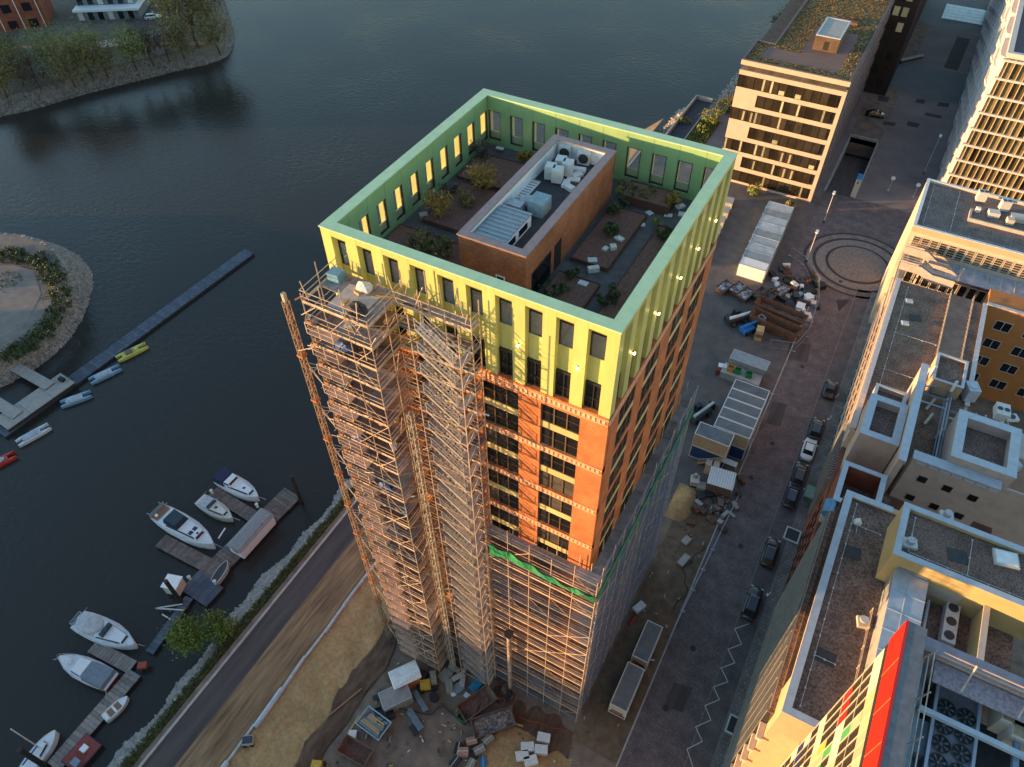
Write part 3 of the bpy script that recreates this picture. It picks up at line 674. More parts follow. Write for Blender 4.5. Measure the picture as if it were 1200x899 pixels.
for z in LEV[:-1]:
    inst('stair_flight', fe, stair, (0, 0, z)); inst('landing', ld, stair, (1.3, 0, z)); inst('landing', ld2, stair, (-1.35, 0, z))
e = meshmat(MB().tube((0, 0, 0), (0, 0, 58.1), .04, 6), 'standard', m_tube)
for x in (-1.8, 1.92):
    for y in (-.78, .72): inst('standard', e, stair, (x, y, 0))
for z in LEV[:-1]:
    g = MB()
    for hz in (0, 1.0): g.beam((1.92, -.78, z+hz), (1.92, .72, z+hz), .045); g.beam((-1.8, -.78, z+hz), (-1.8, .72, z+hz), .045)
    g.beam((-1.8, -.78, z-.05), (1.92, -.78, z-.05), .045); g.beam((1.92, -.78, z), (1.92, .72, z+1), .04)
    g.build('guard_rail', m_tube if z % 3 else m_tubeb, stair, True)
# lattice masts
m_mast = mat('mast_paint', (.17, .11, .075), .7, scale=3, rgb2=(.34, .24, .16), detail=6)
m_mast2 = mat('mast_paint_beige', (.26, .23, .19), .7, scale=3, rgb2=(.46, .42, .36))
def mast(label, x, y, top, m, wd=.55, sec=1.5):
    t = thing('lattice_mast', label, 'mast', (x, y, 0), 0, 'lattice hoist masts')
    g = MB(); h_ = wd/2; C = [(-h_, -h_), (h_, -h_), (h_, h_), (-h_, h_)]
    for k in range(4):
        p, q = C[k], C[(k+1) % 4]
        g.tube((*p, 0), (*p, sec), .04, 5); g.beam((*p, 0), (*q, sec/2), .035); g.beam((*q, sec/2), (*p, sec), .035); g.beam((*p, sec-.02), (*q, sec-.02), .04)
    me = meshmat(g, 'mast_section', m)
    z = 0
    while z < top-.1: inst('mast_section', me, t, (0, 0, z)); z += sec
    MB().box(-.6, -.6, 0, .6, .6, .25).build('base_plate', m_dark, t, True)
    return t
mt = mast('rust coloured hoist mast standing free left of the scaffold tower', -23.1, -3.4, 55.5, m_mast, .36)
MB().box(-.12, -.14, 55.5, .12, .14, 56.2).build('mast_cap', m_mast2, mt, True)
for z in range(4, 54, 5):
    g = MB()
    for q in (-.9, .9):
        g.beam((.28, 0, z), (2.5, q, z), .045); g.beam((.28, 0, z+.5), (2.5, q, z), .04)
    g.beam((.9, -.55, z), (.9, .55, z), .04); g.beam((2.5, -1.2, z), (2.5, 1.4, z), .045)
    g.build('tie_arm', m_tube, mt, True)
    MB().box(-.28, -.27, z+1.1, .27, .27, z+1.3).build('mast_collar', mat('orange_collar', (.36, .14, .05), .7, scale=3), mt, True)
mast('pale lattice mast in the recess between scaffold tower and stairs', -14.1, -2.9, 48, m_mast2, .4)
# hoist rail on the tower's left edge
hs = thing('material_hoist', 'orange rusty hoist ladder fixed to left edge of the scaffold tower', 'hoist', (-20.2, -4.35, 0))
g = MB()
for x in (-.18, .18): g.tube((x, 0, 0), (x, 0, 56), .05, 6)
g.build('rail', m_mast, hs, True)
e = meshmat(MB().beam((-.18, 0, 0), (.18, 0, 0), .06), 'rung', m_mast); e2 = meshmat(MB().box(-.2, -.06, -.12, .2, .06, .12), 'clamp', mat('orange_collar', (.50, .20, .06)))
for k in range(110): inst('rung', e, hs, (0, 0, .5+.5*k))
for k in range(28): inst('clamp', e2, hs, (0, 0, 1.5+2*k))
# rubbish chute
ch = thing('rubbish_chute', 'ribbed vertical rubbish chute hanging in front of the lower scaffold', 'chute', (-6.85, -1.95, 0))
e = meshmat(MB().tube((0, 0, 0), (0, 0, 1.02), .20, 12, .27), 'chute_segment', mat('chute_plastic', (.28, .20, .16), .7, scale=2, rgb2=(.46, .36, .29), randv=.3))
for k in range(14): inst('chute_segment', e, ch, (0, 0, 1.6+1.0*k))
MB().tube((0, 0, 15.6), (0, 0, 16.3), .3, 12, .48).build('chute_hopper', m_dark, ch, True)
# green netting
def netstrip(label, pts, m):
    s = MB(); k = len(pts); rnd = random.Random(4)
    for p, q in pts: s.v += [p, q]
    for i in range(k-1): s.f.append((2*i, 2*i+1, 2*i+3, 2*i+2))
    o = s.build('safety_net', m); md = o.modifiers.new('thick', 'SOLIDIFY'); md.thickness = .03
    return tag(o, label, 'net', 'green safety nets on the scaffold')
pts = []
for i in range(25):
    t = i/24; x = -8.9+10.1*t; z = 31.6-.5*t+.25*math.sin(t*7); wd = 1.1*(1-t)**1.2+.42+.12*math.sin(t*19)
    pts.append(((x, -1.42-.25*math.sin(t*15)**2, z), (x+.1, -1.50-.1*math.cos(t*22), z-wd)))
netstrip('bright green net sagging across top of the front scaffold', pts, m_net)
pts = [((1.48, -1.3+24*i/24, 31.3+.1*math.sin(i*2)), (1.55+.08*math.sin(i*3), -1.3+24*i/24, 30.3+.12*math.sin(i*1.3))) for i in range(25)]
netstrip('dark green net band along the shaded right scaffold', pts, mat('teal_net', (.008, .13, .075), .8, scale=3, var=.4))
pts = [((.4+.95*i/6, -1.45, 31.2), (.4+.95*i/6, -1.45, 30.2)) for i in range(7)]
netstrip('short dark green net wrapped round the scaffold corner', pts, mat('dark_green_net', (.01, .10, .05), .8, scale=3, var=.4))
# things on the loading platform
tp = MB(); tp.blob((-16.6, -3.3, 57.35), (.9, .55, .38), 10, 5, .22, random.Random(2)); tag(tp.build('tarpaulin_heap', mat('black_tarpaulin', (.012, .012, .013), .5, scale=3)), 'crumpled black tarpaulin heap at the platform corner', 'tarpaulin')
tp = MB(); tp.blob((-17.6, -1.3, 57.3), (.6, .5, .34), 9, 5, .2, random.Random(3)); tag(tp.build('sack', m_bag), 'bulging white sack at the back of the scaffold platform', 'sack')
flatbox((-17.6, -2.4), 57.01, (2.6, 2.4, .06), .0, mat('pale_floor_board', (.42, .36, .33), .8, scale=1.2, var=.2), 'large pale boarded floor laid on scaffold platform', 'board', None, 'floor_board')
flatbox((-20.0, -1.2), 57.01, (.9, .8, .7), .1, mat('blue_box', (.12, .28, .42), .6, scale=2), 'small blue cabin box at far left corner of the scaffold top', 'box', None, 'blue_box')
rb = random.Random(8)
def bundle(i, x, y, z, l_, ang, m, label):
    t = MB()
    for q in range(7): t.beam((-l_/2+rb.uniform(-.1, .1), -.25+.08*q, .03+.04*(q % 3)), (l_/2+rb.uniform(-.1, .1), -.25+.08*q+rb.uniform(-.05, .05), .03+.04*(q % 3)), .05)
    o = t.build('pole_bundle', m); o.location = (x, y, z); o.rotation_euler = (0, 0, ang); tag(o, label, 'poles', 'pole bundles lying on the scaffold')
bundle(0, -16.2, -1.2, 57.0, 1.8, .3, m_timber, 'short timber poles on the scaffold platform near walkway')
for i, (x, y, z, lab) in enumerate(((-18.5, -3.6, 53.0, 'blue tarp bundle hanging two storeys below the platform'), (-19.0, -3.9, 43.0, 'blue tarp bundle halfway up the scaffold tower'), (-17.5, -3.8, 37.0, 'pale blue tarp bundle in the middle of scaffold tower'))):
    t = MB(); t.blob((x, y, z+.4), (.8, .25, .5), 8, 4, .3, random.Random(i)); tag(t.build('tarp_bundle', mat('blue_tarp', (.03, .10, .32), .6, scale=3, var=.3)), lab, 'tarp', 'blue tarps on the scaffold tower')

# cantilevered loading decks and clutter on the tower's front
e = meshmat(MB().box(-1.1, -.75, -.06, 1.1, 0, 0), 'loading_deck', mat('pink_board', (.30, .19, .15), .8, scale=1.2, rgb2=(.46, .31, .25), randv=.3)); ef = MB()
for x in (-1.1, 0, 1.1): ef.beam((x, -.75, 0), (x, -.75, 1.0), .04)
for z in (.5, 1.0): ef.beam((-1.1, -.75, z), (1.1, -.75, z), .04); ef.beam((-1.1, -.75, z), (-1.1, 0, z), .04); ef.beam((1.1, -.75, z), (1.1, 0, z), .04)
ef = meshmat(ef, 'deck_rail', m_tube)
rk = random.Random(77)
for z in LEV[1:-1]:
    o = inst('loading_deck', e, st, (-19.0-st.location.x, -4.1-st.location.y, z+.02)); inst('deck_rail', ef, st, (-19.0-st.location.x, -4.1-st.location.y, z))
cl_m = [mat('orange_collar', (.36, .14, .05)), m_timber, m_plankg, mat('blue_plastic', (.03, .24, .42), .4), m_bag, m_rust, m_plank, m_timber]
cb = {m_.name: MB() for m_ in cl_m}
for z in LEV[1:]:
    for _ in range(7):
        m_ = rk.choice(cl_m); x = rk.uniform(-21, -15.6); y = rk.uniform(-4.0, -.6)
        if rk.random() < .5: a_ = rk.uniform(0, 3.1); L_ = rk.uniform(.5, 1.2); cb[m_.name].beam((x-L_*.5*math.cos(a_), y-.3*math.sin(a_), z+.06), (x+L_*.5*math.cos(a_), y+.3*math.sin(a_), z+.06+rk.uniform(0, .5)), .09)
        else: cb[m_.name].obox((x, y, z+.2), (rk.uniform(.2, .6), rk.uniform(.2, .5), rk.uniform(.15, .4)), rk.uniform(0, 3))
    for _ in range(3):
        m_ = rk.choice(cl_m); x = rk.uniform(-15, -9.6); cb[m_.name].beam((x, -1.2, z+.08), (x+rk.uniform(.4, 1.5), rk.uniform(-1.2, -.5), z+.08), .09)
for m_ in cl_m[:7]:
    o = cb[m_.name].build('loose_material', m_, st); o['kind'] = 'stuff'

# spiky odd poles, ladders and stored planks round the platform
sp_ = MB(); rk = random.Random(5)
for _ in range(26):
    x = rk.uniform(-20.6, -9.5); y = rk.choice((-4.1, -.4, -1.3)) if x < -15.3 else rk.choice((-.4, -1.3)); z = rk.uniform(55, 57.5)
    sp_.tube((x, y, z), (x+rk.uniform(-.9, .9), y+rk.uniform(-.4, .4), z+rk.uniform(.8, 2.2)), .035, 5)
for z in LEV[2:]:
    for _ in range(3):
        x = rk.uniform(-20.6, -15.6); sp_.tube((x, -4.15, z), (x+rk.uniform(-1.8, 1.8), -4.15-rk.uniform(0, .35), z+rk.uniform(-1.4, 1.4)), .03, 5)
    sp_.tube((-15.25, rk.uniform(-4, -2), z), (-15.25, rk.uniform(-2.6, -.8), z+rk.uniform(-1.8, 1.8)), .03, 5)
o = sp_.build('odd_poles', m_tube, st); o['kind'] = 'stuff'
# ------------------------------------------------------------------ buildings along the right side of the street
m_bcop = mat('zinc_coping', (.40, .44, .49), .45, scale=1.5, var=.12, detail=8)
m_sand_st = mat('sandstone', (.46, .36, .28), .85, scale=.7, rgb2=(.57, .46, .37), detail=9)
m_peach = mat('peach_render', (.50, .33, .21), .85, scale=.8, var=.1, detail=8)
m_pink = mat('greyish_render', (.46, .37, .33), .85, scale=.8, var=.12, detail=9)
m_yell = mat('yellow_render', (.48, .37, .18), .8, scale=.6, var=.1, detail=8)
m_oran = mat('orange_render', (.42, .16, .045), .85, scale=.7, var=.12, detail=8)
m_redb = brickmat('red_brick', (.33, .08, .04), (.24, .06, .03), (.16, .07, .045), .25, .085, False, .012)
m_cream = mat('cream_panel', (.52, .45, .37), .7, scale=1.0, var=.1, detail=7)
def flat_building(t, x0, y0, x1, y1, z0, h, wall, cop=None, roof=None, cw=.45, rec=.45, nm=''):
    MB().box(x0, y0, z0, x1, y1, h-rec).build(nm+'wall', wall, t)
    MB().ring(x0, y0, x1, y1, cw*.8, h-rec, h-.09).build(nm+'parapet', wall, t)
    MB().ring(x0-.05, y0-.05, x1+.05, y1+.05, cw, h-.088, h).build(nm+'coping', cop or m_bcop, t)
    MB().box(x0+cw*.8, y0+cw*.8, h-rec, x1-cw*.8, y1-cw*.8, h-rec+.03).build(nm+'roof', roof or m_gravel, t)
def windows(t, side, plane, us, zs, wd, hh, fm=None, gm_=None, dep=.08, mull=1):
    """grid of windows on an axis-aligned wall: side 'f' (y=plane, facing -y), 'l' (x=plane, facing -x), 'r' (x=plane, facing +x)"""
    fr = MB(); w2 = wd/2; f_ = .07
    fr.box(-w2, -dep, 0, -w2+f_, .02, hh); fr.box(w2-f_, -dep, 0, w2, .02, hh); fr.box(-w2+f_, -dep, hh-f_, w2-f_, .02, hh); fr.box(-w2+f_, -dep-.03, 0, w2-f_, .02, f_)
    for k in range(mull): x = -w2+wd*(k+1)/(mull+1); fr.box(x-.035, -dep+.01, f_, x+.035, .02, hh-f_)
    me = meshmat(fr, 'window', fm or m_frame); mg = meshmat(MB().box(-w2+f_, -dep*.35, f_, w2-f_, .01, hh-f_), 'pane', gm_ or m_glass)
    for z in zs:
        for u in us:
            loc = {'f': (u, plane, z), 'l': (plane, u, z), 'r': (plane, u, z)}[side]
            rz = {'f': 0, 'l': -math.pi/2, 'r': math.pi/2}[side]
            o = inst('window', me, t, (loc[0]-t.location.x, loc[1]-t.location.y, loc[2]-t.location.z), rz); inst('pane', mg, o, (0, 0, 0))

# ---------------- near office block with louvred street facade
B2Z = 27.0
p0, p1 = at(915, 832, B2Z), at(995, 575, B2Z)
bx0 = (p0.x+p1.x)/2; by0, by1 = p0.y, p1.y
b2 = thing('office_block', 'long office block with dark gravel roof and louvred glass street facade', 'building', (24, 10, 0))
X1 = 34.0
MB().box(bx0, by0, 0, X1, by1, B2Z-.4).build('wall', m_peach, b2)
rc = MB(); rc.box(bx0, by0, B2Z-.4, bx0+.5, by1, B2Z-.09); rc.box(bx0+.5, by0, B2Z-.4, X1, by0+.5, B2Z-.09); rc.box(bx0+.5, by1-.5, B2Z-.4, X1, by1, B2Z-.09); rc.build('parapet', m_peach, b2)
rc = MB(); rc.box(bx0-.06, by0-.06, B2Z-.088, bx0+.62, by1+.06, B2Z); rc.box(bx0+.62, by0-.06, B2Z-.088, 21.3, by0+.62, B2Z); rc.box(bx0+.62, by1-.6, B2Z-.088, 22.5, by1+.06, B2Z); rc.build('coping', m_bcop, b2)
MB().box(bx0+.5, by0+.5, B2Z-.4, X1, by1-.5, B2Z-.36).build('roof', m_gravel, b2)
gx = bx0-.55
MB().box(gx, by0+1.2, .2, bx0-.002, by1, 22.9).build('glass_skin', glassmat('street_glass', (.03, .035, .036), .12), b2)
MB().box(gx-.02, by0+1.2, 22.902, bx0-.002, by1, 23.0).build('terrace_deck', m_gravel, b2)
m_louv = mat('louvre_metal', (.36, .32, .26), .45, scale=1.0, var=.2, metal=.2)
e = meshmat(MB().box(-.07, by0+1.2, -.015, 0, by1, .02), 'louvre', m_louv)
for k in range(46): inst('louvre', e, b2, (gx-24, -10, .6+.485*k))
e = meshmat(MB().box(.10, -.03, .2, .15, .03, 22.9), 'mullion', m_louv)
for k in range(15): inst('mullion', e, b2, (gx-.17-24, by0+1.3+k*(by1-by0-1.4)/14-10, 0))
e = meshmat(MB().beam((0, by0+1.2, 0), (0, by1, 0), .05), 'terrace_rail', m_louv)
for z in (23.4, 23.9): inst('terrace_rail', e, b2, (gx-24, -10, z))
MB().box(bx0-.03, by0+3.5, 23.3, bx0-.004, by1-.3, 26.2).build('clerestory_glass', m_glass, b2)
e = meshmat(MB().box(-.55, 0, 0, -.05, 1.5, .5), 'balcony_slab', m_cream)
for k in range(7): inst('balcony_slab', e, b2, (bx0-24, by0-.35-10, 1.5+3.1*k))
windows(b2, 'f', by0, [bx0+3.9+1.4*k for k in range(3)], [2+3.1*k for k in range(7)], 1.0, 2.0)
an = thing('roof_annex', 'low annex roof with pale coping tucked between office block and colourful tower', 'building', (21.6, -4, 0))
q0, q1 = at(935, 880, 23), at(955, 862, 23)
flat_building(an, q0.x, by0-4.5, 26, by0-.05, 0, 23, m_peach, None, None, .4, .4)
windows(an, 'f', by0-4.5, [q0.x+1+1.6*k for k in range(2)], [3+3.1*k for k in range(6)], 1.1, 1.9)
# yellow upper volume on the block
YZ = 31.2; yv0 = at(1047, 648, YZ); yv1 = at(1060, 588, YZ)
yv = thing('yellow_upper_storey', 'pale yellow set-back storey with gravel roof on top of the office block', 'building', (27, 16.5, B2Z-.35))
flat_building(yv, yv0.x, yv0.y, X1+2, yv1.y, B2Z-.35, YZ, m_yell, None, None, .6, .5)
MB().box(yv0.x+1.6, yv0.y-.03, 27.6, yv0.x+6.5, yv0.y+.0, 29.0).build('recess_panel', m_cream, yv)
for i, (px, py, sz) in enumerate(((1108, 606, .55), (1065, 638, .6), (1178, 656, 1.0))):
    t = thing('roof_vent', ('round capped vent at the back edge of the yellow storey roof', 'round capped vent at left corner of the yellow storey roof', 'square pale roof hatch on the yellow storey')[i], 'vent', at(px, py, YZ-.47), .2, 'vents on the yellow storey roof')
    MB().box(-sz, -sz*.8, 0, sz, sz*.8, .35 if i < 2 else .25).build('upstand', m_ac, t, True)
    if i < 2: MB().tube((0, 0, .35), (0, 0, .8), sz*.6, 14).build('cowl', m_steel, t, True)
    else: MB().box(-sz*.85, -sz*.65, .25, sz*.85, sz*.65, .33).build('hatch_lid', m_white, t, True)
# equipment on the block's roof
t = thing('roof_vent', 'small boxed vent with round glass lid on the dark gravel roof', 'vent', at(1010, 731, B2Z-.36), .3, 'vents on the office block roof')
MB().box(-.5, -.5, 0, .5, .5, .5).build('upstand', mat('beige_upstand', (.5, .42, .3), .7, scale=3), t, True); MB().tube((.05, .15, .5), (.05, .15, .62), .36, 14).build('lid', m_bcop, t, True)
t = thing('roof_vent', 'small conical white vent on the gravel roof behind a low wire', 'vent', at(1005, 612, B2Z-.36), 0, 'vents on the office block roof')
MB().tube((0, 0, 0), (0, 0, .7), .42, 12, .05).build('cone', m_white, t, True); MB().beam((0, 0, .3), (.1, -1.4, .1), .06).build('pipe', m_steel, t, True)
du = thing('supply_duct', 'big pale boxy ventilation duct beside the yellow storey wall', 'duct', (22.6, 9, B2Z-.36))
d0 = at(1043, 670, 29.4); d1 = at(1060, 745, 29.4); dx0 = at(1044, 690, 29.4).x; dx1 = at(1085, 700, 29.4).x; dy1 = at(1062, 671, 29.4).y
MB().box(dx0, -6.2, B2Z-.3, dx1, dy1, 29.4).build('duct', mat('duct_foil', (.45, .47, .50), .4, scale=1.2, var=.15, metal=.4), du)
MB().box(dx0+.15, dy1, B2Z-.3, dx1-.1, min(dy1+1.7, yv0.y-.03), 29.7).build('duct_elbow', mat('duct_grey', (.20, .22, .24), .5, scale=2), du)
e = meshmat(MB().box(dx0-.03, -.03, 0, dx1+.03, .03, .04), 'duct_seam', m_bcop)
for k in range(int((dy1+6)/2)): inst('duct_seam', e, du, (-22.6, -5.5+2*k-9, 29.4-B2Z+.36))
rl = thing('roof_railing', 'thin orange lit railing along the roof edge left of the duct', 'railing', (dx0-.6, 2, B2Z-.36))
g = MB()
for z in (.5, 1.0): g.beam((0, -8, z), (0, 9, z), .05)
for k in range(10): g.beam((0, -8+1.9*k, 0), (0, -8+1.9*k, 1.0), .05)
g.build('rails', m_tube, rl, True)
t = ac_unit(at(1117, 726, 28.0), 0.0, 'long white condenser with three fans in the recess behind the duct', 1.1, 4.2, 1.0, 3, 'condensers in the recess', True)
for ch_ in list(t.children):
    if ch_.name.startswith('fan'): bpy.data.objects.remove(ch_)
for k in range(3): MB().tube((0, -1.4+1.4*k, 1.0), (0, -1.4+1.4*k, 1.05), .42, 16).build('fan', m_acd, t, True)
t.location.z = B2Z-.36
MB().box(dx0+1.2, (dy1-6)/2, 29.4, dx0+1.26, dy1, 29.44).build('duct_seam', m_bcop, du)
PXW = at(1150, 740, 29.2).x
pr = thing('partition_wall', 'thin cream wall panel closing the recess beside the condenser', 'wall', (28.2, 8.6, B2Z-.36))
MB().box(PXW, 4.0, B2Z-.36, PXW+.35, yv0.y-.05, 29.2).build('panel', m_yell, pr); MB().box(PXW-.08, 4.0, 29.2, PXW+.43, yv0.y-.05, 29.28).build('cap', m_cream, pr)
pb_ = thing('pipe_run', 'grey blue pipes along the recess floor between duct and condenser', 'pipes', (24.4, 8, B2Z-.36))
for k in range(2): MB().tube((dx1+.5+.4*k, 3, B2Z+.1), (dx1+.5+.4*k, yv0.y-.3, B2Z+.1), .14, 8).build('pipe', m_bcop, pb_)
MB().tube((26.9, 5, B2Z+.2), (26.9, 12.0, B2Z+.2), .10, 8).build('pipe', m_ac, pb_)

# ---------------- colourful tower with red screen
CX0, CY1, CT = 18.4, -6.85, 55.0
ct = thing('colourful_tower', 'tall tower clad in multicoloured glass panels under a red roof screen', 'tower', (30, -25, 0))
MB().box(CX0+.25, -44, 0, 46, CY1-.05, 50.2).build('core', mat('tower_dark_wall', (.10, .09, .085), .7, scale=1), ct)
MB().box(CX0+.25, -44, 50.2, 46, CY1-.05, 50.25).build('roof', mat('plant_floor', (.03, .03, .034), .8, scale=2, var=.4), ct)
MB().box(CX0-.02, -44, 52.75, CX0+.12, CY1, CT).build('red_screen', mat('red_panel', (.52, .016, .008), .45, scale=.6, var=.08), ct)
e = meshmat(MB().box(-.012, -.02, 52.75, 0, .02, CT), 'screen_joint', mat('red_joint', (.75, .16, .07), .5))
for k in range(1, 9): inst('screen_joint', e, ct, (CX0-.021-30, CY1-2.1*k+25, 0))
MB().box(CX0+.12, -44, 50.25, CX0+.95, CY1, CT-.02).build('screen_backing', mat('dark_grey_coping', (.12, .125, .14), .6, scale=2, var=.25), ct)
MB().box(CX0+.95, CY1-.75, 50.25, 46, CY1, CT-.6).build('rear_parapet', mat('mauve_coping', (.24, .20, .23), .6, scale=1.5, var=.2), ct)
MB().box(CX0+.05, -44, 51.9, CX0+.25, CY1, 52.7).build('shadow_gap', m_frame, ct)
PAL = {'glass': ((.035, .033, .026), 14), 'yellow': ((.46, .35, .05), 3.4), 'cream': ((.40, .37, .26), 4), 'pale': ((.55, .55, .47), 1.6), 'red': ((.45, .02, .02), 1.2), 'green': ((.06, .30, .11), 1.4), 'blue': ((.02, .035, .13), 1.0), 'tan': ((.50, .40, .24), 1.2), 'olive': ((.20, .20, .05), 1.2)}
rc_ = random.Random(21)
names = list(PAL); wts = [PAL[k][1] for k in names]
WP, HP = .72, 1.62; nrow, ncol = 12, 24
pm = {}
for k in names:
    for big in (0, 1):
        me = MB().box(0, 0, 0, .12, WP-.05 if not big else WP*.5-.05, HP-.08)
        pm[k, big] = meshmat(me, k+'_panel', mat('panel_'+k, PAL[k][0], .25 if k == 'glass' else .4, scale=2, var=.06, randv=.12))
STR = {}
def strip_colour(r_, c_):
    u = rc_.random()
    if r_ % 3 == 0:                                   # coloured row, changing every few panels
        key = (r_, (r_+c_) // 3)
        if key not in STR: STR[key] = rc_.choices(['yellow', 'cream', 'green', 'pale', 'tan', 'red', 'blue'], [3, 3, 4, 3, 1, 1.2, 1.4])[0]
        return STR[key]
    if c_ % 5 == 4: return 'cream' if u < .5 else 'green' if u < .75 else 'yellow'
    return 'glass' if u < .66 else rc_.choices(names, wts)[0]
for r_ in range(12):
    z = 51.8-HP*(r_+1)
    for cidx in range(ncol):
        y = CY1-WP*(cidx+1)
        if False:
            for hlf in (0, 1): inst('glass_panel', pm[rc_.choices(names, wts)[0], 1], ct, (CX0+.1-30, y+WP*.5*hlf+25, z))
        else:
            k = strip_colour(r_, cidx); inst('glass_panel', pm[k, 0], ct, (CX0+.1-30, y+25, z))
e = meshmat(MB().box(-.03, -.022, 5, .18, .022, 51.85), 'facade_mullion', m_cream)
for cidx in range(0, ncol+1): inst('facade_mullion', e, ct, (CX0+.1-30, CY1-WP*cidx+25-.02, 0))
e = meshmat(MB().box(-.02, -44+25, -.03, .14, CY1+25, .03), 'floor_edge', m_cream)
for r_ in range(0, 15, 2): inst('floor_edge', e, ct, (CX0+.1-30, 0, 51.8-HP*r_))
lw = MB()
lw.box(CX0+.1, -44, 5, CX0+.2, CY1-WP*ncol, 51.8); lw.box(CX0+.1, CY1-WP*ncol, 5, CX0+.2, CY1, 51.8-HP*12); lw.build('lower_glass', m_glass, ct)
# roof railings and plant of the colourful tower
rl = thing('roof_railing', 'multi bar steel railing behind the red roof screen', 'railing', (CX0+1.3, -18, 53.5))
g = MB()
for k in range(4): g.beam((CX0+1.15+.12*k, -44, 53.6+.35*k), (CX0+1.15+.12*k, CY1-.8, 53.6+.35*k), .05)
for k in range(16): g.beam((CX0+1.0, CY1-1.2-2.2*k, 53.5), (CX0+1.6, CY1-.7-2.2*k, 54.7), .06)
g.build('rails', m_tube, rl)
gw = thing('grating_walkway', 'steel grating walkway with railing along far edge of the tower roof', 'walkway', (28, CY1-1.4, 54.0))
MB().box(CX0+1.8, CY1-1.9, 53.9, 46, CY1-.8, 53.98).build('grating', mat('grating', (.26, .21, .23), .7, scale=6, var=.4), gw)
g = MB()
for k in range(3): g.beam((CX0+1.8, CY1-.78, 54.2+.35*k), (46, CY1-.78, 54.2+.35*k), .05)
g.build('handrail', mat('orange_lit_rail', (.50, .33, .22), .6, scale=3), gw)
e = meshmat(MB().beam((0, -1.1, .1), (.2, 0, 1.0), .07), 'brace', m_tube)
for k in range(9): inst('brace', e, gw, (CX0+3-28+2.4*k, .6, 0))
m_blue = mat('painted_blue_steel', (.16, .22, .28), .5, scale=2, var=.25)
ck = thing('cooling_tower', 'row of grey cooling fans in a steel frame on the tower roof', 'cooling tower', (24.3, -13, 50.25))
c0 = at(1102, 799, 52.6); c1 = at(1150, 818, 52.6)
fx0, fx1, fy1 = c0.x, c1.x, c0.y
MB().box(fx0, fy1-14, 50.3, fx1, fy1, 52.4).build('casing', mat('fan_casing', (.17, .165, .18), .6, scale=2, var=.2), ck)
e = MB(); r_ = (fx1-fx0)*.21
for k in range(24):
    a, c_ = 2*math.pi*k/24, 2*math.pi*(k+1)/24
    e.quad((r_*math.cos(a), r_*math.sin(a), .06), (r_*1.12*math.cos(a), r_*1.12*math.sin(a), .06), (r_*1.12*math.cos(c_), r_*1.12*math.sin(c_), .06), (r_*math.cos(c_), r_*math.sin(c_), .06))
    e.quad((r_*math.cos(a), r_*math.sin(a), .06), (r_*math.cos(c_), r_*math.sin(c_), .06), (r_*math.cos(c_), r_*math.sin(c_), -.2), (r_*math.cos(a), r_*math.sin(a), -.2))
er_ = meshmat(e, 'fan_ring', m_dark)
e = MB(); e.tube((0, 0, 0), (0, 0, .01), r_*1.02, 20)
ed = meshmat(e, 'fan_well', m_black)
e = MB()
for k in range(7):
    a = 2*math.pi*k/7; e.add([(0.08*math.cos(a), .08*math.sin(a), .03), (r_*.95*math.cos(a-.16), r_*.95*math.sin(a-.16), .02), (r_*.95*math.cos(a+.2), r_*.95*math.sin(a+.2), .05)], [(0, 1, 2)])
e.tube((0, 0, .0), (0, 0, .07), r_*.2, 10)
eb = meshmat(e, 'fan_blade', mat('fan_blade', (.10, .10, .11), .5))
for i in range(2):
    for j in range(6):
        q = (fx0+(fx1-fx0)*(.26+.48*i)-24.3, fy1-1.1-(fx1-fx0)*.5*j+13, 52.41-50.25)
        w0 = inst('fan', ed, ck, q); inst('fan_ring', er_, w0, (0, 0, 0)); inst('fan_blade', eb, w0, (0, 0, 0), j*.7+i)
g = MB().ring(fx0-.1, fy1-14, fx1+.1, fy1+.1, .14, 52.4, 52.55); g.build('frame', m_bcop, ck)
stl = thing('roof_steelwork', 'blue grey steel beams and pipes framing the cooling fans', 'steelwork', (22.5, -13, 50.25))
g = MB(); g.ring(fx0-1.1, fy1-16, fx1+1.6, fy1+1.2, .25, 52.9, 53.15); g.build('ring_beam', m_blue, stl)
for k, yy in enumerate((fy1-2.3, fy1-6.0)):
    MB().box(CX0+1.6, yy, 53.2, 40, yy+.25, 53.45).build('cross_beam', m_bcop, stl)
for k in range(4): MB().tube((20.6+.42*k, -30, 51.2+.1*(k % 2)), (20.6+.42*k, CY1-3.2, 51.2+.1*(k % 2)), .17, 8).build('pipe', m_blue, stl)
MB().box(19.9, CY1-4.6, 50.3, 21.2, CY1-2.9, 52.0).build('tank', mat('tank_blue', (.25, .36, .45), .5, scale=1), stl)
MB().tube((20.0, CY1-4.9, 51.0), (21.2, CY1-4.9, 51.0), .5, 12).build('tank_pipe', m_blue, stl)
for i in range(2):
    q = at(1178+12*i, 818+18*i, 53.4)
    t = thing('cooler_box', ('cream sunlit cooler box at the right edge of tower roof', 'second cream cooler box nearest the picture corner')[i], 'cooler', (q.x+.8, q.y-.6, 52.0), 0, 'cream cooler boxes on the tower roof')
    MB().box(-.9, -.55, 0, 1.6, .55, 1.5).build('casing', m_cream, t, True); MB().box(-.85, -.5, 1.5, 1.55, .5, 1.53).build('grille', mat('louvre_grille', (.30, .22, .14), .7, scale=9, var=.5, stretch=(6, .5, 1)), t, True)
t = ac_unit((25.5, -16.6, 52.55), .2, 'pale roof fan unit at the bottom edge of the tower roof', 1.3, 1.1, .8, 1, 'fan units', True)
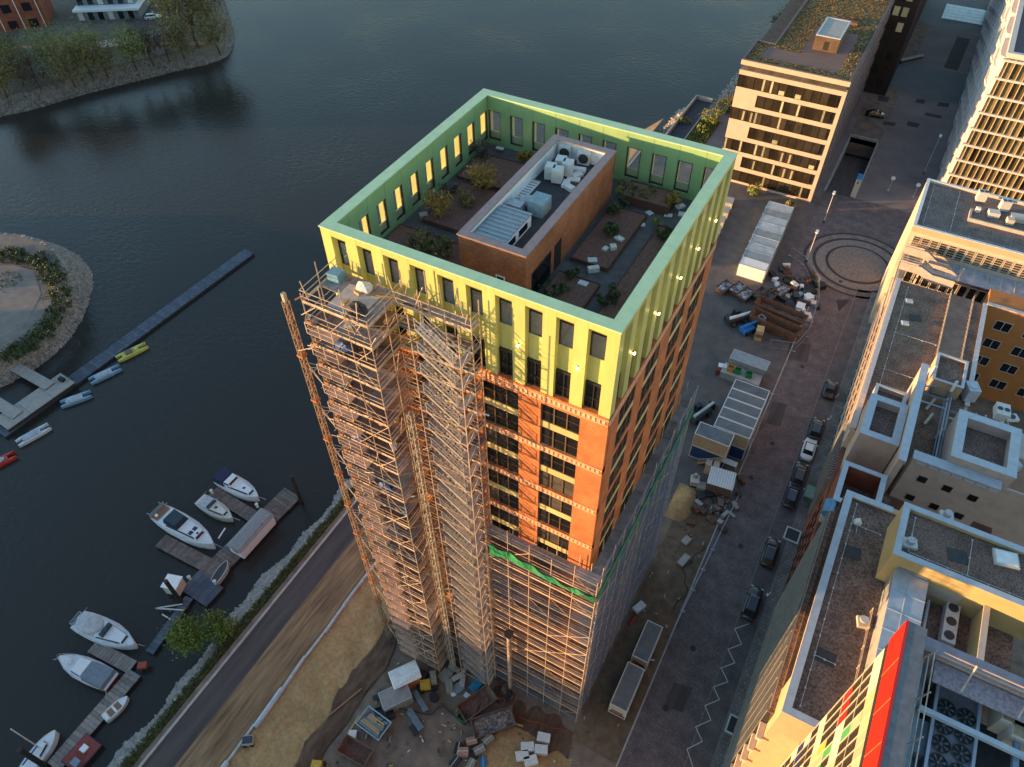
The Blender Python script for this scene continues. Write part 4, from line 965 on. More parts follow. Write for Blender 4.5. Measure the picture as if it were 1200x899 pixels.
# ------------------------------------------------------------------ low gravel roof building and its plant rooms
B3 = 17.0; BX = 17.9
b3 = thing('gravel_roof_building', 'low office building with wide brown gravel roof and sunlit stone street facade', 'building', (24, 55, 0))
MB().box(BX, 41.5, 0, 30.2, 74.2, B3-.4).build('wall', m_sand_st, b3)
MB().box(BX, 22.2, 0, 36, 41.5, 13).build('link_wall', m_redb, b3)
g = MB(); g.box(BX, 41.5, B3-.4, BX+.45, 74.2, B3-.09); g.box(29.8, 52, B3-.4, 30.2, 74.2, B3-.09); g.build('parapet', m_sand_st, b3)
g = MB(); g.box(BX-.12, 41.5, B3-.088, BX+.5, 74.2, B3); g.box(29.7, 52, B3-.088, 30.3, 74.2, B3); g.build('coping', mat('pale_coping', (.52, .48, .46), .6, scale=2), b3)
MB().box(BX+.45, 41.5, B3-.4, 29.8, 74.2, B3-.36).build('roof', mat('brown_roof_gravel', (.065, .038, .028), .95, scale=5, rgb2=(.30, .19, .135), detail=12, bump=.5, bscale=25, big=.3, contrast=(.34, .70)), b3)
# stone street facade: ledges, slats and windows
e = meshmat(MB().box(-.22, 41.6, -.12, 0, 100, .12), 'stone_ledge', mat('pale_ledge', (.50, .42, .35), .8, scale=1.2, var=.15))
for z in (3.6, 7.0, 10.4, 13.8, 16.4): inst('stone_ledge', e, b3, (BX-24, -55, z))
e = meshmat(MB().box(-.5, -.06, 3.7, -.02, .06, 12.6), 'sunshade_fin', mat('fin_metal', (.30, .29, .30), .5, scale=2, metal=.4))
for k in range(26): inst('sunshade_fin', e, b3, (BX-24, 36.2+.42*k-55, 0))
windows(b3, 'l', BX, [48.5+2.2*k for k in range(12)], [1, 4.2, 7.6, 11.0], 1.3, 2.0)
windows(b3, 'l', BX, [23.6+1.7*k for k in range(7)], [1.2, 4.0, 6.8, 9.6], .8, 1.5)
st_ = at(1131, 480, 0)
for i, (px, py) in enumerate(((1065, 354), (1060, 380))):
    t = thing('roof_hatch', ('small pale roof hatch on the brown gravel roof, further one', 'small pale roof hatch on the brown gravel roof, nearer one')[i], 'hatch', at(px, py, B3-.36), .3, 'hatches on the brown gravel roof')
    MB().box(-.5, -.4, 0, .5, .4, .3).build('upstand', m_ac, t, True); MB().box(-.4, -.3, .3, .4, .3, .36).build('lid', m_bcop, t, True)
# raised walkway
wk = thing('roof_walkway', 'paved walkway with thin railings crossing the brown gravel roof', 'walkway', (26.6, 67, B3-.36))
MB().box(25.2, 58.0, B3-.36, 28.2, 74.2, B3-.16).build('deck', brickmat('walk_pavers', (.11, .095, .09), (.14, .12, .11), (.06, .05, .045), .6, .3, True, .02), wk)
for xx in (25.2, 28.2):
    g = MB()
    for z in (.45, .9): g.beam((xx, 58, B3-.16+z), (xx, 74.2, B3-.16+z), .05)
    for k in range(18): g.beam((xx, 58+.95*k, B3-.16), (xx, 58+.95*k, B3+.75), .04)
    g.build('railing', m_tube, wk)
# plant rooms
def plantbox(label, x0, y0, x1, y1, z0, z1, cw, wall=None, rec=.8):
    t = thing('plant_room', label, 'plant room', ((x0+x1)/2, (y0+y1)/2, z0), 0, 'plant rooms on the low building')
    flat_building(t, x0, y0, x1, y1, z0, z1, wall or m_pink, None, None, cw, rec); return t
plantbox('square plant room with wide pale coping at street edge of the roof', 18.5, 37.6, 22.8, 44.6, 13, 20.6, .9, None, 1.2)
plantbox('small plant room with thin coping behind the square one', 18.9, 45.0, 22.6, 47.9, B3-.4, 19.4, .4)
plantbox('low gravel topped room joining the walkway end', 25.0, 52.6, 28.7, 57.9, B3-.4, 19.0, .35, m_peach, .4)
plantbox('large u shaped plant room with broad pale coping on the right', 28.0, 37.9, 34.6, 45.6, B3-.4, 21.8, 1.05, None, 1.6)
fw = thing('fin_wall', 'tall free standing grey fin wall beside the pipe alley', 'wall', (23.3, 44, 13))
MB().box(22.95, 34.6, 13, 23.6, 51.3, 21.75).build('wall', m_pink, fw); MB().box(22.85, 34.5, 21.75, 23.72, 51.4, 21.85).build('coping', m_bcop, fw)
gw_ = thing('windowed_wall', 'greyish rendered wall with six small dark square windows', 'wall', (29, 36.5, 8))
wx0, wx1, wy = 24.6, 33.6, 36.6
MB().box(wx0, wy, 8, wx1, 37.85, 20.6).build('wall', m_pink, gw_); MB().box(wx0-.1, wy-.1, 20.6, wx1+.1, 37.85, 20.7).build('coping', m_bcop, gw_)
MB().box(wx1, wy+1.0, 8, 42, 37.85, 20.0).build('return_wall', m_pink, gw_)
windows(gw_, 'f', wy, [26.6, 29.3, 32.0], [17.3, 13.6], .95, .95, m_frame, m_glass, .06, 0)
e = meshmat(MB().box(-.5, -.12, 0, .5, .12, .12), 'gutter_block', m_bcop)
for k in range(7): inst('gutter_block', e, gw_, (wx0+1+1.25*k-29, wy-.15-36.5, 20.2-8))
gp = thing('gutter_parapet', 'long pale blue gutter parapet between windowed wall and yellow storey', 'parapet', (27, 23, 13))
MB().box(BX+.3, 24.2, 13, 36, 24.9, 20.5).build('wall', m_pink, gp); MB().box(BX+.2, 24.1, 20.5, 36, 25.0, 20.6).build('coping', m_bcop, gp)
MB().box(BX+.3, 25, 15, 24.5, 34.5, 15.06).build('court_floor', m_gravel, gp)
MB().ring(BX+.2, 28.4, 22.9, 34.5, .5, 13, 18.4).build('court_wall', m_redb, gp); MB().ring(BX+.15, 28.35, 22.92, 34.55, .62, 18.4, 18.5).build('court_coping', m_bcop, gp)
bt = thing('rain_pipe_head', 'rounded blue vent hood at the street corner of the court', 'vent', (BX+.1, 27.2, 17))
MB().tube((BX+.1, 26.4, 18.0), (BX+.1, 28.3, 18.0), .62, 14).build('hood', mat('hood_blue', (.06, .22, .38), .45, scale=2), bt); MB().box(BX-.3, 26.6, 16, BX+.5, 28.1, 17.5).build('hood_base', m_bcop, bt)
# pipes and boxes in the alley
al = thing('pipe_rack', 'bundle of pale blue pipes running through the plant room alley', 'pipes', (26, 45, B3-.36))
for i, (x, z) in enumerate(((23.95, .3), (24.25, .55), (24.5, .3), (27.3, .3), (27.55, .6), (27.8, .9))):
    MB().tube((x, 38.2, B3+z), (x, 51.5, B3+z), .11, 7).build('pipe', m_blue if i % 2 else m_bcop, al)
for k, (x0, y0, x1, y1) in enumerate(((24, 49.5, 27.5, 49.5), (24, 50.8, 27.8, 50.8), (24.4, 51.8, 26.4, 53.0), (28, 46.8, 35, 46.8), (28, 48.0, 36, 48.0), (28, 49.0, 36, 49.0), (31, 46.2, 31, 50.5), (34.5, 46.2, 34.5, 50.5))):
    MB().tube((x0, y0, B3+.5+.2*(k % 3)), (x1, y1, B3+.5+.2*(k % 3)), .12, 7).build('pipe', m_blue if k % 2 else m_bcop, al)
m_beige = mat('beige_duct', (.48, .42, .30), .6, scale=3)
for i, (a, c_) in enumerate((((1096, 467), (1085, 480)), ((1093, 485), (1083, 497)), ((1105, 502), (1096, 514)), ((1113, 509), (1105, 518)))):
    p, q = at(*a, B3), at(*c_, B3)
    t = MB().beam(p, q, .3, .28); o = t.build('cable_duct', m_beige); tag(o, 'short beige cable duct on alley floor, ' + ('furthest from the street corner', 'second along the alley', 'third along the alley', 'nearest the windowed wall')[i], 'duct', 'beige ducts in the plant room alley')
for i, (px, py, sx, sy, sz) in enumerate(((1098, 452, 1.0, .9, 1.3), (1118, 520, .7, .7, .8), (1090, 455, .5, .9, 1.5), (1112, 460, .6, .6, 1.6), (1135, 462, 1.4, 1.8, 2.2), (1170, 510, 1.4, 1.0, .5), (1185, 545, 1.6, 1.4, 1.2))):
    q = at(px, py, B3+.3)
    t = thing('roof_machine', ('pale boxy machine at the walkway end of the pipe alley', 'white bent vent pipe box at the near end of the alley', 'narrow grey cabinet left of the boxy machine', 'slim blue cabinet right of the boxy machine', 'tall silver duct elbow at corner of the orange court', 'pale hatch on the floor inside u shaped room', 'large vent drum at right end of the u shaped room')[i], 'machine', (q.x, q.y, B3-.36 if i != 5 else 20.3), .1*i)
    mm_ = (m_ac, m_white, m_steel, m_blue, m_bcop, m_ac, m_bcop)[i]
    MB().box(-sx/2, -sy/2, .1, sx/2, sy/2, sz).build('casing', mm_, t, True); MB().box(-sx/2-.05, -sy/2-.05, 0, sx/2+.05, sy/2+.05, .1).build('plinth', m_dark, t, True)
    MB().tube((0, 0, sz), (0, 0, sz+.12), min(sx, sy)*.35, 12).build('top_vent', m_acd if i in (0, 5) else mm_, t, True)
ac_unit(at(1171, 487, 20), .1, 'white twin fan condenser on rails beside the u shaped room', 1.5, 2.0, 1.2, 2, 'condensers', True)
# more services in the alley and behind the u shaped room
sv = thing('service_pipes', 'tangle of pale pipes and cable trays behind the u shaped plant room', 'pipes', (32, 49, B3-.36))
rs = random.Random(6)
for k in range(9):
    x = 28.5+rs.random()*7; y = 46.3+rs.random()*4; L_ = rs.uniform(1.2, 3.5); d_ = (L_, 0) if k % 2 else (0, L_*.7)
    MB().tube((x, y, B3+.2+.3*rs.random()), (x+d_[0], y+d_[1], B3+.2+.3*rs.random()), rs.choice((.08, .12, .2)), 7).build('pipe', rs.choice((m_blue, m_bcop, m_steel)), sv)
MB().box(28.4, 46.4, B3-.3, 36, 46.9, B3+.25).build('cable_tray', m_bcop, sv)
for i, (x, y) in enumerate(((24.2, 53.2), (24.9, 53.9), (27.6, 52.4))):
    t = thing('antenna_mast', 'slim rooftop antenna panel by the walkway end, '+('left', 'middle', 'right')[i]+' of three', 'antenna', (x, y, B3-.36), .3*i, 'rooftop antennas'); MB().tube((0, 0, 0), (0, 0, 3.4), .06, 6).build('pole', m_steel, t, True); MB().box(-.16, -.1, 1.4, .16, .1, 3.3).build('panel', m_white, t, True)
# orange court wall
oc = thing('orange_court_wing', 'orange rendered courtyard wing with pairs of dark windows', 'building', (37, 76, 0))
MB().box(30.3, 74.0, 0, 48, 78, B3).build('wall', m_oran, oc); MB().box(30.2, 73.9, B3, 48, 74.5, B3+.1).build('coping', mat('pale_coping', (.52, .48, .46)), oc)
windows(oc, 'f', 74.0, [33.5, 37.4, 41.3], [13.2, 9.7, 6.2, 2.7], 2.2, 1.7, m_ac, m_glass, .05)
MB().box(30.3, 46.5, 0, 50, 50.8, 16.6).build('court_near_wall', m_pink, oc)

# ---------------- corner office with rooftop condensers
B4 = 20.6
b4 = thing('corner_office', 'office with pale edged gravel roof, louvred sunlit front and rooftop condensers', 'building', (25, 90, 0))
flat_building(b4, 17.3, 83.2, 50, 98.0, 0, B4, m_sand_st, mat('white_blue_coping', (.58, .60, .62), .5, scale=2), mat('grey_brown_gravel', (.075, .054, .048), .95, scale=5, rgb2=(.27, .20, .17), detail=12, contrast=(.34, .70), big=.25), .5, .5)
MB().box(17.3-.03, 83.12, B4-1.0, 50, 83.195, B4-.1).build('fascia', m_peach, b4)
windows(b4, 'f', 83.2, [18.6+1.3*k for k in range(16)], [16.6, 13.2], 1.12, 2.4, m_cream, glassmat('louvre_glass', (.06, .05, .035), .3), .12, 0)
e = meshmat(MB().box(-.5, -.16, -.02, .5, -.08, .03), 'louvre', m_cream)
for u_ in range(16):
    for k in range(5): inst('louvre', e, b4, (18.6+1.3*u_-25, 83.2-90, 16.95+.42*k))
MB().box(18, 79.5, 0, 50, 83.1, 12.6).build('terrace_block', m_cream, b4); MB().box(18, 79.5, 12.6, 50, 83.1, 12.7).build('terrace', m_conc, b4)
MB().box(17.6, 79.1, 15.9, 50, 83.15, 16.0).build('canopy', glassmat('canopy_glass', (.25, .30, .36), .2), b4)
e = meshmat(MB().box(-.05, 79.0, 15.85, .05, 83.15, 16.06), 'canopy_bar', m_cream)
for k in range(16): inst('canopy_bar', e, b4, (18.5+1.9*k-25, -90, 0))
MB().box(20, 75.0, 0, 50, 79.0, 11.0).build('lower_block', m_cream, b4)
windows(b4, 'f', 79.5, [19.5+1.3*k for k in range(14)], [13.0], 1.1, 2.2, m_cream, m_glass, .1, 0)
# escape stairs with parapets
m_stair = mat('stair_concrete', (.42, .36, .33), .8, scale=1.5, var=.15)
def ribbon(pts, y, th, z0, z1):
    m_ = MB(); m_.loft([[(p[0], y, p[2]+z0), (p[0], y+th, p[2]+z0), (p[0], y+th, p[2]+z1), (p[0], y, p[2]+z1)] for p in pts]); return m_
def escape(label, pts, wd):
    o = Vector(pts[0]); t = thing('escape_stair', label, 'stairs', pts[0], 0, 'zigzag escape stairs below the corner office')
    q = [Vector(p)-o for p in pts]; q = [Vector((p.x, 0, p.z)) for p in q]
    ribbon(q, 0, wd, -.18, 0).build('flight', m_conc, t, True)
    ribbon(q, -.14, .14, -.3, 1.0).build('parapet', m_stair, t, True); ribbon(q, wd, .14, -.3, .25).build('parapet', m_stair, t, True)
    for z in (.55, .95): ribbon(q, wd+.04, .05, z, z+.05).build('handrail', m_tube, t, True)
    for a_, c_ in zip(q, q[1:]):
        if abs(a_.z-c_.z) < .3: continue
        g = MB(); k = 8
        for j in range(k):
            p = a_+(c_-a_)*((j+.5)/k); g.box(p.x-.15, .02, p.z-.02, p.x+.13, wd-.02, p.z+.10)
        g.build('tread', m_plankg, t, True)
    for x in (q[1].x, q[-2].x): MB().box(x-.12, .1, -o.z+12.8, x+.12, .35, -.3).build('column', m_cream, t, True)
escape('upper zigzag escape stair with pinkish parapet below corner office', [(17.5, 80.4, 17.6), (20.6, 80.4, 17.6), (22.4, 80.4, 16.4), (24.0, 80.4, 16.4), (26.2, 80.4, 14.6), (28.6, 80.4, 14.6)], 1.6)
escape('lower zigzag escape stair dropping to the brown gravel roof', [(17.5, 76.4, 17.4), (20.4, 76.4, 17.4), (22.2, 76.4, 16.6+.0), (23.6, 76.4, 16.6), (25.4, 75.2, 16.55)], 1.5)
for i, (px, py, rz) in enumerate(((1148, 235, .2), (1175, 246, .25))):
    ac_unit(at(px, py, B4-.1), rz, ('tall white twin fan condenser on corner office roof, left', 'white twin fan condenser on corner office roof, right')[i], 1.4, 1.0, 1.7, 2, 'condensers on the corner office', True)
for i, (px, py, a, b_, hh) in enumerate(((1163, 253, 1.6, 1.2, .9), (1182, 262, 1.0, 1.0, 1.0), (1192, 258, 2.2, 1.6, .8), (1145, 248, .6, .6, .8))):
    q = at(px, py, B4-.4); t = thing('roof_machine', ('pale box machine between the condensers of corner office', 'rounded pale vent drum right of the corner office condensers', 'flat beige plant at the right picture edge of corner office', 'white pipe elbow under the left corner office condenser')[i], 'machine', (q.x, q.y, B4-.47), .2, 'machines on the corner office')
    MB().box(-a/2, -b_/2, .05, a/2, b_/2, hh).build('casing', (m_ac, m_cream, m_cream, m_white)[i], t, True); MB().box(-a/2-.06, -b_/2-.06, 0, a/2+.06, b_/2+.06, .05).build('plinth', m_dark, t, True)
cu = thing('roof_upstand', 'low pale upstand strip framing the machines on corner office roof', 'upstand', (29, 89.6, B4-.47))
MB().box(24.5, 89.0, B4-.47, 24.8, 92, B4+.1).box(24.8, 89.0, B4-.47, 45, 89.3, B4+.1).build('strip', m_conc, cu)

# ---------------- white terraced tower, top right
wt = thing('white_terrace_tower', 'cream white tower with ribbed balconies and glazed sunlit front', 'tower', (33, 150, 0))
WZ = 31.5; m_wst = mat('cream_white_stone', (.52, .47, .45), .75, scale=.9, var=.08, detail=7)
MB().box(22.6, 126.3, 0, 60, 250, WZ-.6).build('wall', m_wst, wt)
MB().ring(22.2, 125.9, 60, 250, .9, WZ-.6, WZ).build('parapet', m_wst, wt); MB().box(23.1, 126.8, WZ-.6, 59.1, 249.1, WZ-.55).build('roof', mat('purple_roof', (.09, .075, .085), .9, scale=2, var=.3), wt)
e = meshmat(MB().box(22.0, 125.6, -.18, 60, 126.3, .18), 'floor_slab', m_wst); MB().box(22.5, 126.22, 0, 60, 126.29, WZ-1).build('glazing_back', m_interior, wt)
for k in range(10): inst('floor_slab', e, wt, (-33, -150, 1.0+3.25*k))
e = meshmat(MB().box(-.06, 125.75, 0, .06, 126.2, WZ-1), 'mullion', mat('tan_mullion', (.42, .34, .22), .6, scale=2))
for k in range(30): inst('mullion', e, wt, (23.0+1.15*k-33, -150, 0))
e = meshmat(MB().box(.08, 126.1, .2, 1.07, 126.14, 2.85), 'pane', glassmat('amber_glass', (.10, .085, .05), .2, .5, .8))
for k in range(26):
    for j in range(9): inst('pane', e, wt, (23.0+1.15*k-33, -150, 1.0+3.25*j))
# bays stepping along the left side, each with a rounded rib per storey
e = MB(); zz_ = 0
for k in range(9):
    z = 1.0+3.25*k
    e.prism([(22.6, 0), (21.3, .8), (21.0, 3), (21.3, 9.5), (22.6, 10.2)], z-.3, z+1.0)
    e.prism([(22.6, .2), (21.6, .9), (21.4, 3), (21.6, 9.3), (22.6, 10)], z+1.002, z+2.94)
me = meshmat(e, 'balcony_bay', m_wst)
for k in range(11): inst('balcony_bay', me, wt, (-33+.35*k*.0, 127.5+10.8*k-150, 0))

# ---------------- sand coloured office block by the river
NZ = 25.8; nx0, nx1, ny0, ny1 = -20.6, -.4, 115.2, 165
nb = thing('riverside_office', 'sand coloured riverside office with offset window bands and planted roof', 'building', ((nx0+nx1)/2, (ny0+ny1)/2, 0))
MB().box(nx0+.45, ny0+.45, 0, nx1-.3, ny1, NZ-.8).build('core', m_interior, nb)
nbl = nb.location
e_side = MB()
lev = [0, 3.55, 7.1, 10.65, 14.2, 17.75, 21.3]
m_nst = mat('warm_stone', (.44, .33, .265), .85, scale=.9, rgb2=(.52, .40, .33), detail=9)
for k in range(8):
    z = -.2+3.35*k+ (0 if k else .2); z = .25+3.32*k
    MB().box(nx0, ny0, z-.62 if k else 0, nx1, ny0+.5, z+.26).build('stone_band', m_nst, nb)
    if k in (1, 3, 5): MB().box(nx0, ny0+.002, z+.26, nx0+4.4, ny0+.5, z+2.70).build('stone_panel', m_nst, nb)
    if k < 7: MB().box(nx1-.7, ny0+.004, z+.26, nx1, ny0+.48, z+2.70).build('stone_panel', m_nst, nb)
    # side facade bands
    MB().box(nx1-.3, ny0+.5, z-.75 if k else 0, nx1-.02, ny1, z+.45).build('stone_band', mat('side_cladding', (.20, .15, .13), .7, scale=2), nb)
m_amb = glassmat('office_glass', (.030, .024, .016), .12, .35); m_curt = mat('blind_fabric', (.34, .31, .22), .8, scale=3, var=.2, randv=.4)
fr = MB(); wd, hh = 1.55, 2.43
fr.box(-wd/2, -.04, 0, -wd/2+.06, .1, hh); fr.box(wd/2-.06, -.04, 0, wd/2, .1, hh); fr.box(-wd/2+.06, -.04, hh-.06, wd/2-.06, .1, hh); fr.box(-wd/2+.06, -.04, 0, wd/2-.06, .1, .06)
me = meshmat(fr, 'window', m_frame); mg = meshmat(MB().box(-wd/2+.06, .03, .06, wd/2-.06, .05, hh-.06), 'pane', m_amb)
cu1 = meshmat(MB().box(-wd/2+.08, .005, .08, -wd/2+.5, .025, hh-.1), 'blind', m_curt); cu2 = meshmat(MB().box(.05, .005, .08, .42, .025, hh-.4), 'blind', m_curt); cu3 = meshmat(MB().box(-.5, .005, .08, .55, .025, .9), 'blind', m_curt)
rn = random.Random(5)
for k in range(7):
    z = .25+3.32*k+.262
    u = nx0+(4.4 if k in (1, 3, 5) else 0)+.8
    while u < nx1-1.2:
        o = inst('window', me, nb, (u-nbl.x, ny0+.05-nbl.y, z)); inst('pane', mg, o, (0, 0, 0))
        q = rn.random()
        if k in (0, 1, 2): q *= .6
        if q < .10: inst('blind', cu1, o, (0, 0, 0))
        elif q < .17: inst('blind', cu2, o, (0, 0, 0))
        elif q < .21: inst('blind', cu3, o, (0, 0, 0))
        u += 1.58
me2 = meshmat(MB().box(-.02, -.7, .5, .02, .7, 2.5), 'side_window', m_amb)
for k in range(7):
    for j in range(20): inst('side_window', me2, nb, (nx1-.28-nbl.x, ny0+2+2.3*j-nbl.y, .25+3.32*k))
m_moss = mat('sedum_roof', (.15, .095, .04), .95, scale=1.3, rgb2=(.31, .21, .085), detail=11, bump=.5, bscale=10, contrast=(.35, .65))  # brown gold base carries the grazing sunlight
# planted roof with notch on the river side
rp_ = MB(); rp_.box(nx0+.4, ny0+.4, NZ-.8, nx1-.4, 124.5, NZ-.35); rp_.box(-16.6, 124.5, NZ-.8, nx1-.4, ny1, NZ-.35); rp_.build('planted_roof', m_moss, nb)
g = MB(); g.box(nx0-.03, ny0-.03, NZ-.8, nx1+.03, ny0+.4, NZ); g.box(nx0-.03, ny0+.4, NZ-.8, nx0+.4, 125, NZ); g.box(nx1-.4, ny0+.4, NZ-.8, nx1+.03, ny1, NZ); g.box(nx0+.4, 124.55, NZ-.8, -16.6, 125, NZ); g.box(-17.05, 125, NZ-.8, -16.6, ny1, NZ); g.build('parapet', mat('dark_fascia', (.10, .08, .085), .7, scale=2), nb)
MB().box(nx0-.06, ny0-.08, NZ-1.0, nx1+.05, ny0-.035, NZ-.12).build('cornice', m_nst, nb)
d = MB(); d.box(-17.8, 118.2, NZ-.349, -3.2, 123.3, NZ-.27); d.box(-11.5, 123.3, NZ-.349, -3.2, 137, NZ-.27); d.build('roof_terrace', mat('red_brown_decking', (.15, .085, .07), .85, scale=1.2, rgb2=(.22, .135, .11), stretch=(.4, 5, 1)), nb)
rr_ = random.Random(4); tp_ = []
for _ in range(5200):
    x, y = rr_.uniform(nx0+.5, nx1-.5), rr_.uniform(ny0+.5, 164)
    if (y > 124.4 and x < -16.4) or (-17.9 < x < -3.1 and 118.1 < y < 123.4) or (-11.6 < x < -3.1 and 123.2 < y < 137): continue
    tp_.append((x, y, NZ-.36))
tufts('roof_sedum', tp_, .12, .38, mat('sedum_blades', (.16, .10, .042), .9, scale=3.5, rgb2=(.29, .195, .08)), 'sedum and grasses coloured sunlit gold on the planted roof', 'roof plants', 9, .12)  # blades tinted sunlit gold, added to catch the low sun
rh = thing('roof_house', 'small brick lift housing with grey gravel top on the planted roof', 'roof house', (-8.3, 129, NZ-.27))
q0, q1 = at(955, 57, NZ-.2), at(980, 62, NZ-.2)
MB().box(-10.0, 126.2, NZ-.27, -5.4, 135.6, NZ+2.4).build('wall', brickmat('brown_brick', (.14, .09, .055), (.10, .06, .04), (.07, .05, .04), .3, .1), rh)
MB().ring(-10.05, 126.15, -5.35, 135.65, .35, NZ+2.4, NZ+2.55).build('coping', m_bcop, rh); MB().box(-9.7, 126.5, NZ+2.4, -5.7, 135.3, NZ+2.45).build('roof', m_conc, rh)
MB().box(-8.1, 126.16, NZ, -7.2, 126.19, NZ+1.6).build('door', m_frame, rh)
bs = MB().box(-9.5, 141, NZ-.35, -4.5, 142.2, NZ+.3).build('roof_trough', m_rust); tag(bs, 'dark steel trough at far end of the planted roof', 'trough')
# dark building behind
db = thing('dark_office', 'black brick office with lit cream windows behind the riverside office', 'building', (-2, 195, 0))
MB().box(-16, 170, 0, 4.6, 240, 30).build('wall', mat('black_brick', (.035, .018, .015), .8, scale=2, var=.3), db)
windows(db, 'f', 170, [-14.8+1.9*k for k in range(10)], [1.5+3.4*k for k in range(8)], 1.5, 2.3, m_frame, m_amb, .05, 1)
m_lit = mat('lit_window_cream', (.60, .50, .28), .7, scale=3, var=.15, randv=.25)  # cream colour stands in for lit windows, nothing glows behind
e = meshmat(MB().box(-.66, -.1, .1, .66, -.06, 2.1), 'blind', m_lit)
for k, (i, j) in enumerate(((9, 7), (8, 7), (7, 7), (6, 7), (9, 6), (9, 5), (5, 6), (5, 5), (6, 5), (7, 5), (9, 4), (4, 5), (8, 5))): inst('blind', e, db, (-14.8+1.9*i+2, 170-195-.0, 1.5+3.4*j))
# skylight grid in the plaza
sk2 = thing('plaza_skylight', 'large pale blue glass skylight grid set into the plaza', 'skylight', (17, 232, 0))
MB().box(10.2, 226, 0, 23.6, 238, .12).build('frame', m_steel, sk2)
e = meshmat(MB().box(0, 0, 0, 1.32, 2.2, .05), 'skylight_pane', mat('pale_blue_glass', (.30, .52, .62), .25, scale=1, var=.1, randv=.15))
for i in range(9):
    for j in range(5): inst('skylight_pane', e, sk2, (10.4+1.46*i-17, 226.2+2.35*j-232, .125))

# ---------------- island houses, top left
rbk = thing('red_brick_house', 'red brick waterfront house with white downpipes on the island', 'building', (-226, 96, 0), R(45))
MB().box(-16, -2, 0, 9.5, 10, 9).build('wall', m_redb, rbk, True)
e = meshmat(MB().box(-.1, -.12, 0, .1, 0, 9.2), 'downpipe', m_white)
for k in range(5): inst('downpipe', e, rbk, (8.5-5.5*k, -2, 0))
fr = MB().box(-1.2, -.08, 0, 1.2, .02, 2.2); me = meshmat(fr, 'window', m_glass)
for k in range(4):
    for z in (.4, 4.8): inst('window', me, rbk, (5.8-5.5*k, -2, z))
MB().box(-16.2, -2.2, 9, 9.7, 10.2, 9.4).build('roof', m_gravel, rbk, True)
wh = thing('white_terrace_house', 'white stepped house with long balcony bands on the island', 'building', (-208, 116, 0), R(33))
for k in range(3):
    MB().box(-9, -4+3.0*k, 3.2*k, 9-1.2*k, 12, 3.2*k+2.6).build('storey', mat('white_house_glass', (.16, .18, .19), .3, scale=.6, var=.5), wh, True)
    MB().box(-9.4, -4.5+3.0*k, 3.2*k+2.6, 9.4-1.2*k, 12, 3.2*k+3.2).build('balcony_band', m_white, wh, True)
    for j in range(6): MB().box(-8.5+2.9*j, -4.06+3*k, 3.2*k+.2, -7.0+2.9*j, -3.98+3*k, 3.2*k+2.4).build('window', m_glass if (j+k) % 3 else m_ac, wh, True)
# ------------------------------------------------------------------ vehicles
m_tyre = m_black; m_rim = mat('wheel_rim', (.35, .35, .36), .4, metal=.6, scale=4)
m_carglass = mat('car_glass', (.012, .014, .017), .06, scale=2, var=.2, spec=.6)
m_head = mat('headlight', (.6, .62, .62), .2, scale=4); m_tail = mat('tail_light', (.35, .02, .015), .3, scale=4)
def make_car(label, loc, rz, paint, L=4.4, Wd=1.8, Hc=1.45, group='cars parked along the kerb', estate=False):
    t = thing('parked_car', label, 'car', loc, rz, group)
    h = L/2
    secs = [(-h, .62, .35, .62), (-h+.15, .86, .25, .82), (-h+.7, .97, .2, .92), (-.4, 1.0, .2, .95), (.75, 1.0, .2, .93), (h-.7, .97, .22, .80), (h-.2, .86, .28, .68), (h, .60, .38, .58)]
    b_ = MB(); rings = []
    for x, w_, z0, z1 in secs:
        q = w_*Wd/2; rings.append([(x, -q, z0), (x, q, z0), (x, q*1.02, (z0+z1)/2), (x, q*.93, z1-.04), (x, q*.78, z1), (x, -q*.78, z1), (x, -q*.93, z1-.04), (x, -q*1.02, (z0+z1)/2)])
    b_.loft(rings); b_.sm = True; b_.build('body', paint, t, True)
    r0 = -h+(.25 if estate else .75)
    cb = MB(); zb = .90
    R1 = [(r0, .70, zb), (r0+.45, .80, zb), (.45, .82, zb), (1.15, .74, zb)]
    base = [(r0, -.72*Wd/2, zb), (1.25, -.72*Wd/2, zb-.03), (1.25, .72*Wd/2, zb-.03), (r0, .72*Wd/2, zb)]
    base = [(r0, -.80*Wd/2, zb), (1.2, -.80*Wd/2, zb-.05), (1.2, .80*Wd/2, zb-.05), (r0, .80*Wd/2, zb)]
    top = [(r0+.45, -.62*Wd/2, Hc-.03), (.35, -.62*Wd/2, Hc-.03), (.35, .62*Wd/2, Hc-.03), (r0+.45, .62*Wd/2, Hc-.03)]
    cb.loft([base, top]); cb.build('glasshouse', m_carglass, t, True)
    rf = MB(); rf.loft([[(r0+.42, -.63*Wd/2, Hc-.03), (.40, -.63*Wd/2, Hc-.03), (.40, .63*Wd/2, Hc-.03), (r0+.42, .63*Wd/2, Hc-.03)], [(r0+.55, -.55*Wd/2, Hc+.02), (.22, -.55*Wd/2, Hc+.02), (.22, .55*Wd/2, Hc+.02), (r0+.55, .55*Wd/2, Hc+.02)]])
    ro = rf.build('roof', paint, t, True)
    for sx in (-1, 1):
        for sy in (-1, 1):
            wl = MB().tube((sx*L*.295, sy*(Wd/2-.20), .32), (sx*L*.295, sy*(Wd/2+.01), .32), .32, 14).build('wheel', m_tyre, t, True)
            MB().tube((sx*L*.295, sy*(Wd/2-.02), .32), (sx*L*.295, sy*(Wd/2+.02), .32), .19, 10).build('rim', m_rim, wl, True)
    for sy in (-1, 1):
        MB().obox((h-.14, sy*Wd*.34, .60), (.16, .34, .14)).build('headlight', m_head, t, True)
        MB().obox((-h+.10, sy*Wd*.36, .68), (.12, .28, .14)).build('tail_light', m_tail, t, True)
        MB().obox((.85, sy*(Wd/2+.07), .95), (.16, .18, .12)).build('mirror', paint, t, True)
    return t
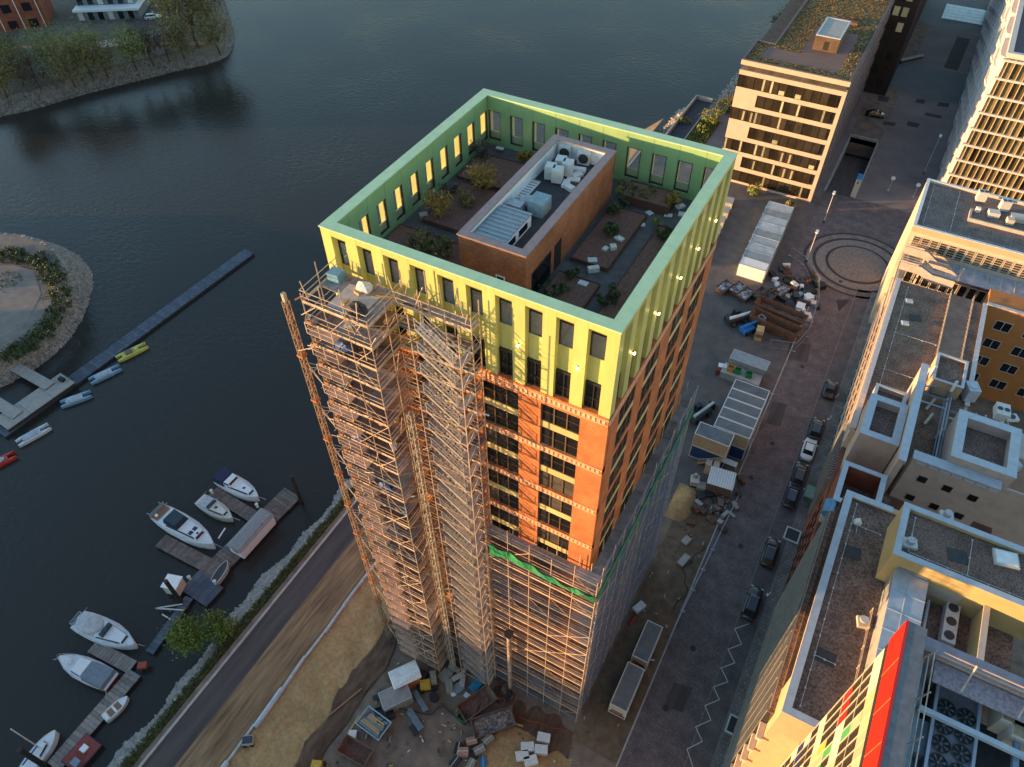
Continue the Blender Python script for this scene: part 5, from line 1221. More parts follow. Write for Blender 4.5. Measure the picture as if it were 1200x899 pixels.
def paint(name, c): return mat('car_paint_'+name, c, .28, scale=3, var=.04, coat=.6, spec=.5)
cs = [((972, 456), 'black', (.012, .012, .014), 'small black car parked furthest up the street', 4.0, False, 0),
      ((956, 502), 'petrol', (.012, .022, .035), 'dark blue car parked just behind the white one', 4.4, True, 0),
      ((947, 526), 'white', (.72, .73, .75), 'white car parked in the row by the kerb', 4.3, False, 0),
      ((936, 556), 'charcoal', (.016, .015, .017), 'black car nose to tail behind the white one', 4.5, True, 0),
      ((927, 580), 'navy', (.010, .020, .048), 'navy blue car ahead of the green kerbside box', 4.5, True, 0),
      ((902, 647), 'ink', (.010, .012, .018), 'dark car parked beside the square kerb planter', 4.6, True, 0),
      ((881, 706), 'midnight', (.008, .013, .030), 'large dark blue van car nearest the zigzag line', 4.9, True, 0)]
for p, nm, c_, lab, L_, es, _ in cs:
    q = at(p[0]+1, p[1], .7)
    make_car(lab, (q.x, q.y, .014), math.pi/2+.02, paint(nm, c_), L_, 1.85, 1.5 if L_ < 4.7 else 1.8, estate=es)
q = at(1026, 134, .5); make_car('black car driving across the plaza', (q.x, q.y, .012), .1, paint('black', (.012, .012, .014)), 4.4, group=None)
q = at(179, 20, .5); make_car('white estate car parked behind the island trees', (q.x, q.y, .05), .8, paint('white', (.72, .73, .75)), 4.6, estate=True, group=None)

# ------------------------------------------------------------------ containers, huts, skips
def cont_mesh(L, Wd, H):
    """corrugated box: x along, ribs on the long sides and ends"""
    b_ = MB().box(-L/2, -Wd/2, .12, L/2, Wd/2, H)
    n_ = int(L/.35)
    for k in range(n_):
        x = -L/2+(k+.5)*L/n_
        b_.box(x-.08, -Wd/2-.03, .2, x+.08, -Wd/2, H-.12); b_.box(x-.08, Wd/2, .2, x+.08, Wd/2+.03, H-.12)
    n_ = int(Wd/.35)
    for k in range(n_):
        y = -Wd/2+(k+.5)*Wd/n_
        b_.box(-L/2-.03, y-.08, .2, -L/2, y+.08, H-.12); b_.box(L/2, y-.08, .2, L/2+.03, y+.08, H-.12)
    return b_
def frame_mesh(L, Wd, H, tk=.12):
    f_ = MB()
    f_.ring(-L/2-.04, -Wd/2-.04, L/2+.04, Wd/2+.04, tk, H, H+.07); f_.ring(-L/2-.04, -Wd/2-.04, L/2+.04, Wd/2+.04, tk, 0, .12)
    for sx in (-1, 1):
        for sy in (-1, 1): f_.box(sx*(L/2+.04)-(tk if sx > 0 else 0), sy*(Wd/2+.04)-(tk if sy > 0 else 0), .12, sx*(L/2+.04)+(tk if sx < 0 else 0), sy*(Wd/2+.04)+(tk if sy < 0 else 0), H)
    return f_
def container(label, loc, rz, L, Wd, H, wall, roof, frame, group='site containers'):
    t = thing('site_container', label, 'container', loc, rz, group)
    cont_mesh(L, Wd, H).build('wall', wall, t, True); frame_mesh(L, Wd, H).build('frame', frame, t, True)
    MB().box(-L/2+.08, -Wd/2+.08, H+.0, L/2-.08, Wd/2-.08, H+.035).build('roof', roof, t, True)
    dr = MB().box(-L/2-.06, -.45, .2, -L/2-.03, .45, H-.35); dr.build('door', m_ac, t, True)
    return t
m_pale = mat('pale_blue_sheet', (.22, .28, .32), .6, scale=.9, rgb2=(.36, .42, .45), randv=.3)
m_huttop = mat('hut_roof_felt', (.10, .115, .13), .8, scale=.8, rgb2=(.16, .175, .18), randv=.12)
m_hutw = mat('hut_beige_wall', (.46, .36, .23), .75, scale=2, var=.1); m_hutb = mat('hut_blue_wall', (.02, .06, .17), .6, scale=2, var=.15)
m_wframe = mat('container_white_frame', (.62, .60, .57), .6, scale=3, var=.1)
ordn = ['first', 'second', 'third', 'fourth', 'fifth', 'sixth', 'seventh', 'eighth', 'ninth']
a, c_ = at(884, 309, 2.8), at(914, 243, 2.8)
k9 = 9
for k in range(k9):
    f_ = k/(k9-1); cx, cy = a.x+(c_.x-a.x)*f_, a.y+(c_.y-a.y)*f_
    container('white container closing the near end of pale container row' if k == 0 else 'pale blue container by the roundabout, '+ordn[k]+' from the near end of row', (cx, cy, 0), 0, 5.0, abs(c_.y-a.y)/(k9-1)-.06, 2.75, m_white if k == 0 else m_pale, m_pale if k else m_white, m_pale, 'pale storage containers in a row')
# two storey huts
A_, B_, C_ = at(863.5, 444, 5.3), at(902.6, 458.5, 5.3), at(835, 498, 5.3)
hx0, hx1, hy1, hy0 = (A_.x+C_.x)/2, B_.x, A_.y, C_.y
for lv in (0, 1):
    for k in range(5):
        cy = hy0+(hy1-hy0)*(k+.5)/5
        container(('upper beige' if lv else 'lower blue')+' hut of the two storey hut block, '+ordn[4-k]+' from the far end', ((hx0+hx1)/2, cy, 2.65*lv), 0, hx1-hx0-.1, (hy1-hy0)/5-.1, 2.55, m_hutw if lv else m_hutb, m_huttop, m_wframe, 'two storey site huts')
A_, B_ = at(821, 494, 5.3), at(860.5, 510, 5.3)
wy1 = hy0-.15; wxa = A_.x; wxb = B_.x
for lv in (0, 1):
    t = container(('beige upper' if lv else 'dark blue lower')+' site hut set across the front of the hut block', ((wxa+wxb)/2, wy1-1.3, 2.65*lv), 0, wxb-wxa, 2.5, 2.55, m_hutw if lv else m_hutb, m_huttop, m_wframe, 'two storey site huts')
ys_ = thing('yellow_stair', 'yellow painted outside stair and landing of the site huts', 'stairs', (hx1-1.5, wy1-3.4, 0))
m_ystr = mat('yellow_steel', (.50, .36, .05), .6, scale=3)
o = ys_.location
MB().box(o.x-1, o.y, 2.5, o.x+1.2, o.y+1.0, 2.58).build('landing', m_steel, ys_)
for q in (0, 1.0):
    MB().beam((o.x-4.2, o.y+q, 0.1), (o.x-1, o.y+q, 2.55), .08, .2).beam((o.x-4.2, o.y+q, 1.1), (o.x-1, o.y+q, 3.5), .06).build('stringer', m_ystr, ys_)
e = meshmat(MB().box(-.14, 0, -.02, .14, 1.0, .02), 'tread', m_steel)
for k in range(11): inst('tread', e, ys_, (-4.1+.3*k, 0, .25+.22*k))
g = MB()
for x_ in (-1, 1.2): g.beam((o.x+x_, o.y, 2.5), (o.x+x_, o.y, 3.6), .06); g.beam((o.x+x_, o.y, 0), (o.x+x_, o.y, 2.5), .08)
g.beam((o.x-1, o.y, 3.6), (o.x+1.2, o.y, 3.6), .06); g.build('railing', m_ystr, ys_)
# grey containers beyond the huts
q = at(877, 426, 2.6); container('grey corrugated container behind the huts', (q.x, q.y+1.0, 0), -.02, 6.0, 2.3, 2.5, mat('grey_container', (.26, .28, .29), .6, scale=2), mat('grey_container_roof', (.24, .28, .30), .6, scale=1.5), m_steel)
q = at(868, 441, 1.2); fb = container('low open topped grey container holding small green crates', (q.x, q.y+.5, 0), -.02, 6.2, 2.4, 1.3, mat('grey_container', (.26, .28, .29)), m_conc, m_steel)
for i, (dx, m__, lab) in enumerate(((-1.9, mat('amber_crate', (.40, .20, .03), .7), 'amber crate on the low grey container'), (-.7, mat('green_crate', (.02, .20, .05), .7), 'green crate on the low grey container, left'), (1.1, mat('green_crate', (.02, .20, .05), .7), 'green crate on the low grey container, right'))):
    t = MB(); t.ring(-.5, -.5, .5, .5, .06, 0, .7); t.box(-.44, -.44, 0, .44, .44, .3); o_ = t.build('crate', m__); o_.location = (q.x+dx, q.y+.4, 1.38); o_.rotation_euler = (0, 0, .1*i); tag(o_, lab, 'crate', 'crates on the low container')
# trailers by the street
t1 = [at(*p, 2.6) for p in ((758.7, 726.5), (777.5, 734), (758.7, 776.5), (741, 769))]; t2 = [at(*p, 2.6) for p in ((736, 775), (756, 784), (733, 836), (716, 824))]
m_cream2 = mat('trailer_side', (.50, .46, .40), .6, scale=2)
for i, tp_ in enumerate((t1, t2)):
    cen = (tp_[0]+tp_[1]+tp_[2]+tp_[3])/4; dv = ((tp_[0]+tp_[1])-(tp_[2]+tp_[3])); L_ = dv.length/2; W_ = ((tp_[1]-tp_[0]).length+(tp_[2]-tp_[3]).length)/2
    t = thing('box_trailer', ('grey topped box trailer further along the earth strip', 'grey topped box trailer with cream end wall nearest the camera')[i], 'trailer', (cen.x, cen.y, 0), math.atan2(dv.y, dv.x), 'box trailers beside the tower')
    L_ -= .15; W_ = min(W_, 2.6)
    MB().box(-L_/2, -W_/2, .7, L_/2, W_/2, 2.55).build('box', m_cream2, t, True); MB().box(-L_/2+.08, -W_/2+.08, 2.55, L_/2-.08, W_/2-.08, 2.57).build('roof', mat('trailer_roof', (.12, .125, .14), .7, scale=.8, rgb2=(.19, .19, .19)), t, True)
    frame_mesh(L_, W_, 2.55, .09).build('frame', m_wframe, t, True)
    MB().box(-L_/2-.03, -W_*.35, .9, -L_/2, W_*.35, 1.3).build('end_panel', m_tail, t, True)
    for sx in (-.3, .3):
        for sy in (-1, 1): MB().tube((sx*L_, sy*W_*.42-.1, .4), (sx*L_, sy*W_*.42+.1, .4), .4, 12).build('wheel', m_tyre, t, True)
# skips
def skip(label, loc, rz, L, Wd, H, m_, fill=None, hf=.7, group='skips on the site', seed=0):
    t = thing('skip', label, 'skip', loc, rz, group)
    lo = [(-L*.36, -Wd*.42, .1), (L*.36, -Wd*.42, .1), (L*.36, Wd*.42, .1), (-L*.36, Wd*.42, .1)]; hi = [(-L/2, -Wd/2, H), (L/2, -Wd/2, H), (L/2, Wd/2, H), (-L/2, Wd/2, H)]
    s_ = MB(); s_.loft([lo, hi], False); s_.add(lo, [(3, 2, 1, 0)])
    li = [(p[0]*.96, p[1]*.94, p[2]+.06) for p in lo]; hi2 = [(p[0]*.965, p[1]*.94, p[2]) for p in hi]
    nb_ = len(s_.v); s_.add(li+hi2, [(1, 0, 4, 5), (2, 1, 5, 6), (3, 2, 6, 7), (0, 3, 7, 4)])
    s_.build('body', m_, t, True)
    MB().ring(-L/2-.04, -Wd/2-.04, L/2+.04, Wd/2+.04, .12, H, H+.08).build('rim', m_, t, True)
    e_ = meshmat(MB().box(-.05, -.06, .1, .05, .02, H-.02), 'rib', m_)
    for k in range(3):
        for sy in (-1, 1): inst('rib', e_, t, (-L*.28+L*.28*k, sy*Wd*.47, 0), 0 if sy < 0 else math.pi)
    if fill:
        f_ = MB(); rr = random.Random(seed); nx_, ny_ = 8, 5
        for j in range(ny_+1):
            for i in range(nx_+1): f_.v.append((-L*.44+L*.88*i/nx_, -Wd*.43+Wd*.86*j/ny_, H*hf*rr.uniform(.75, 1.15)))
        for j in range(ny_):
            for i in range(nx_): a_ = j*(nx_+1)+i; f_.f.append((a_, a_+1, a_+nx_+2, a_+nx_+1))
        f_.build('fill', fill, t, True)
    return t
m_skip = mat('brown_skip', (.09, .052, .042), .8, scale=2, rgb2=(.16, .10, .08)); m_rub = mat('rubble', (.09, .075, .07), .95, scale=3, rgb2=(.28, .24, .22), detail=9, contrast=(.42, .58))
m_jw = mat('white_rubbish', (.12, .11, .115), .9, scale=1.6, rgb2=(.55, .55, .55), detail=9, contrast=(.45, .6)); m_jd = mat('dark_rubbish', (.02, .02, .022), .8, scale=2, rgb2=(.16, .15, .15), detail=9, contrast=(.4, .7))
def axis_of(p, q, z):
    a_, c2 = at(*p, z), at(*q, z); d_ = c2-a_; return (a_+c2)/2, math.atan2(d_.y, d_.x), d_.length
def pxskip(label, p, ang, L, Wd, H, m_, fill, hf=.7, sd=0, group='skips on the site'):
    q = at(p[0], p[1], H*.6); return skip(label, (q.x, q.y, .01), ang, L, Wd, H, m_, fill, hf, group, sd)
pxskip('brown skip with a tipped white lip in front of the chute', (559, 825), axis_of((546.5, 834), (572, 816), .6)[1], 4.4, 2.1, 1.1, m_skip, m_mulch, .5, 1)
pxskip('brown skip half full of rubble in the yard', (578, 848), axis_of((560, 854), (596, 842), .6)[1], 4.8, 2.2, 1.1, m_skip, m_rub, .75, 2)
pxskip('empty rust brown skip at lower left of the yard', (417, 881), axis_of((404, 873), (430, 888), .6)[1], 3.7, 2.0, 1.2, mat('rust_red_skip', (.12, .05, .04), .8, scale=2, rgb2=(.2, .09, .07)), m_mulch, .35, 3)
lb = ['leftmost rubbish skip of the row beside pale containers', 'second rubbish skip of the row beside pale containers', 'third rubbish skip of the row beside pale containers', 'fourth rubbish skip of the row, rust edged', 'fifth rubbish skip of the row with black sacks', 'rightmost rubbish skip of the row under white sheets']
for i, p in enumerate(((849, 337), (864, 339), (874, 346), (891, 345), (902, 347), (915, 342))):
    pxskip(lb[i], p, 1.25, 3.4, 1.9, 1.2, m_skip, m_jw if i not in (3, 4) else m_jd, .85, 10+i, 'rubbish skips in a row')
pxskip('long rusty open container with timber inside, farther of two', (914, 367), -.15, 9.0, 2.4, 2.2, m_rust, m_wood, .5, 21); pxskip('long rusty open container, nearer of two', (908, 381), -.15, 9.0, 2.4, 2.2, m_rust, m_wet, .35, 22)
# site fence round the junk yard
def fence(label, pts, hgt=2.0, m_=None, step=3.0):
    t = thing('site_fence', label, 'fence', pts[0], 0, 'mesh site fences'); o = Vector(pts[0])
    for a_, c2 in zip(pts, pts[1:]):
        a_, c2 = Vector(a_), Vector(c2); L_ = (c2-a_).length; k_ = max(1, int(L_/step)); dv = (c2-a_)/k_
        for i in range(k_):
            p, q = a_+dv*i-o, a_+dv*(i+1)-o; g = MB()
            for z in (.15, hgt): g.beam(p+Vector((0, 0, z)), q+Vector((0, 0, z)), .05)
            g.beam(p+Vector((0, 0, .0)), p+Vector((0, 0, hgt)), .05); g.beam(q*.98+p*.02, q*.98+p*.02+Vector((0, 0, hgt)), .05)
            for j in range(1, 12): x_ = p+(q-p)*(j/12); g.beam(x_+Vector((0, 0, .15)), x_+Vector((0, 0, hgt)), .018)
            g.build('fence_panel', m_ or m_steel, t, True)
            MB().obox(p+Vector((0, 0, .07)), (.6, .25, .14)).build('fence_foot', m_conc, t, True)
    return t
fence('mesh fence curving round the rubbish yard beside the street', [at(*p) for p in ((925, 300), (940, 310), (957, 335), (956, 360), (945, 395), (930, 412), (900, 408))])
fence('mesh fence between hut block and the street', [at(*p) for p in ((905, 462), (893, 490), (880, 515), (872, 545))])
fence('mesh fence between earth strip and street beside the trailers', [at(*p) for p in ((862, 590), (846, 622), (824, 668), (800, 716), (782, 756))], 1.9)
# junk heaps
def heap(label, cen, n_, spread, cols, smin, smax, seed, cat='rubbish', z=0):
    rr = random.Random(seed)
    for i in range(n_):
        p = Vector((cen[0]+rr.gauss(0, spread[0]), cen[1]+rr.gauss(0, spread[1]), z)); d_ = [rr.uniform(smin, smax) for _ in range(3)]
        yield p, d_, rr.uniform(0, 3.1), rr.choice(cols)
def pile(name, label, cen, n_, spread, cols, smin, smax, seed, cat):
    t = thing(name, label, cat, (cen[0], cen[1], 0))
    for p, d_, a_, m_ in heap(label, cen, n_, spread, cols, smin, smax, seed):
        MB().obox((p.x-cen[0], p.y-cen[1], d_[2]*.3), (d_[0], d_[1], d_[2]*.6), a_).build('piece', m_, t, True)
    return t
q = at(940, 355); pile('junk_heap', 'black and white junk heap in the fenced yard, behind the open containers', (q.x, q.y), 46, (1.6, 3.6), [m_black, m_dark, m_white, m_card, m_rust, m_dark, m_black], .5, 1.7, 31, 'rubbish')
q = at(928, 335); pile('junk_heap', 'mixed scrap heap under white sheets at the yard corner', (q.x, q.y), 30, (2.6, 1.6), [m_black, m_white, m_rust, m_dark, m_corten], .5, 1.8, 32, 'rubbish')
q = at(838, 590); pile('junk_heap', 'brown rubble and timber heap beside the ribbed kiosk', (q.x, q.y), 40, (1.6, 2.2), [m_wood, m_earth, m_dark, m_rust, m_conc, m_wet], .4, 1.3, 33, 'rubbish')
q = at(555, 887); pile('pallet_heap', 'heap of wrapped pallets in brown pink and grey at the bottom of yard', (q.x, q.y), 1, (.1, .1), [m_dark], .5, 1, 34, 'pallets')
# wrapped pallets and sacks
m_pk = mat('pink_brick_pack', (.36, .20, .15), .85, scale=4, var=.25); m_gy = mat('grey_pack', (.24, .23, .19), .85, scale=4, var=.25); m_wp = mat('white_wrap', (.66, .66, .66), .5, scale=3, var=.14)
pal = meshmat(MB().box(-.55, -.4, 0, .55, -.28, .12).box(-.55, -.06, 0, .55, .06, .12).box(-.55, .28, 0, .55, .4, .12).box(-.6, -.4, .12, .6, .4, .15), 'pallet', m_wood)
def pallet(label, px, py, m_, rz, hh=.8, s=1.0, group='wrapped pallets'):
    t = thing('loaded_pallet', label, 'pallet', at(px, py, .3), rz, group); t.location.z = .01
    inst('pallet', pal, t, (0, 0, 0), 0, (s, s, 1))
    b_ = MB().box(-.58*s, -.38*s, .152, .58*s, .38*s, hh); b_.build('load', m_, t, True)
    MB().box(-.59*s, -.03, .15, .59*s, .03, hh+.012).build('strap', m_card, t, True)
for i, (px, py, m_, hh, lab) in enumerate(((543, 883, m_pk, 1.2, 'pinkish brick pallet left in the yard heap'), (553, 870, m_pk, .9, 'pink brick pallet at the top of yard heap'), (562, 880, m_gy, 1.0, 'grey green block pallet in the middle of yard heap'), (572, 868, m_gy, .9, 'grey block pallet at right of the yard heap'), (533, 893, m_dark, .6, 'dark wrapped pallet at left end of yard heap'), (552, 897, m_gy, .8, 'grey pallet at the bottom edge of yard heap'), (537, 877, m_black, .4, 'black sheeted pallet at upper left of the yard heap'), (566, 893, mat('blue_wrap', (.03, .18, .35), .6), .3, 'low blue wrapped pallet beside the yard heap'))):
    pallet(lab, px, py, m_, .5+.23*i, hh, 1.05)
for i, (px, py, lab) in enumerate(((637, 866, 'white sack pallet standing apart at the top of white group'), (634, 880, 'white sack pallet right of the white group'), (618, 877, 'white sack pallet in the centre of white group'), (612, 887, 'white sack pallet at left of the white group'), (622, 893, 'white sack pallet at the bottom of white group'))):
    pallet(lab, px, py, m_wp, .3+.12*i, 1.0, 1.25, 'white sack pallets')
# steel stacks, pipes, timber
def stack(label, p, rz, L_, n_, m_, name='steel_stack', rows=3, r_=.06, cat='steel', sq=True):
    t = thing(name, label, cat, at(*p), rz, 'material stacks in the yard'); e_ = MB()
    e_.box(-L_/2, -.05, -.05, L_/2, .05, .05) if sq else e_.tube((-L_/2, 0, 0), (L_/2, 0, 0), .055, 7)
    me_ = meshmat(e_, 'bar', m_)
    for r in range(rows):
        for k in range(n_): inst('bar', me_, t, (random.uniform(-.06, .06), (k-(n_-1)/2)*.125, .18+.115*r))
    for sx in (-.3, .3): MB().box(sx*L_-.06, -n_*.07, 0, sx*L_+.06, n_*.07, .12).build('bearer', m_wood, t, True)
m_bst = mat('blue_grey_steel', (.20, .27, .31), .5, scale=2, metal=.4, var=.25)
stack('blue grey scaffold boards stacked near the generator', (493, 823), -.45, 2.7, 5, m_bst); stack('blue grey scaffold frames stacked in mid yard', (487, 845), -.42, 2.6, 6, m_bst); stack('smaller steel stack below the mid yard stack', (485, 857), -.42, 1.2, 5, m_dark); stack('dark reinforcing bars lying beside the grey container', (455, 812), .95, 3.6, 5, m_dark, rows=2)
stack('blue plastic tubes bundled at foot of the scaffold', (562, 800), 1.35, 2.6, 8, mat('blue_plastic', (.03, .24, .42), .4), 'tube_bundle', 3, cat='tubes', sq=False)
for i, (a_, c2, lab) in enumerate((((386, 838), (424, 807), 'long reddish pole lying on the wet earth'), ((404, 866), (421, 838), 'pale timber plank leaning by the timber skip'), ((596, 846), (613, 851), 'short timber beam lying beside the rubble skip'))):
    o_ = MB().beam(at(*a_, .25), at(*c_ if False else c2, .25), .16, .12).build('timber_pole', m_timber if i else mat('reddish_wood', (.30, .16, .10), .8)); tag(o_, lab, 'timber', 'loose timber in the yard')
# mixing plant: tarp roofed container, grey container, crates, timber cradle
q = at(474, 790, 2.2); mx_ = thing('mortar_silo_hut', 'orange framed hut under shiny silver tarpaulin roof', 'hut', (q.x, q.y, 0), .95)
MB().box(-1.5, -1.0, 0, 1.5, 1.0, 2.0).build('wall', mat('orange_wall', (.50, .17, .05), .7, scale=2), mx_, True)
s_ = MB(); s_.loft([[(-1.7, -1.15, 2.0), (1.7, -1.15, 2.0), (1.7, 1.15, 2.0), (-1.7, 1.15, 2.0)], [(-1.6, -1.05, 2.12), (1.75, -.5, 2.5), (1.7, .6, 2.45), (-1.6, 1.05, 2.15)]]); s_.build('tarpaulin_roof', mat('silver_tarp', (.62, .64, .66), .4, scale=3, bump=.5, bscale=4), mx_, True)
q = at(463, 815, 1.6); container('flat topped light grey container below the silver hut', (q.x, q.y, 0), .95, 3.4, 2.1, 1.6, m_gy, mat('beige_grey_top', (.26, .24, .235), .7, scale=1.5), m_steel)
q = at(450, 834, 1); cr = thing('crate_block', 'black lattice crates stacked between container and timber skip', 'crates', (q.x, q.y, 0), .95)
for i in range(2):
    for j in range(2): b_ = MB().ring(-1.1+1.1*i, -.9+.9*j, -.1+1.1*i, -.08+.9*j, .07, 0, 1.0); b_.box(-1.0+1.1*i, -.8+.9*j, 0, -.2+1.1*i, -.16+.9*j, .6); b_.build('crate', m_dark, cr, True)
q = at(438, 848, .8); ts = skip('pale blue steel cradle filled with sawn timber', (q.x, q.y, .01), axis_of((425, 838), (452, 858), .6)[1], 3.4, 2.3, 1.0, mat('pale_blue_steel', (.28, .36, .40), .6), None, .5, 'skips on the site', 41)
for k in range(7): MB().beam((-1.5+.1*k, -.8+.26*k, .9+.06*(k % 3)), (1.4-.12*(k % 3), -.85+.27*k, .85+.1*(k % 2)), .2, .07).build('timber', m_timber if k % 3 else m_bst, ts, True)
flatbox(at(413, 862, .2), .01, (.9, 1.1, .35), .5, m_wp, 'white foam block by the rust brown skip', 'block', None, 'foam_block')
flatbox(at(462, 794, .2), .01, (.7, .5, .3), .5, m_wp, 'small white box left of the silver hut', 'box', None, 'white_box')
flatbox(at(530, 811, .2), .01, (1.0, .5, .1), -.6, m_wp, 'white board lying below the generator', 'board', None, 'white_board'); flatbox(at(549, 816, .2), .01, (1.2, .55, .1), -.1, m_wp, 'white board lying beside the blue tubes', 'board', None, 'white_board')
gn = thing('generator', 'yellow engine generator with grey cabinet and black drum', 'generator', at(500, 805), .7); o = gn.location
MB().box(-.7, -.5, .2, .5, .5, 1.1).build('engine_cover', mat('machine_yellow', (.55, .32, .03), .5, scale=3), gn, True); MB().box(.6, -.1, 0, 1.3, 1.3, 1.2).build('cabinet', m_gy, gn, True); MB().tube((-.9, .6, .6), (.2, 1.5, .6), .5, 12).build('drum', m_black, gn, True); MB().box(-1.2, -.6, 0, 1.4, 1.4, .2).build('chassis', m_dark, gn, True)
for k in range(2): MB().tube((-.6+1.4*k, -.75, .3), (-.6+1.4*k, -.55, .3), .3, 12).build('wheel', m_tyre, gn, True)
q = at(509, 818); o_ = MB().tube((q.x, q.y, .01), (q.x, q.y, .55), .55, 16).build('black_tub', m_black); tag(o_, 'round black tub in front of the generator', 'tub')
q = at(543, 842); t = MB(); t.ring(q.x-.6, q.y-.5, q.x+.6, q.y+.5, .07, .01, .8); t.box(q.x-.53, q.y-.43, .01, q.x+.53, q.y+.43, .35); tag(t.build('green_bin', mat('dark_green_bin', (.01, .10, .045), .6)), 'dark green open bin beside the white lipped skip', 'bin')
q = at(533, 795); pile('plant_pallets', 'grey boards and machine parts piled at the scaffold foot', (q.x, q.y), 10, (.7, .7), [m_gy, m_bst, m_dark, m_conc], .5, 1.6, 35, 'rubbish')
q = at(590, 815); pile('rubble_heap', 'rubble heap under the chute mouth', (q.x, q.y), 26, (.8, .5), [m_wet, m_rust, m_dark, m_earth], .25, .8, 36, 'rubble')
# kiosk and machines by the huts
q = at(846, 560, 2.3); ki = thing('kiosk', 'small kiosk with pale ribbed roof below the site huts', 'kiosk', (q.x, q.y, 0), .12)
MB().box(-1.7, -1.5, 0, 1.7, 1.5, 2.2).build('wall', m_wood, ki, True); MB().box(-1.8, -1.6, 2.2, 1.8, 1.6, 2.26).build('roof', m_white, ki, True)
e = meshmat(MB().box(-.05, -1.6, 0, .05, 1.6, .06), 'roof_rib', m_ac)
for k in range(10): inst('roof_rib', e, ki, (-1.6+.355*k, 0, 2.26))
for i, (px, py, lab) in enumerate(((830, 548, 'portable toilet with beige front right of the white cross frame'), (837, 550, 'portable toilet with beige front next to the kiosk'))):
    q = at(px, py, 1); t = thing('portable_toilet', lab, 'toilet', (q.x, q.y, 0), .1, 'portable toilets'); MB().box(-.5, -.5, 0, .5, .5, 2.1).build('cabin', m_hutw, t, True); MB().box(-.53, -.53, 2.1, .53, .53, 2.25).build('roof', m_pink, t, True); MB().box(-.35, -.52, .1, .35, -.5, 1.9).build('door', m_cream, t, True)
q = at(814, 564, .5); ml = thing('mixer_machine', 'small white mixer machine standing on the dust', 'machine', (q.x, q.y, 0), .3); MB().box(-.6, -.7, .2, .6, .7, 1.1).build('body', m_cream, ml, True); MB().tube((0, .4, 1.1), (0, .4, 1.7), .4, 12, .25).build('drum', m_steel, ml, True); MB().box(-.7, -.8, 0, .7, .8, .2).build('chassis', m_dark, ml, True)
q = at(800, 590); terrain('sand_heap', q.x-1.6, q.x+1.6, q.y-3.2, q.y+3.2, 14, 24, lambda x, y, e_: .02 if e_ else .02+1.1*max(0, 1-((x-q.x)/1.6)**2-((y-q.y)/3.2)**2)*(.8+.3*MN.noise((x, y, 1))), m_sand)
for i, (px, py, rz) in enumerate(((804, 634, .3), (801, 657, .25))):
    flatbox(at(px, py, .1), .02, (.9, 1.9 if i else 1.3, .35), rz*-1, m_conc, ('pale concrete block on earth strip, nearer the sand heap', 'pale concrete block on earth strip, further from the sand heap')[i], 'block', 'concrete blocks on the earth strip', 'concrete_block')
flatbox(at(749, 712, .3), .02, (.9, 1.6, .6), -.4, m_wp, 'white sack stack leaning at the foot of the shaded scaffold', 'sacks', None, 'sack_stack'); o_ = MB().tube(at(738, 732, .25), at(744, 723, .25), .25, 10).build('red_roll', mat('red_roll', (.40, .02, .03), .6)); tag(o_, 'red roll beside the white sack stack', 'roll')
# telehandler and lifts
def telehandler(label, loc, rz, m_, arm):
    t = thing('telehandler', label, 'loader', loc, rz, 'site loaders')
    MB().box(-2.2, -.9, .5, 1.6, .9, 1.3).build('chassis', m_, t, True); MB().loft([[(-.9, .1, 1.3), (.7, .1, 1.3), (.7, .85, 1.3), (-.9, .85, 1.3)], [(-.7, .15, 2.4), (.4, .15, 2.4), (.4, .8, 2.4), (-.7, .8, 2.4)]]).build('cab', m_carglass, t, True)
    MB().beam((-2.0, -.35, 1.7), (2.6, -.35, 1.5), .38, .42).build('boom', arm, t, True); MB().box(2.4, -.9, .3, 2.6, .3, 1.5).build('fork_carriage', m_dark, t, True)
    for q_ in (-.7, .1): MB().box(2.6, q_-.08, .3, 3.6, q_+.08, .38).build('fork', m_dark, t, True)
    for sx in (-1.4, 1.0):
        for sy in (-1, 1):
            wl = MB().tube((sx, sy*1.0-.2, .55), (sx, sy*1.0+.2, .55), .55, 14).build('wheel', m_tyre, t, True); MB().tube((sx, sy*1.0-.22, .55), (sx, sy*1.0+.22, .55), .25, 10).build('rim', m_rim, wl, True)
q = at(820, 485, .5); telehandler('dark telehandler parked between scaffold and site huts', (q.x, q.y, 0), 1.2, mat('graphite', (.05, .05, .055), .6), m_ac)
q = at(864, 374, .5); telehandler('black wheel loader with white boom near the rusty containers', (q.x, q.y, 0), .9, m_dark, m_white)
q = at(876, 386, .5); lf = thing('boom_lift', 'blue boom lift folded beside the black loader', 'lift', (q.x, q.y, 0), 1.0); mb_ = mat('lift_blue', (.02, .16, .42), .5)
MB().box(-1.3, -.8, .3, 1.0, .8, 1.1).build('chassis', mb_, lf, True); MB().beam((-1.0, 0, 1.4), (2.4, 0, 1.7), .3).build('boom', mb_, lf, True); MB().ring(2.3, -.6, 3.2, .6, .06, 1.2, 2.2).build('basket', m_steel, lf, True)
for sx in (-.9, .7):
    for sy in (-1, 1): MB().tube((sx, sy*.8-.15, .4), (sx, sy*.8+.15, .4), .4, 12).build('wheel', m_tyre, lf, True)
q = at(845, 434, .6); o_ = thing('red_skid', 'rust red skid tank with white lid beside the grey container', 'tank', (q.x, q.y, 0), .2); MB().box(-.8, -.7, 0, .8, .7, 1.2).build('tank', mat('dark_red', (.16, .03, .025), .7), o_, True); MB().box(-.6, 0, 1.2, .7, .9, 1.35).build('lid', m_white, o_, True)
q = at(888, 396); t = thing('crate_stack', 'stack of wooden crates at end of the rusty containers', 'crates', (q.x, q.y, 0), .15)
for k in range(3): MB().box(-.6, -.8, .75*k, .6, .8, .75*k+.68).build('crate', m_timber if k != 1 else m_wood, t, True)

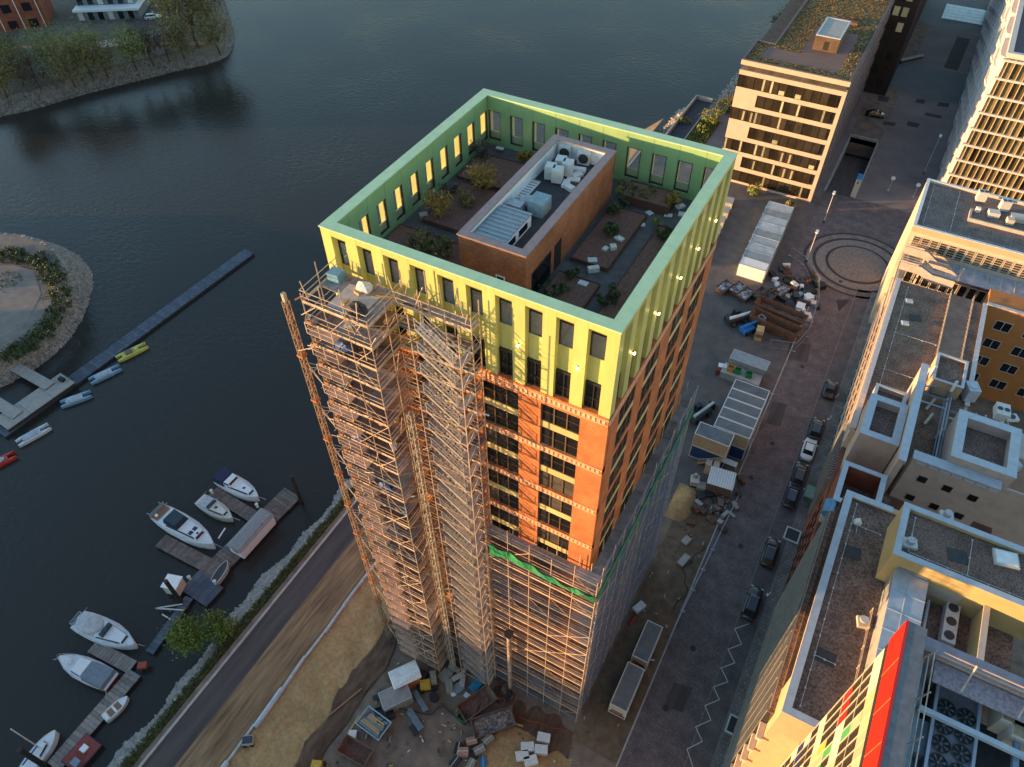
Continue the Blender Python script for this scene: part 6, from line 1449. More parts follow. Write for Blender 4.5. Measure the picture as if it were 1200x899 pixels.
# ------------------------------------------------------------------ street furniture
m_post = mat('lamp_post_grey', (.45, .44, .42), .5, scale=3)
def street_lamp(label, base, head, hgt=8):
    b0 = at(*base); t = thing('street_lamp', label, 'lamp post', b0, 0, 'street lamps')
    MB().tube((0, 0, 0), (0, 0, hgt), .09, 8, .06).build('pole', m_post, t, True); MB().box(-.25, -.6, hgt-.05, .25, .45, hgt+.12).build('lamp_head', m_white, t, True); MB().tube((0, 0, 0), (0, 0, .5), .16, 8).build('base', m_dark, t, True)
for i, (b_, lab) in enumerate((((965, 261), 'slim grey street lamp at the corner of the container yard'), ((945, 307), 'slim grey street lamp beside the stone rings'), ((1082, 204), 'tall slim lamp on the plaza near the white tower'))): street_lamp(lab, b_, None, 7 if i < 2 else 9)
sg = thing('parking_sign', 'pylon sign with blue top at the garage ramp', 'sign', at(999, 231), .0); MB().box(-.5, -.15, 0, .5, .15, 4.2).build('pylon', m_cream, sg, True); MB().box(-.51, -.16, 4.2, .51, .16, 5.4).build('blue_panel', mat('sign_blue', (.02, .22, .55), .5), sg, True)
MB().box(-.12, -.175, 3.2, .12, -.151, 3.8).build('symbol', m_dark, sg, True)
for i, (p, lab) in enumerate((((1041, 223), 'white round traffic sign on the plaza edge, left of two'), ((1070, 231), 'white round traffic sign near the corner office, right of two'))):
    t = thing('traffic_sign', lab, 'sign', at(*p), 0, 'traffic signs'); MB().tube((0, 0, 0), (0, 0, 2.6), .05, 6).build('post', m_post, t, True); MB().tube((0, -.04, 2.9), (0, .0, 2.9), .45, 16).build('disc', m_white, t, True); MB().box(-.3, -.3, 0, .3, .3, .1).build('foot', m_conc, t, True)
kb = thing('street_cabinet', 'green flat topped cabinet at the kerb by the brick facade', 'cabinet', at(950, 583)); MB().box(-.9, -1.0, 0, .7, 1.0, 1.1).build('body', mat('moss_green', (.10, .18, .13), .6), kb, True); MB().box(-1.0, -1.1, 1.1, .8, 1.1, 1.16).build('lid', mat('pale_moss', (.16, .24, .19), .6), kb, True)
for i, (p, lab) in enumerate((((928, 628), 'dark square kerb planter with pale rim beside the pavement'), ((862, 852), 'dark kerb planter with pale rim at the bottom of street'))):
    t = thing('kerb_planter', lab, 'planter', at(*p), 0, 'kerb planters'); MB().ring(-1.0, -1.1, 1.0, 1.1, .18, .01, .3).build('rim', m_ac, t, True); MB().box(-.82, -.92, .01, .82, .92, .2).build('soil', m_dark, t, True)
for i, (p, lab) in enumerate((((901, 698), 'white bollard marker on the pavement beside the large dark car'), ((944, 574), 'white post marker beside the green cabinet'), ((972, 492), 'white marker post beside the upper parked cars'), ((981, 466), 'white marker post beside the furthest parked car'))):
    t = thing('marker_post', lab, 'post', at(*p), 0, 'marker posts'); MB().tube((0, 0, 0), (0, 0, .9), .07, 8).build('post', m_white, t, True); MB().box(-.3, -.2, 0, .3, .2, .08).build('foot', m_white, t, True)
bn = thing('plaza_bench', 'long pale bench with black end block on the plaza', 'bench', at(1067, 70), .9); MB().box(-4, -.6, .35, 4, .6, .55).build('seat', m_conc, bn, True); MB().box(-3.6, -.4, 0, 3.6, .4, .35).build('plinth', m_dark, bn, True); MB().box(-6.2, -.8, 0, -4.1, .8, .9).build('end_block', m_black, bn, True)
# long covered pipe beside the sand
pp = thing('covered_pipe', 'long pipe under pale blue sheeting along the edge of sand', 'pipe', (-30.7, -10, 0)); m_sheet = mat('pale_blue_sheeting', (.30, .36, .42), .45, scale=1.5, rgb2=(.52, .56, .60), bump=.4, bscale=5)
yy = -40
rr = random.Random(9); k = 0
while yy < 34:
    L_ = rr.uniform(3.2, 6.5); MB().tube((-30.7+rr.uniform(-.12, .12), yy, .28), (-30.75+rr.uniform(-.12, .12), yy+L_, .28), rr.choice((.16, .22, .34)), 8).build('pipe_length', m_sheet, pp); yy += L_-.15; k += 1
q = at(291, 868, .5); mp_ = thing('pump_trolley', 'small pump trolley standing by the covered pipe', 'pump', (q.x, q.y, .02), .6); MB().box(-.6, -.5, .3, .6, .5, .8).build('body', m_conc, mp_, True); MB().box(-.5, -.4, .8, .5, .3, 1.1).build('cover', mat('dark_blue_cover', (.03, .04, .07), .6), mp_, True)
for sx in (-.4, .4): MB().tube((sx, -.6, .25), (sx, -.45, .25), .25, 10).build('wheel', m_tyre, mp_, True)
q = at(375, 896, .3); o_ = thing('mini_digger', 'small yellow digger cab at the bottom of wet earth', 'digger', (q.x, q.y-.5, .1), .4); MB().box(-.5, -.6, .3, .6, .6, 1.3).build('cab', mat('machine_yellow', (.55, .32, .03)), o_, True); MB().box(-.8, -.8, 0, .8, -.4, .4).box(-.8, .4, 0, .8, .8, .4).build('track', m_black, o_, True)
# ------------------------------------------------------------------ round spit of land and the island
def land(name, shore, inset, m_top, zt=0.0, cx=None):
    """land with a sloped bank: outer outline at the water, inner outline at the top"""
    n_ = len(shore); c_ = cx or (sum(p[0] for p in shore)/n_, sum(p[1] for p in shore)/n_)
    def ins(p, d):
        v = Vector((c_[0]-p[0], c_[1]-p[1])); v.normalize(); return (p[0]+v.x*d, p[1]+v.y*d)
    s_ = MB(); top = [ins(p, inset) for p in shore]; out = [ins(p, -1.0) for p in shore]
    for i in range(n_):
        j = (i+1) % n_; s_.quad((*out[i], -4.9), (*out[j], -4.9), (*top[j], zt-.02), (*top[i], zt-.02))
    struct(s_.build(name+'_bank', m_bank)); t_ = MB().prism(top, -5, zt); struct(t_.build(name, m_top)); return top
def smooth(pts, k=4):
    out = []; n_ = len(pts)
    for i in range(n_):
        p0, p1, p2, p3 = [Vector(pts[(i+d) % n_]) for d in (-1, 0, 1, 2)]
        for j in range(k):
            t = j/k; out.append(tuple(.5*((2*p1)+(-p0+p2)*t+(2*p0-5*p1+4*p2-p3)*t*t+(-p0+3*p1-3*p2+p3)*t**3)))
    return out
sp = smooth([(-175, 20), (-160, 28), (-142.6, 31.5), (-135, 33.5), (-126, 33), (-118, 29.5), (-111.2, 21.6), (-107.6, 13.4), (-108.0, 4.5), (-114, -6), (-130, -22), (-170, -25)])
m_spit = mat('spit_sand', (.13, .105, .09), .95, scale=.5, rgb2=(.22, .18, .155), detail=11, big=.2, bump=.4, bscale=5)
top_s = land('spit', sp, 3.8, m_spit, 0, (-140, 6))
il = smooth([(-260, 30), (-215, 45), (-192, 63.3), (-182.5, 82.1), (-171.6, 102), (-166, 111.5), (-165.5, 118), (-172, 127), (-184, 138), (-196, 148), (-215, 165), (-260, 200), (-330, 160), (-330, 60)])
top_i = land('island', il, 3.2, mat('island_soil', (.085, .075, .06), .95, scale=.5, rgb2=(.15, .13, .105), detail=11, bump=.4), 0, (-235, 110))
rnd = random.Random(12)
def shore_rocks(shore, top, lo, hi, n_, seed):
    rr = random.Random(seed); pts = []; k = len(shore)
    for _ in range(n_):
        i = rr.randrange(k); j = (i+1) % k; t = rr.random(); f = rr.uniform(lo, hi)
        a = Vector(shore[i])*(1-t)+Vector(shore[j])*t; c_ = Vector(top[i])*(1-t)+Vector(top[j])*t
        p = a*(1-f)+c_*f
        if -210 < p.x < -90 and -30 < p.y < 160: pts.append((p.x, p.y, -4.1+4.1*f+rr.uniform(-.05, .12)))
    return pts
rocks('spit_stones', shore_rocks(sp, top_s, -.05, .95, 9000, 3), .18, .42, mat('brown_rock', (.17, .14, .12), .9, scale=1.2, rgb2=(.36, .30, .26), detail=8), 'ring of pale stones round the shore of the small spit', 8)
rocks('island_stones', shore_rocks(il, top_i, -.02, .85, 9000, 4), .2, .45, mat('island_rock', (.14, .12, .11), .9, scale=1, rgb2=(.26, .23, .21)), 'stone edging along the waterline of the wooded island', 9)
sheet('island_path', [at(*p)[:2] for p in ((100, 60), (150, 52), (203, 37), (200, 30), (150, 43), (104, 50))], .03, m_conc)
sheet('island_car_park', [at(*p)[:2] for p in ((140, 0), (150, 38), (186, 28), (200, 18), (180, 0))], .02, m_asph)
sheet('spit_path', [at(*p)[:2] for p in ((0, 400), (30, 380), (48, 345), (40, 318), (10, 308), (0, 310))], .02, mat('spit_path_sand', (.16, .13, .115), .95, scale=.6, rgb2=(.24, .20, .18), detail=10))

# ------------------------------------------------------------------ jetties
m_dk = mat('jetty_planks', (.10, .078, .07), .9, scale=1.5, rgb2=(.19, .15, .135), stretch=(1, 1, 1), randv=.25)
m_fl = mat('plastic_float', (.045, .055, .085), .7, scale=1.2, rgb2=(.09, .105, .14), randv=.2)
m_cj = mat('concrete_deck', (.27, .24, .215), .85, scale=1.2, rgb2=(.35, .32, .29), detail=8)
def plank_deck(name, label, a, c_, wd, z=-3.45, m_=None, pw=.5, th=.12, sub=m_dark, cat='jetty', group='jetties', full=True):
    a, c_ = Vector(a), Vector(c_); a.z = c_.z = 0; d = c_-a; L_ = d.length; t = thing(name, label, cat, ((a.x+c_.x)/2, (a.y+c_.y)/2, z), math.atan2(d.y, d.x), group)
    k = max(1, int(L_/pw)); e_ = meshmat(MB().box(-L_/k/2+.02, -wd/2, -th, L_/k/2-.02, wd/2, 0), 'plank', m_ or m_dk)
    for i in range(k): inst('plank', e_, t, (-L_/2+L_*(i+.5)/k, 0, 0))
    MB().box(-L_/2, -wd/2+.08, -.75, L_/2, wd/2-.08, -th-.002).build('float', sub, t, True)
    return t
Z0 = -3.45
fl = plank_deck('float_jetty', 'long dark blue floating jetty reaching out into the harbour', at(0, 508, Z0), at(292, 294, Z0), 2.7, Z0, m_fl, .55)
plank_deck('concrete_platform', 'pale concrete platform beside the floating jetty', at(0, 497, -2.6), at(79, 442, -2.6), 4.0, -2.7, m_cj, 4.0)
plank_deck('gangway', 'pale gangway from the spit to the platform, upper one', at(-12, 413, -2.4), at(58, 452, -2.4), 1.9, -2.45, m_cj, 4.0); plank_deck('gangway', 'pale gangway from the spit to the platform, lower one', at(-12, 466, -2.4), at(20, 486, -2.4), 1.9, -2.47, m_cj, 4.0)
o_ = MB().box(-.5, -.35, 0, .5, .35, .6).build('black_bag', m_black); o_.location = at(73, 446, -2.65); tag(o_, 'small black bag on the concrete platform end', 'bag')
# boat jetty along the bank
plank_deck('boat_jetty', 'wooden jetty head with grey boat house at its middle', at(228, 690, Z0), at(343, 577, Z0), 3.3, Z0, m_dk, .5)
plank_deck('finger_jetty', 'wooden finger jetty between the two white cruisers', at(249, 576, Z0), at(298, 606, Z0), 1.9, Z0+.02, m_dk, .45); plank_deck('finger_jetty', 'wooden finger jetty below the large white yacht', at(188, 633, Z0), at(262, 672, Z0), 2.1, Z0+.02, m_dk, .45)
plank_deck('jetty_bridge', 'narrow dark footbridge linking the jetty heads', at(175, 765, Z0), at(222, 700, Z0), 1.2, Z0+.04, m_fl, .6); plank_deck('boat_jetty', 'weathered grey jetty running down to the lower left', at(62, 899, Z0), at(158, 788, Z0), 2.0, Z0+.03, mat('silver_wood', (.17, .145, .13), .9, scale=2, rgb2=(.28, .245, .22), randv=.25), .5)
plank_deck('finger_jetty', 'short finger jetty between white cruiser and red hulled barge', at(108, 757, Z0), at(155, 782, Z0), 1.7, Z0+.02, mat('silver_wood', (.17, .145, .13)), .45); plank_deck('work_raft', 'dark metal work raft beside the willow', at(222, 680, Z0), at(252, 700, Z0), 3.2, Z0+.05, m_fl, .9)
# boat house
A_ = at(293, 620, -1.2); d_ = (at(315, 598, Z0)-at(275, 642, Z0)); ang = math.atan2(d_.y, d_.x)
bh = thing('boat_house', 'long grey boat house with ribbed roof and red emblem on the jetty', 'boat house', (A_.x, A_.y, Z0), ang)
MB().box(-3.3, -1.2, 0, 3.3, 1.2, 1.9).build('wall', m_white, bh, True)
s_ = MB(); s_.loft([[(-3.5, -1.35, 1.9), (3.5, -1.35, 1.9), (3.5, 1.35, 1.9), (-3.5, 1.35, 1.9)], [(-3.45, -.9, 2.25), (3.45, -.9, 2.25), (3.45, .9, 2.25), (-3.45, .9, 2.25)]]); s_.build('roof', mat('grey_ribbed_roof', (.22, .22, .22), .7, scale=2), bh, True)
e = meshmat(MB().box(-3.4, -.04, 0, 3.4, .04, .05), 'roof_rib', m_steel)
for k in range(5): inst('roof_rib', e, bh, (0, -.7+.35*k, 2.25))
MB().box(-3.33, -.5, .9, -3.31, .5, 1.5).build('emblem', m_tail, bh, True)
MB().box(1.2, -1.0, 2.3, 1.5, -.8, 2.34).build('roof_vent', m_dark, bh, True)
def pile_post(label, base, r_, hgt):
    o = MB().tube((0, 0, -2.5), (0, 0, hgt), r_, 12).build('mooring_pile', mat('black_pile', (.02, .017, .016), .7, scale=3, var=.3)); o.location = at(*base, -4)+Vector((0, 0, -2.5+2.5)); o.location.z = -6.5; tag(o, label, 'pile', 'mooring piles')
pile_post('tall dark mooring pile at head of the boat jetty', (354, 590), .28, 7.0); pile_post('dark mooring pile beside the white box by the willow', (214, 708), .28, 6.5); pile_post('dark mooring pile at the lower left picture corner', (55, 899), .30, 6.5)
q = at(207, 690, Z0); wb = thing('jetty_cabin', 'small white cabin box on the raft edge', 'cabin', (q.x, q.y, Z0), .3); MB().box(-1.0, -.9, 0, 1.0, .9, 1.9).build('wall', m_cream, wb, True); MB().box(-1.1, -1.0, 1.9, 1.1, 1.0, 2.0).build('roof', m_white, wb, True); MB().box(-.4, -.92, .1, .3, -.9, 1.6).build('door', m_ac, wb, True)
q = at(265, 606, Z0)
for i, (p, lab) in enumerate((((249, 578), 'white mooring post at the tip of the cruiser finger jetty'), ((302, 594), 'white mooring post at the root of the cruiser finger jetty'), ((253, 684), 'white square bollard on the dark raft'), ((223, 679), 'small white post at the corner of the raft'))):
    t = thing('jetty_post', lab, 'post', at(*p, Z0+.05), 0, 'posts on the jetty'); MB().tube((0, 0, 0), (0, 0, .7), .2, 8).build('post', m_white, t, True); MB().tube((0, 0, .7), (0, 0, .78), .26, 8).build('cap', m_ac, t, True)
o_ = MB().beam(at(256, 631, -3), at(264, 619, -3), .15).build('spar', m_white); tag(o_, 'white spar lying beside the bow of the large yacht', 'spar')
g = thing('mooring_strut', 'pale triangular mooring strut left of the pile by the willow', 'frame', at(198, 714, -3.4)); o = g.location
MB().beam(at(182, 713, -3.3), at(215, 715, -3.3), .14).beam(at(182, 713, -3.3), at(214, 708, -3.3), .14).beam(at(190, 720, -3.3), at(200, 726, -3.3), .14).build('frame', m_ac, g)
# red work pontoon
q = at(96, 883, Z0); rp_ = thing('red_pontoon', 'red deck work pontoon with white markings moored at the jetty', 'pontoon', (q.x, q.y, Z0), ang); MB().box(-1.8, -1.4, -.6, 1.8, 1.4, .1).build('hull', m_dark, rp_, True); MB().box(-1.7, -1.3, .1, 1.7, 1.3, .13).build('deck', mat('red_deck', (.22, .035, .03), .7, scale=2, var=.25), rp_, True); MB().box(.1, -.3, .13, .9, .5, .3).build('white_coil', m_white, rp_, True); MB().box(-1.4, -1.0, .13, -.6, 0, .7).build('tool_box', m_bst, rp_, True)
flatbox(at(168, 781, Z0), Z0+.02, (1.1, .8, .5), .6, mat('red_box', (.3, .05, .03), .7), 'small red box where the two jetties meet', 'box', None, 'red_box')

# ------------------------------------------------------------------ boats
def boat(name, label, stern, bow, beam, hull, deck, cat='boat', group='moored boats', fb=.95, blunt=.0):
    s_, b_ = at(*stern, -3.2), at(*bow, -3.2); d = b_-s_; L_ = d.length; c_ = (s_+b_)/2
    t = thing(name, label, cat, (c_.x, c_.y, -4), math.atan2(d.y, d.x), group)
    st_ = [(0, .80, -.25, fb*.92), (.12, .92, -.3, fb*.92), (.35, 1.0, -.35, fb*.95), (.6, .95, -.35, fb), (.8, .68, -.3, fb*1.08), (.93, .32, -.15, fb*1.16), (1.0, .05, .1, fb*1.2)]
    rings = []; dk = []
    for u, w_, z0, z1 in st_:
        x = -L_/2+L_*u; q_ = max(.03, w_*beam/2); rings.append([(x, -q_*.35, z0), (x, q_*.35, z0), (x, q_*.9, z0*.2), (x, q_, z1), (x, -q_, z1), (x, -q_*.9, z0*.2)]); dk.append((x, q_*.92, z1))
    h_ = MB(); h_.loft(rings); h_.build('hull', hull, t, True)
    dd = MB(); rr = [[(x, -q_, z+.005), (x, q_, z+.005), (x, q_, z+.06), (x, -q_, z+.06)] for x, q_, z in dk]; dd.loft(rr); dd.build('deck', deck, t, True)
    rl_ = MB()
    for (x, q_, z), (x2, q2, z2) in zip(dk, dk[1:]):
        for sy in (-1, 1): rl_.beam((x, sy*(q_+.02), z+.06), (x2, sy*(q2+.02), z2+.06), .07)
    rl_.build('rubbing_strake', m_ac, t, True)
    if L_ > 5.5:
        br_ = MB()
        for (x, q_, z), (x2, q2, z2) in zip(dk[3:], dk[4:]):
            for sy in (-1, 1): br_.beam((x, sy*q_*.93, z+.55), (x2, sy*q2*.93, z2+.55), .035); br_.beam((x, sy*q_*.93, z+.06), (x, sy*q_*.93, z+.55), .03)
        br_.build('bow_rail', m_steel, t, True)
        rp = MB(); rp.beam((dk[-1][0]-.2, 0, dk[-1][2]+.05), (dk[-1][0]+.9, .5, .45), .035); rp.beam((dk[0][0], dk[0][1], dk[0][2]), (dk[0][0]-.5, dk[0][1]+.7, .45), .035); rp.build('mooring_rope', m_card, t, True)
    return t, L_, fb
m_hw = mat('boat_white', (.64, .65, .66), .35, scale=1.5, var=.07); m_hg = mat('boat_cream', (.55, .53, .46), .4, scale=1.5, var=.08); m_nav = mat('canvas_navy', (.012, .016, .06), .8, scale=2); m_can = mat('canvas_grey', (.40, .41, .44), .8, scale=2, bump=.4, bscale=5); m_teak = mat('teak', (.22, .12, .06), .7, scale=3, stretch=(1, 6, 1)); m_bglass = mat('boat_glass', (.02, .035, .05), .1, scale=1)
def cabin(t, L_, x0, x1, w0, w1, z0, z1, m_, nm='cabin', sl=.25, glass=True):
    a, b_ = L_*(x0-.5), L_*(x1-.5)
    lo = [(a, -w0/2, z0), (b_, -w1/2, z0), (b_, w1/2, z0), (a, w0/2, z0)]; hi = [(a+.1, -w0/2+.15, z1), (b_-sl*(z1-z0)*1.6, -w1/2+.15, z1), (b_-sl*(z1-z0)*1.6, w1/2-.15, z1), (a+.1, w0/2-.15, z1)]
    c = MB(); c.loft([lo, hi]); o = c.build(nm, m_, t, True)
    if glass:
        g_ = MB(); f = lambda p, q, k: tuple(p[i]+(q[i]-p[i])*k for i in range(3))
        def off(p, s): return (p[0]+s[0], p[1]+s[1], p[2]+.0)
        for i, j, sft in ((1, 2, (.02, 0)), (0, 1, (0, -.02)), (2, 3, (0, .02))):
            P_ = [f(lo[i], hi[i], .35), f(lo[j], hi[j], .35), f(lo[j], hi[j], .88), f(lo[i], hi[i], .88)]
            m1, m2 = P_[0], P_[1]
            P_ = [f(P_[0], P_[1], .06), f(P_[0], P_[1], .94), f(P_[3], P_[2], .94), f(P_[3], P_[2], .06)]
            g_.add([off(p, sft) for p in P_], [(0, 1, 2, 3)])
        g_.build('window', m_bglass, t, True)
    return o
# large white yacht
t, L_, fb = boat('motor_yacht', 'large white motor yacht with dark windscreen at the finger jetty', (186, 601), (251, 640), 3.4, m_hw, m_hw, fb=1.3)
cabin(t, L_, .26, .80, 2.7, 1.7, 1.3, 2.05, m_hw); cabin(t, L_, .26, .50, 2.4, 2.2, 2.05, 2.75, m_bglass, 'windscreen', .35, False); MB().box(-L_*.5+.2, -1.2, 1.32, -L_*.5+1.3, 1.2, 1.40).build('aft_deck', m_teak, t, True)
for k in range(2): MB().box(L_*.12+.35, -.75+.8*k, 2.02, L_*.12+.95, -.15+.8*k, 2.10).build('deck_hatch', m_bglass, t, True)
MB().box(L_*.24, -.15, 1.9, L_*.24+.35, .15, 2.06).build('deck_hatch', m_bglass, t, True); MB().ring(-L_*.5-.1, -1.3, -L_*.5+.2, 1.3, .05, 1.2, 1.9).build('stern_rail', m_steel, t, True); MB().blob((-L_*.5+.7, -.7, 1.6), .26, 8, 5, 0).build('fender', m_white, t, True)
for sy in (-1, 1): MB().beam((-L_*.5-.1, sy*1.0, 1.4), (-L_*.5-.9, sy*1.1, 1.5), .08).build('davit', m_steel, t, True)
t, L_, fb = boat('cabin_cruiser', 'white cabin cruiser with navy canvas stern at the upper jetty', (256, 558), (303, 584), 2.9, m_hw, m_hw, fb=1.1)
cabin(t, L_, .34, .86, 2.2, 1.2, 1.1, 1.65, m_hw); cabin(t, L_, .30, .46, 2.2, 2.0, 1.65, 2.2, m_hw, 'cockpit_roof', .4); cabin(t, L_, .02, .29, 2.5, 2.3, 1.1, 2.1, m_nav, 'canvas', .1, False); MB().box(L_*.16, -.18, 1.6, L_*.16+.35, .18, 1.68).build('deck_hatch', m_dark, t, True); MB().box(L_*.32, -.18, 1.4, L_*.32+.3, .18, 1.48).build('deck_hatch', m_dark, t, True)
t, L_, fb = boat('cabin_cruiser', 'cream cabin cruiser lying between finger jetty and yacht', (234, 585), (272, 608), 2.4, m_hg, m_hg, fb=.95)
cabin(t, L_, .40, .84, 1.8, 1.0, .95, 1.45, m_hg); MB().box(-L_*.42, -.85, .96, -L_*.1, .85, 1.15).build('cockpit_floor', m_can, t, True); MB().box(L_*.02, -.2, 1.43, L_*.02+.4, .2, 1.5).build('deck_hatch', m_dark, t, True); MB().box(-L_*.12, -.8, 1.0, -L_*.06, .8, 1.75).build('windscreen', m_bglass, t, True)
t, L_, fb = boat('cabin_cruiser', 'white cruiser under crumpled grey canvas at the lower jetty', (92, 727), (159, 757), 3.2, m_hw, m_hw, fb=1.2)
cabin(t, L_, .42, .86, 2.5, 1.4, 1.2, 1.75, m_hw, glass=True); c_ = MB(); c_.blob((-L_*.24, 0, 1.6), (L_*.23, 1.35, .95), 12, 6, .06, random.Random(3)); c_.build('canvas_cover', m_can, t, True); MB().box(L_*.02, -.9, 1.7, L_*.07, .9, 2.3).build('windscreen', m_bglass, t, True); MB().ring(-L_*.5-.35, -.9, -L_*.5+.1, .9, .05, .9, 1.5).build('stern_rail', m_steel, t, True)
t, L_, fb = boat('tour_barge', 'red hulled boat with white cabin under grey blue canvas', (132, 800), (71, 771), 3.0, mat('dark_red_hull', (.14, .025, .02), .5, scale=2), m_hw, fb=1.0)
cabin(t, L_, .44, .68, 2.3, 2.0, 1.0, 1.75, m_hw); cabin(t, L_, .04, .44, 2.6, 2.5, 1.0, 1.7, mat('canvas_slate', (.15, .18, .22), .8, scale=2), 'canvas', .05, False); MB().blob((L_*.30, 0, 1.2), (.5, .5, .3), 8, 4, .2).build('cover', m_card, t, True)
t, L_, fb = boat('rowing_boat', 'small white open rowing boat tied inside the grey jetty', (121, 842), (149, 816), 1.5, m_hw, m_hw, fb=.6); MB().box(-L_*.30, -.5, .66, L_*.22, .5, .68).build('boat_floor', m_teak, t, True); MB().box(-L_*.1, -.55, .70, -L_*.02, .55, .76).build('thwart', m_hw, t, True); MB().box(-L_*.47, -.55, .66, -L_*.33, .55, .78).build('stern_seat', m_hw, t, True)
t, L_, fb = boat('sailing_boat', 'white and blue sailing boat at the lower left picture edge', (28, 905), (66, 857), 2.2, m_hw, m_hw, fb=.9); cabin(t, L_, .38, .72, 1.5, .9, .9, 1.35, m_hw); MB().tube((L_*.05, 0, .9), (L_*.05, 0, 8.0), .07, 8).build('mast', m_ac, t, True); MB().tube((L_*.05, 0, 2.0), (-L_*.4, 0, 1.9), .1, 8).build('boom', mat('sail_cover_blue', (.03, .10, .30), .8), t, True)
t, L_, fb = boat('inflatable_dinghy', 'grey white inflatable dinghy on the jetty beside the boat house', (252, 683), (268, 660), 1.3, m_can, m_dark, fb=.9); t.location.z = Z0-.15
cat_cols = [('yellow', (.50, .46, .10), (137, 421), (172, 404)), ('blue and white', None, (105, 447), (141, 430)), ('blue hulled', None, (71, 474), (107, 461)), ('white', None, (20, 520), (58, 499)), ('red', (.40, .03, .02), (-14, 548), (18, 532))]
for i, (nm, col_, a_, c2) in enumerate(cat_cols):
    s_, b_ = at(*a_, -3.6), at(*c2, -3.6); d = b_-s_; L_ = d.length; c_ = (s_+b_)/2
    hm = mat('cat_hull_%d' % i, col_ or ((.16, .28, .40) if i < 3 else (.5, .53, .55)), .45, scale=2, var=.1)
    t = thing('pedal_catamaran', ('yellow twin hulled pedal boat nearest the jetty tip', 'covered twin hulled boat next to the yellow one', 'covered blue twin hulled boat in the middle of row', 'white twin hulled boat near the concrete platform', 'red twin hulled boat at the left picture edge')[i], 'boat', (c_.x, c_.y, -4), math.atan2(d.y, d.x), 'twin hulled boats along the floating jetty')
    for sy in (-1, 1):
        h_ = MB(); rings = []
        for u, w_, zz_ in ((0, .6, .5), (.15, 1, .55), (.7, 1, .55), (.92, .5, .6), (1, .08, .68)):
            x = -L_/2+L_*u; q_ = .28*w_; rings.append([(x, sy*.62-q_*.6, -.2), (x, sy*.62+q_*.6, -.2), (x, sy*.62+q_, zz_), (x, sy*.62-q_, zz_)])
        h_.loft(rings); h_.build('hull', hm, t, True)
    MB().box(-L_*.32, -.62, .56, L_*.22, .62, .64).build('deck', hm if i in (0, 4) else m_can, t, True)
    if i == 0: MB().box(-L_*.2, -.5, .64, L_*.02, .5, .95).build('seat', mat('brown_seat', (.16, .10, .09), .8), t, True); MB().box(L_*.08, -.4, .64, L_*.2, .4, .9).build('seat', hm, t, True)
    else:
        c_ = MB(); c_.blob((-L_*.1, 0, .7), (L_*.24, .6, .34), 10, 4, .06, random.Random(i)); c_.build('cover', mat('boat_cover', (.34, .40, .46), .7, scale=2), t, True)

# ------------------------------------------------------------------ opposite bank, outside the picture: warehouses added there to shade the quay and island
fbk = struct(MB().prism([(-420, -40), (-60, -420), (-140, -520), (-540, -100)], -5, 0).build('far_bank', m_earth))
ax = Vector((SX, SY, 0)); pxv = Vector((-SY, SX, 0))*-1
wn_ = 0
for k, (off_, wd_, hh) in enumerate(((-62, 34.9, 20.5), (-27, 34.9, 22), (8, 34.9, 21), (43, 34.9, 24), (78, 34.9, 22), (-170, 40, 27), (-212, 40, 27))):
    c_ = Vector((-11, 5, 0))+ax*210+Vector((.507, -.862, 0))*(off_+17)
    t = thing('shade_warehouse', 'unseen brick building added for its shade, '+ordn[k]+' of seven in the row', 'building', (c_.x, c_.y, 0), math.atan2(-.862, .507), 'unseen buildings added for their shade')
    MB().box(-wd_/2, -12, 0, wd_/2, 12, hh).build('wall', m_redb, t, True)
    MB().box(-wd_/2-.3, -12.3, hh, wd_/2+.3, 12.3, hh+.6).build('roof', m_gravel, t, True)
    e = meshmat(MB().box(-1, -.1, 0, 1, .05, 2), 'window', m_glass)
    for i in range(8):
        for j in range(4): inst('window', e, t, (-wd_/2+2.5+4*i, 12.05, 2+4.3*j), math.pi)
# ------------------------------------------------------------------ vegetation
def foliage(s, c_, r_, n_, rr, size=.3, flat=1.0):
    """leaf sized faces gathered in clumps through an ellipsoid"""
    c_ = Vector(c_); rx, ry, rz_ = r_; clumps = []
    for _ in range(max(6, n_//55)):
        v = Vector((rr.gauss(0, 1), rr.gauss(0, 1), rr.gauss(0, 1))).normalized(); q = rr.uniform(.35, 1.0)**.6
        clumps.append(Vector((c_.x+v.x*rx*q, c_.y+v.y*ry*q, c_.z+v.z*rz_*q)))
    for _ in range(n_):
        k = rr.choice(clumps); sp_ = min(rx, ry, rz_)*.30
        p = k+Vector((rr.gauss(0, sp_), rr.gauss(0, sp_), rr.gauss(0, sp_)))
        a = Vector((rr.uniform(-1, 1), rr.uniform(-1, 1), rr.uniform(-.4, 1))).normalized(); b_ = a.cross(Vector((rr.uniform(-1, 1), rr.uniform(-1, 1), rr.uniform(-1, 1)))).normalized()
        q = size*rr.uniform(.6, 1.4); d_ = a.cross(b_)
        s.add([p-b_*q*.5, p+d_*q*.35, p+b_*q*.6, p-d_*q*.35], [(0, 1, 2, 3)])
    return clumps
def leafm(name, a, b_): return mat(name, a, .65, scale=.9, rgb2=b_, detail=6, contrast=(.35, .65))
L_wil = leafm('willow_leaf', (.055, .10, .014), (.15, .22, .03)); L_dark = leafm('dark_leaf', (.030, .045, .014), (.085, .11, .035)); L_olive = leafm('olive_leaf', (.105, .098, .032), (.25, .21, .07)); L_yel = leafm('yellow_leaf', (.22, .14, .02), (.40, .27, .05)); L_bare = leafm('bare_twig', (.07, .052, .042), (.15, .115, .09)); L_green = leafm('fresh_leaf', (.10, .12, .022), (.26, .28, .06))
m_trunk = mat('bark', (.06, .045, .035), .9, scale=4, var=.35)
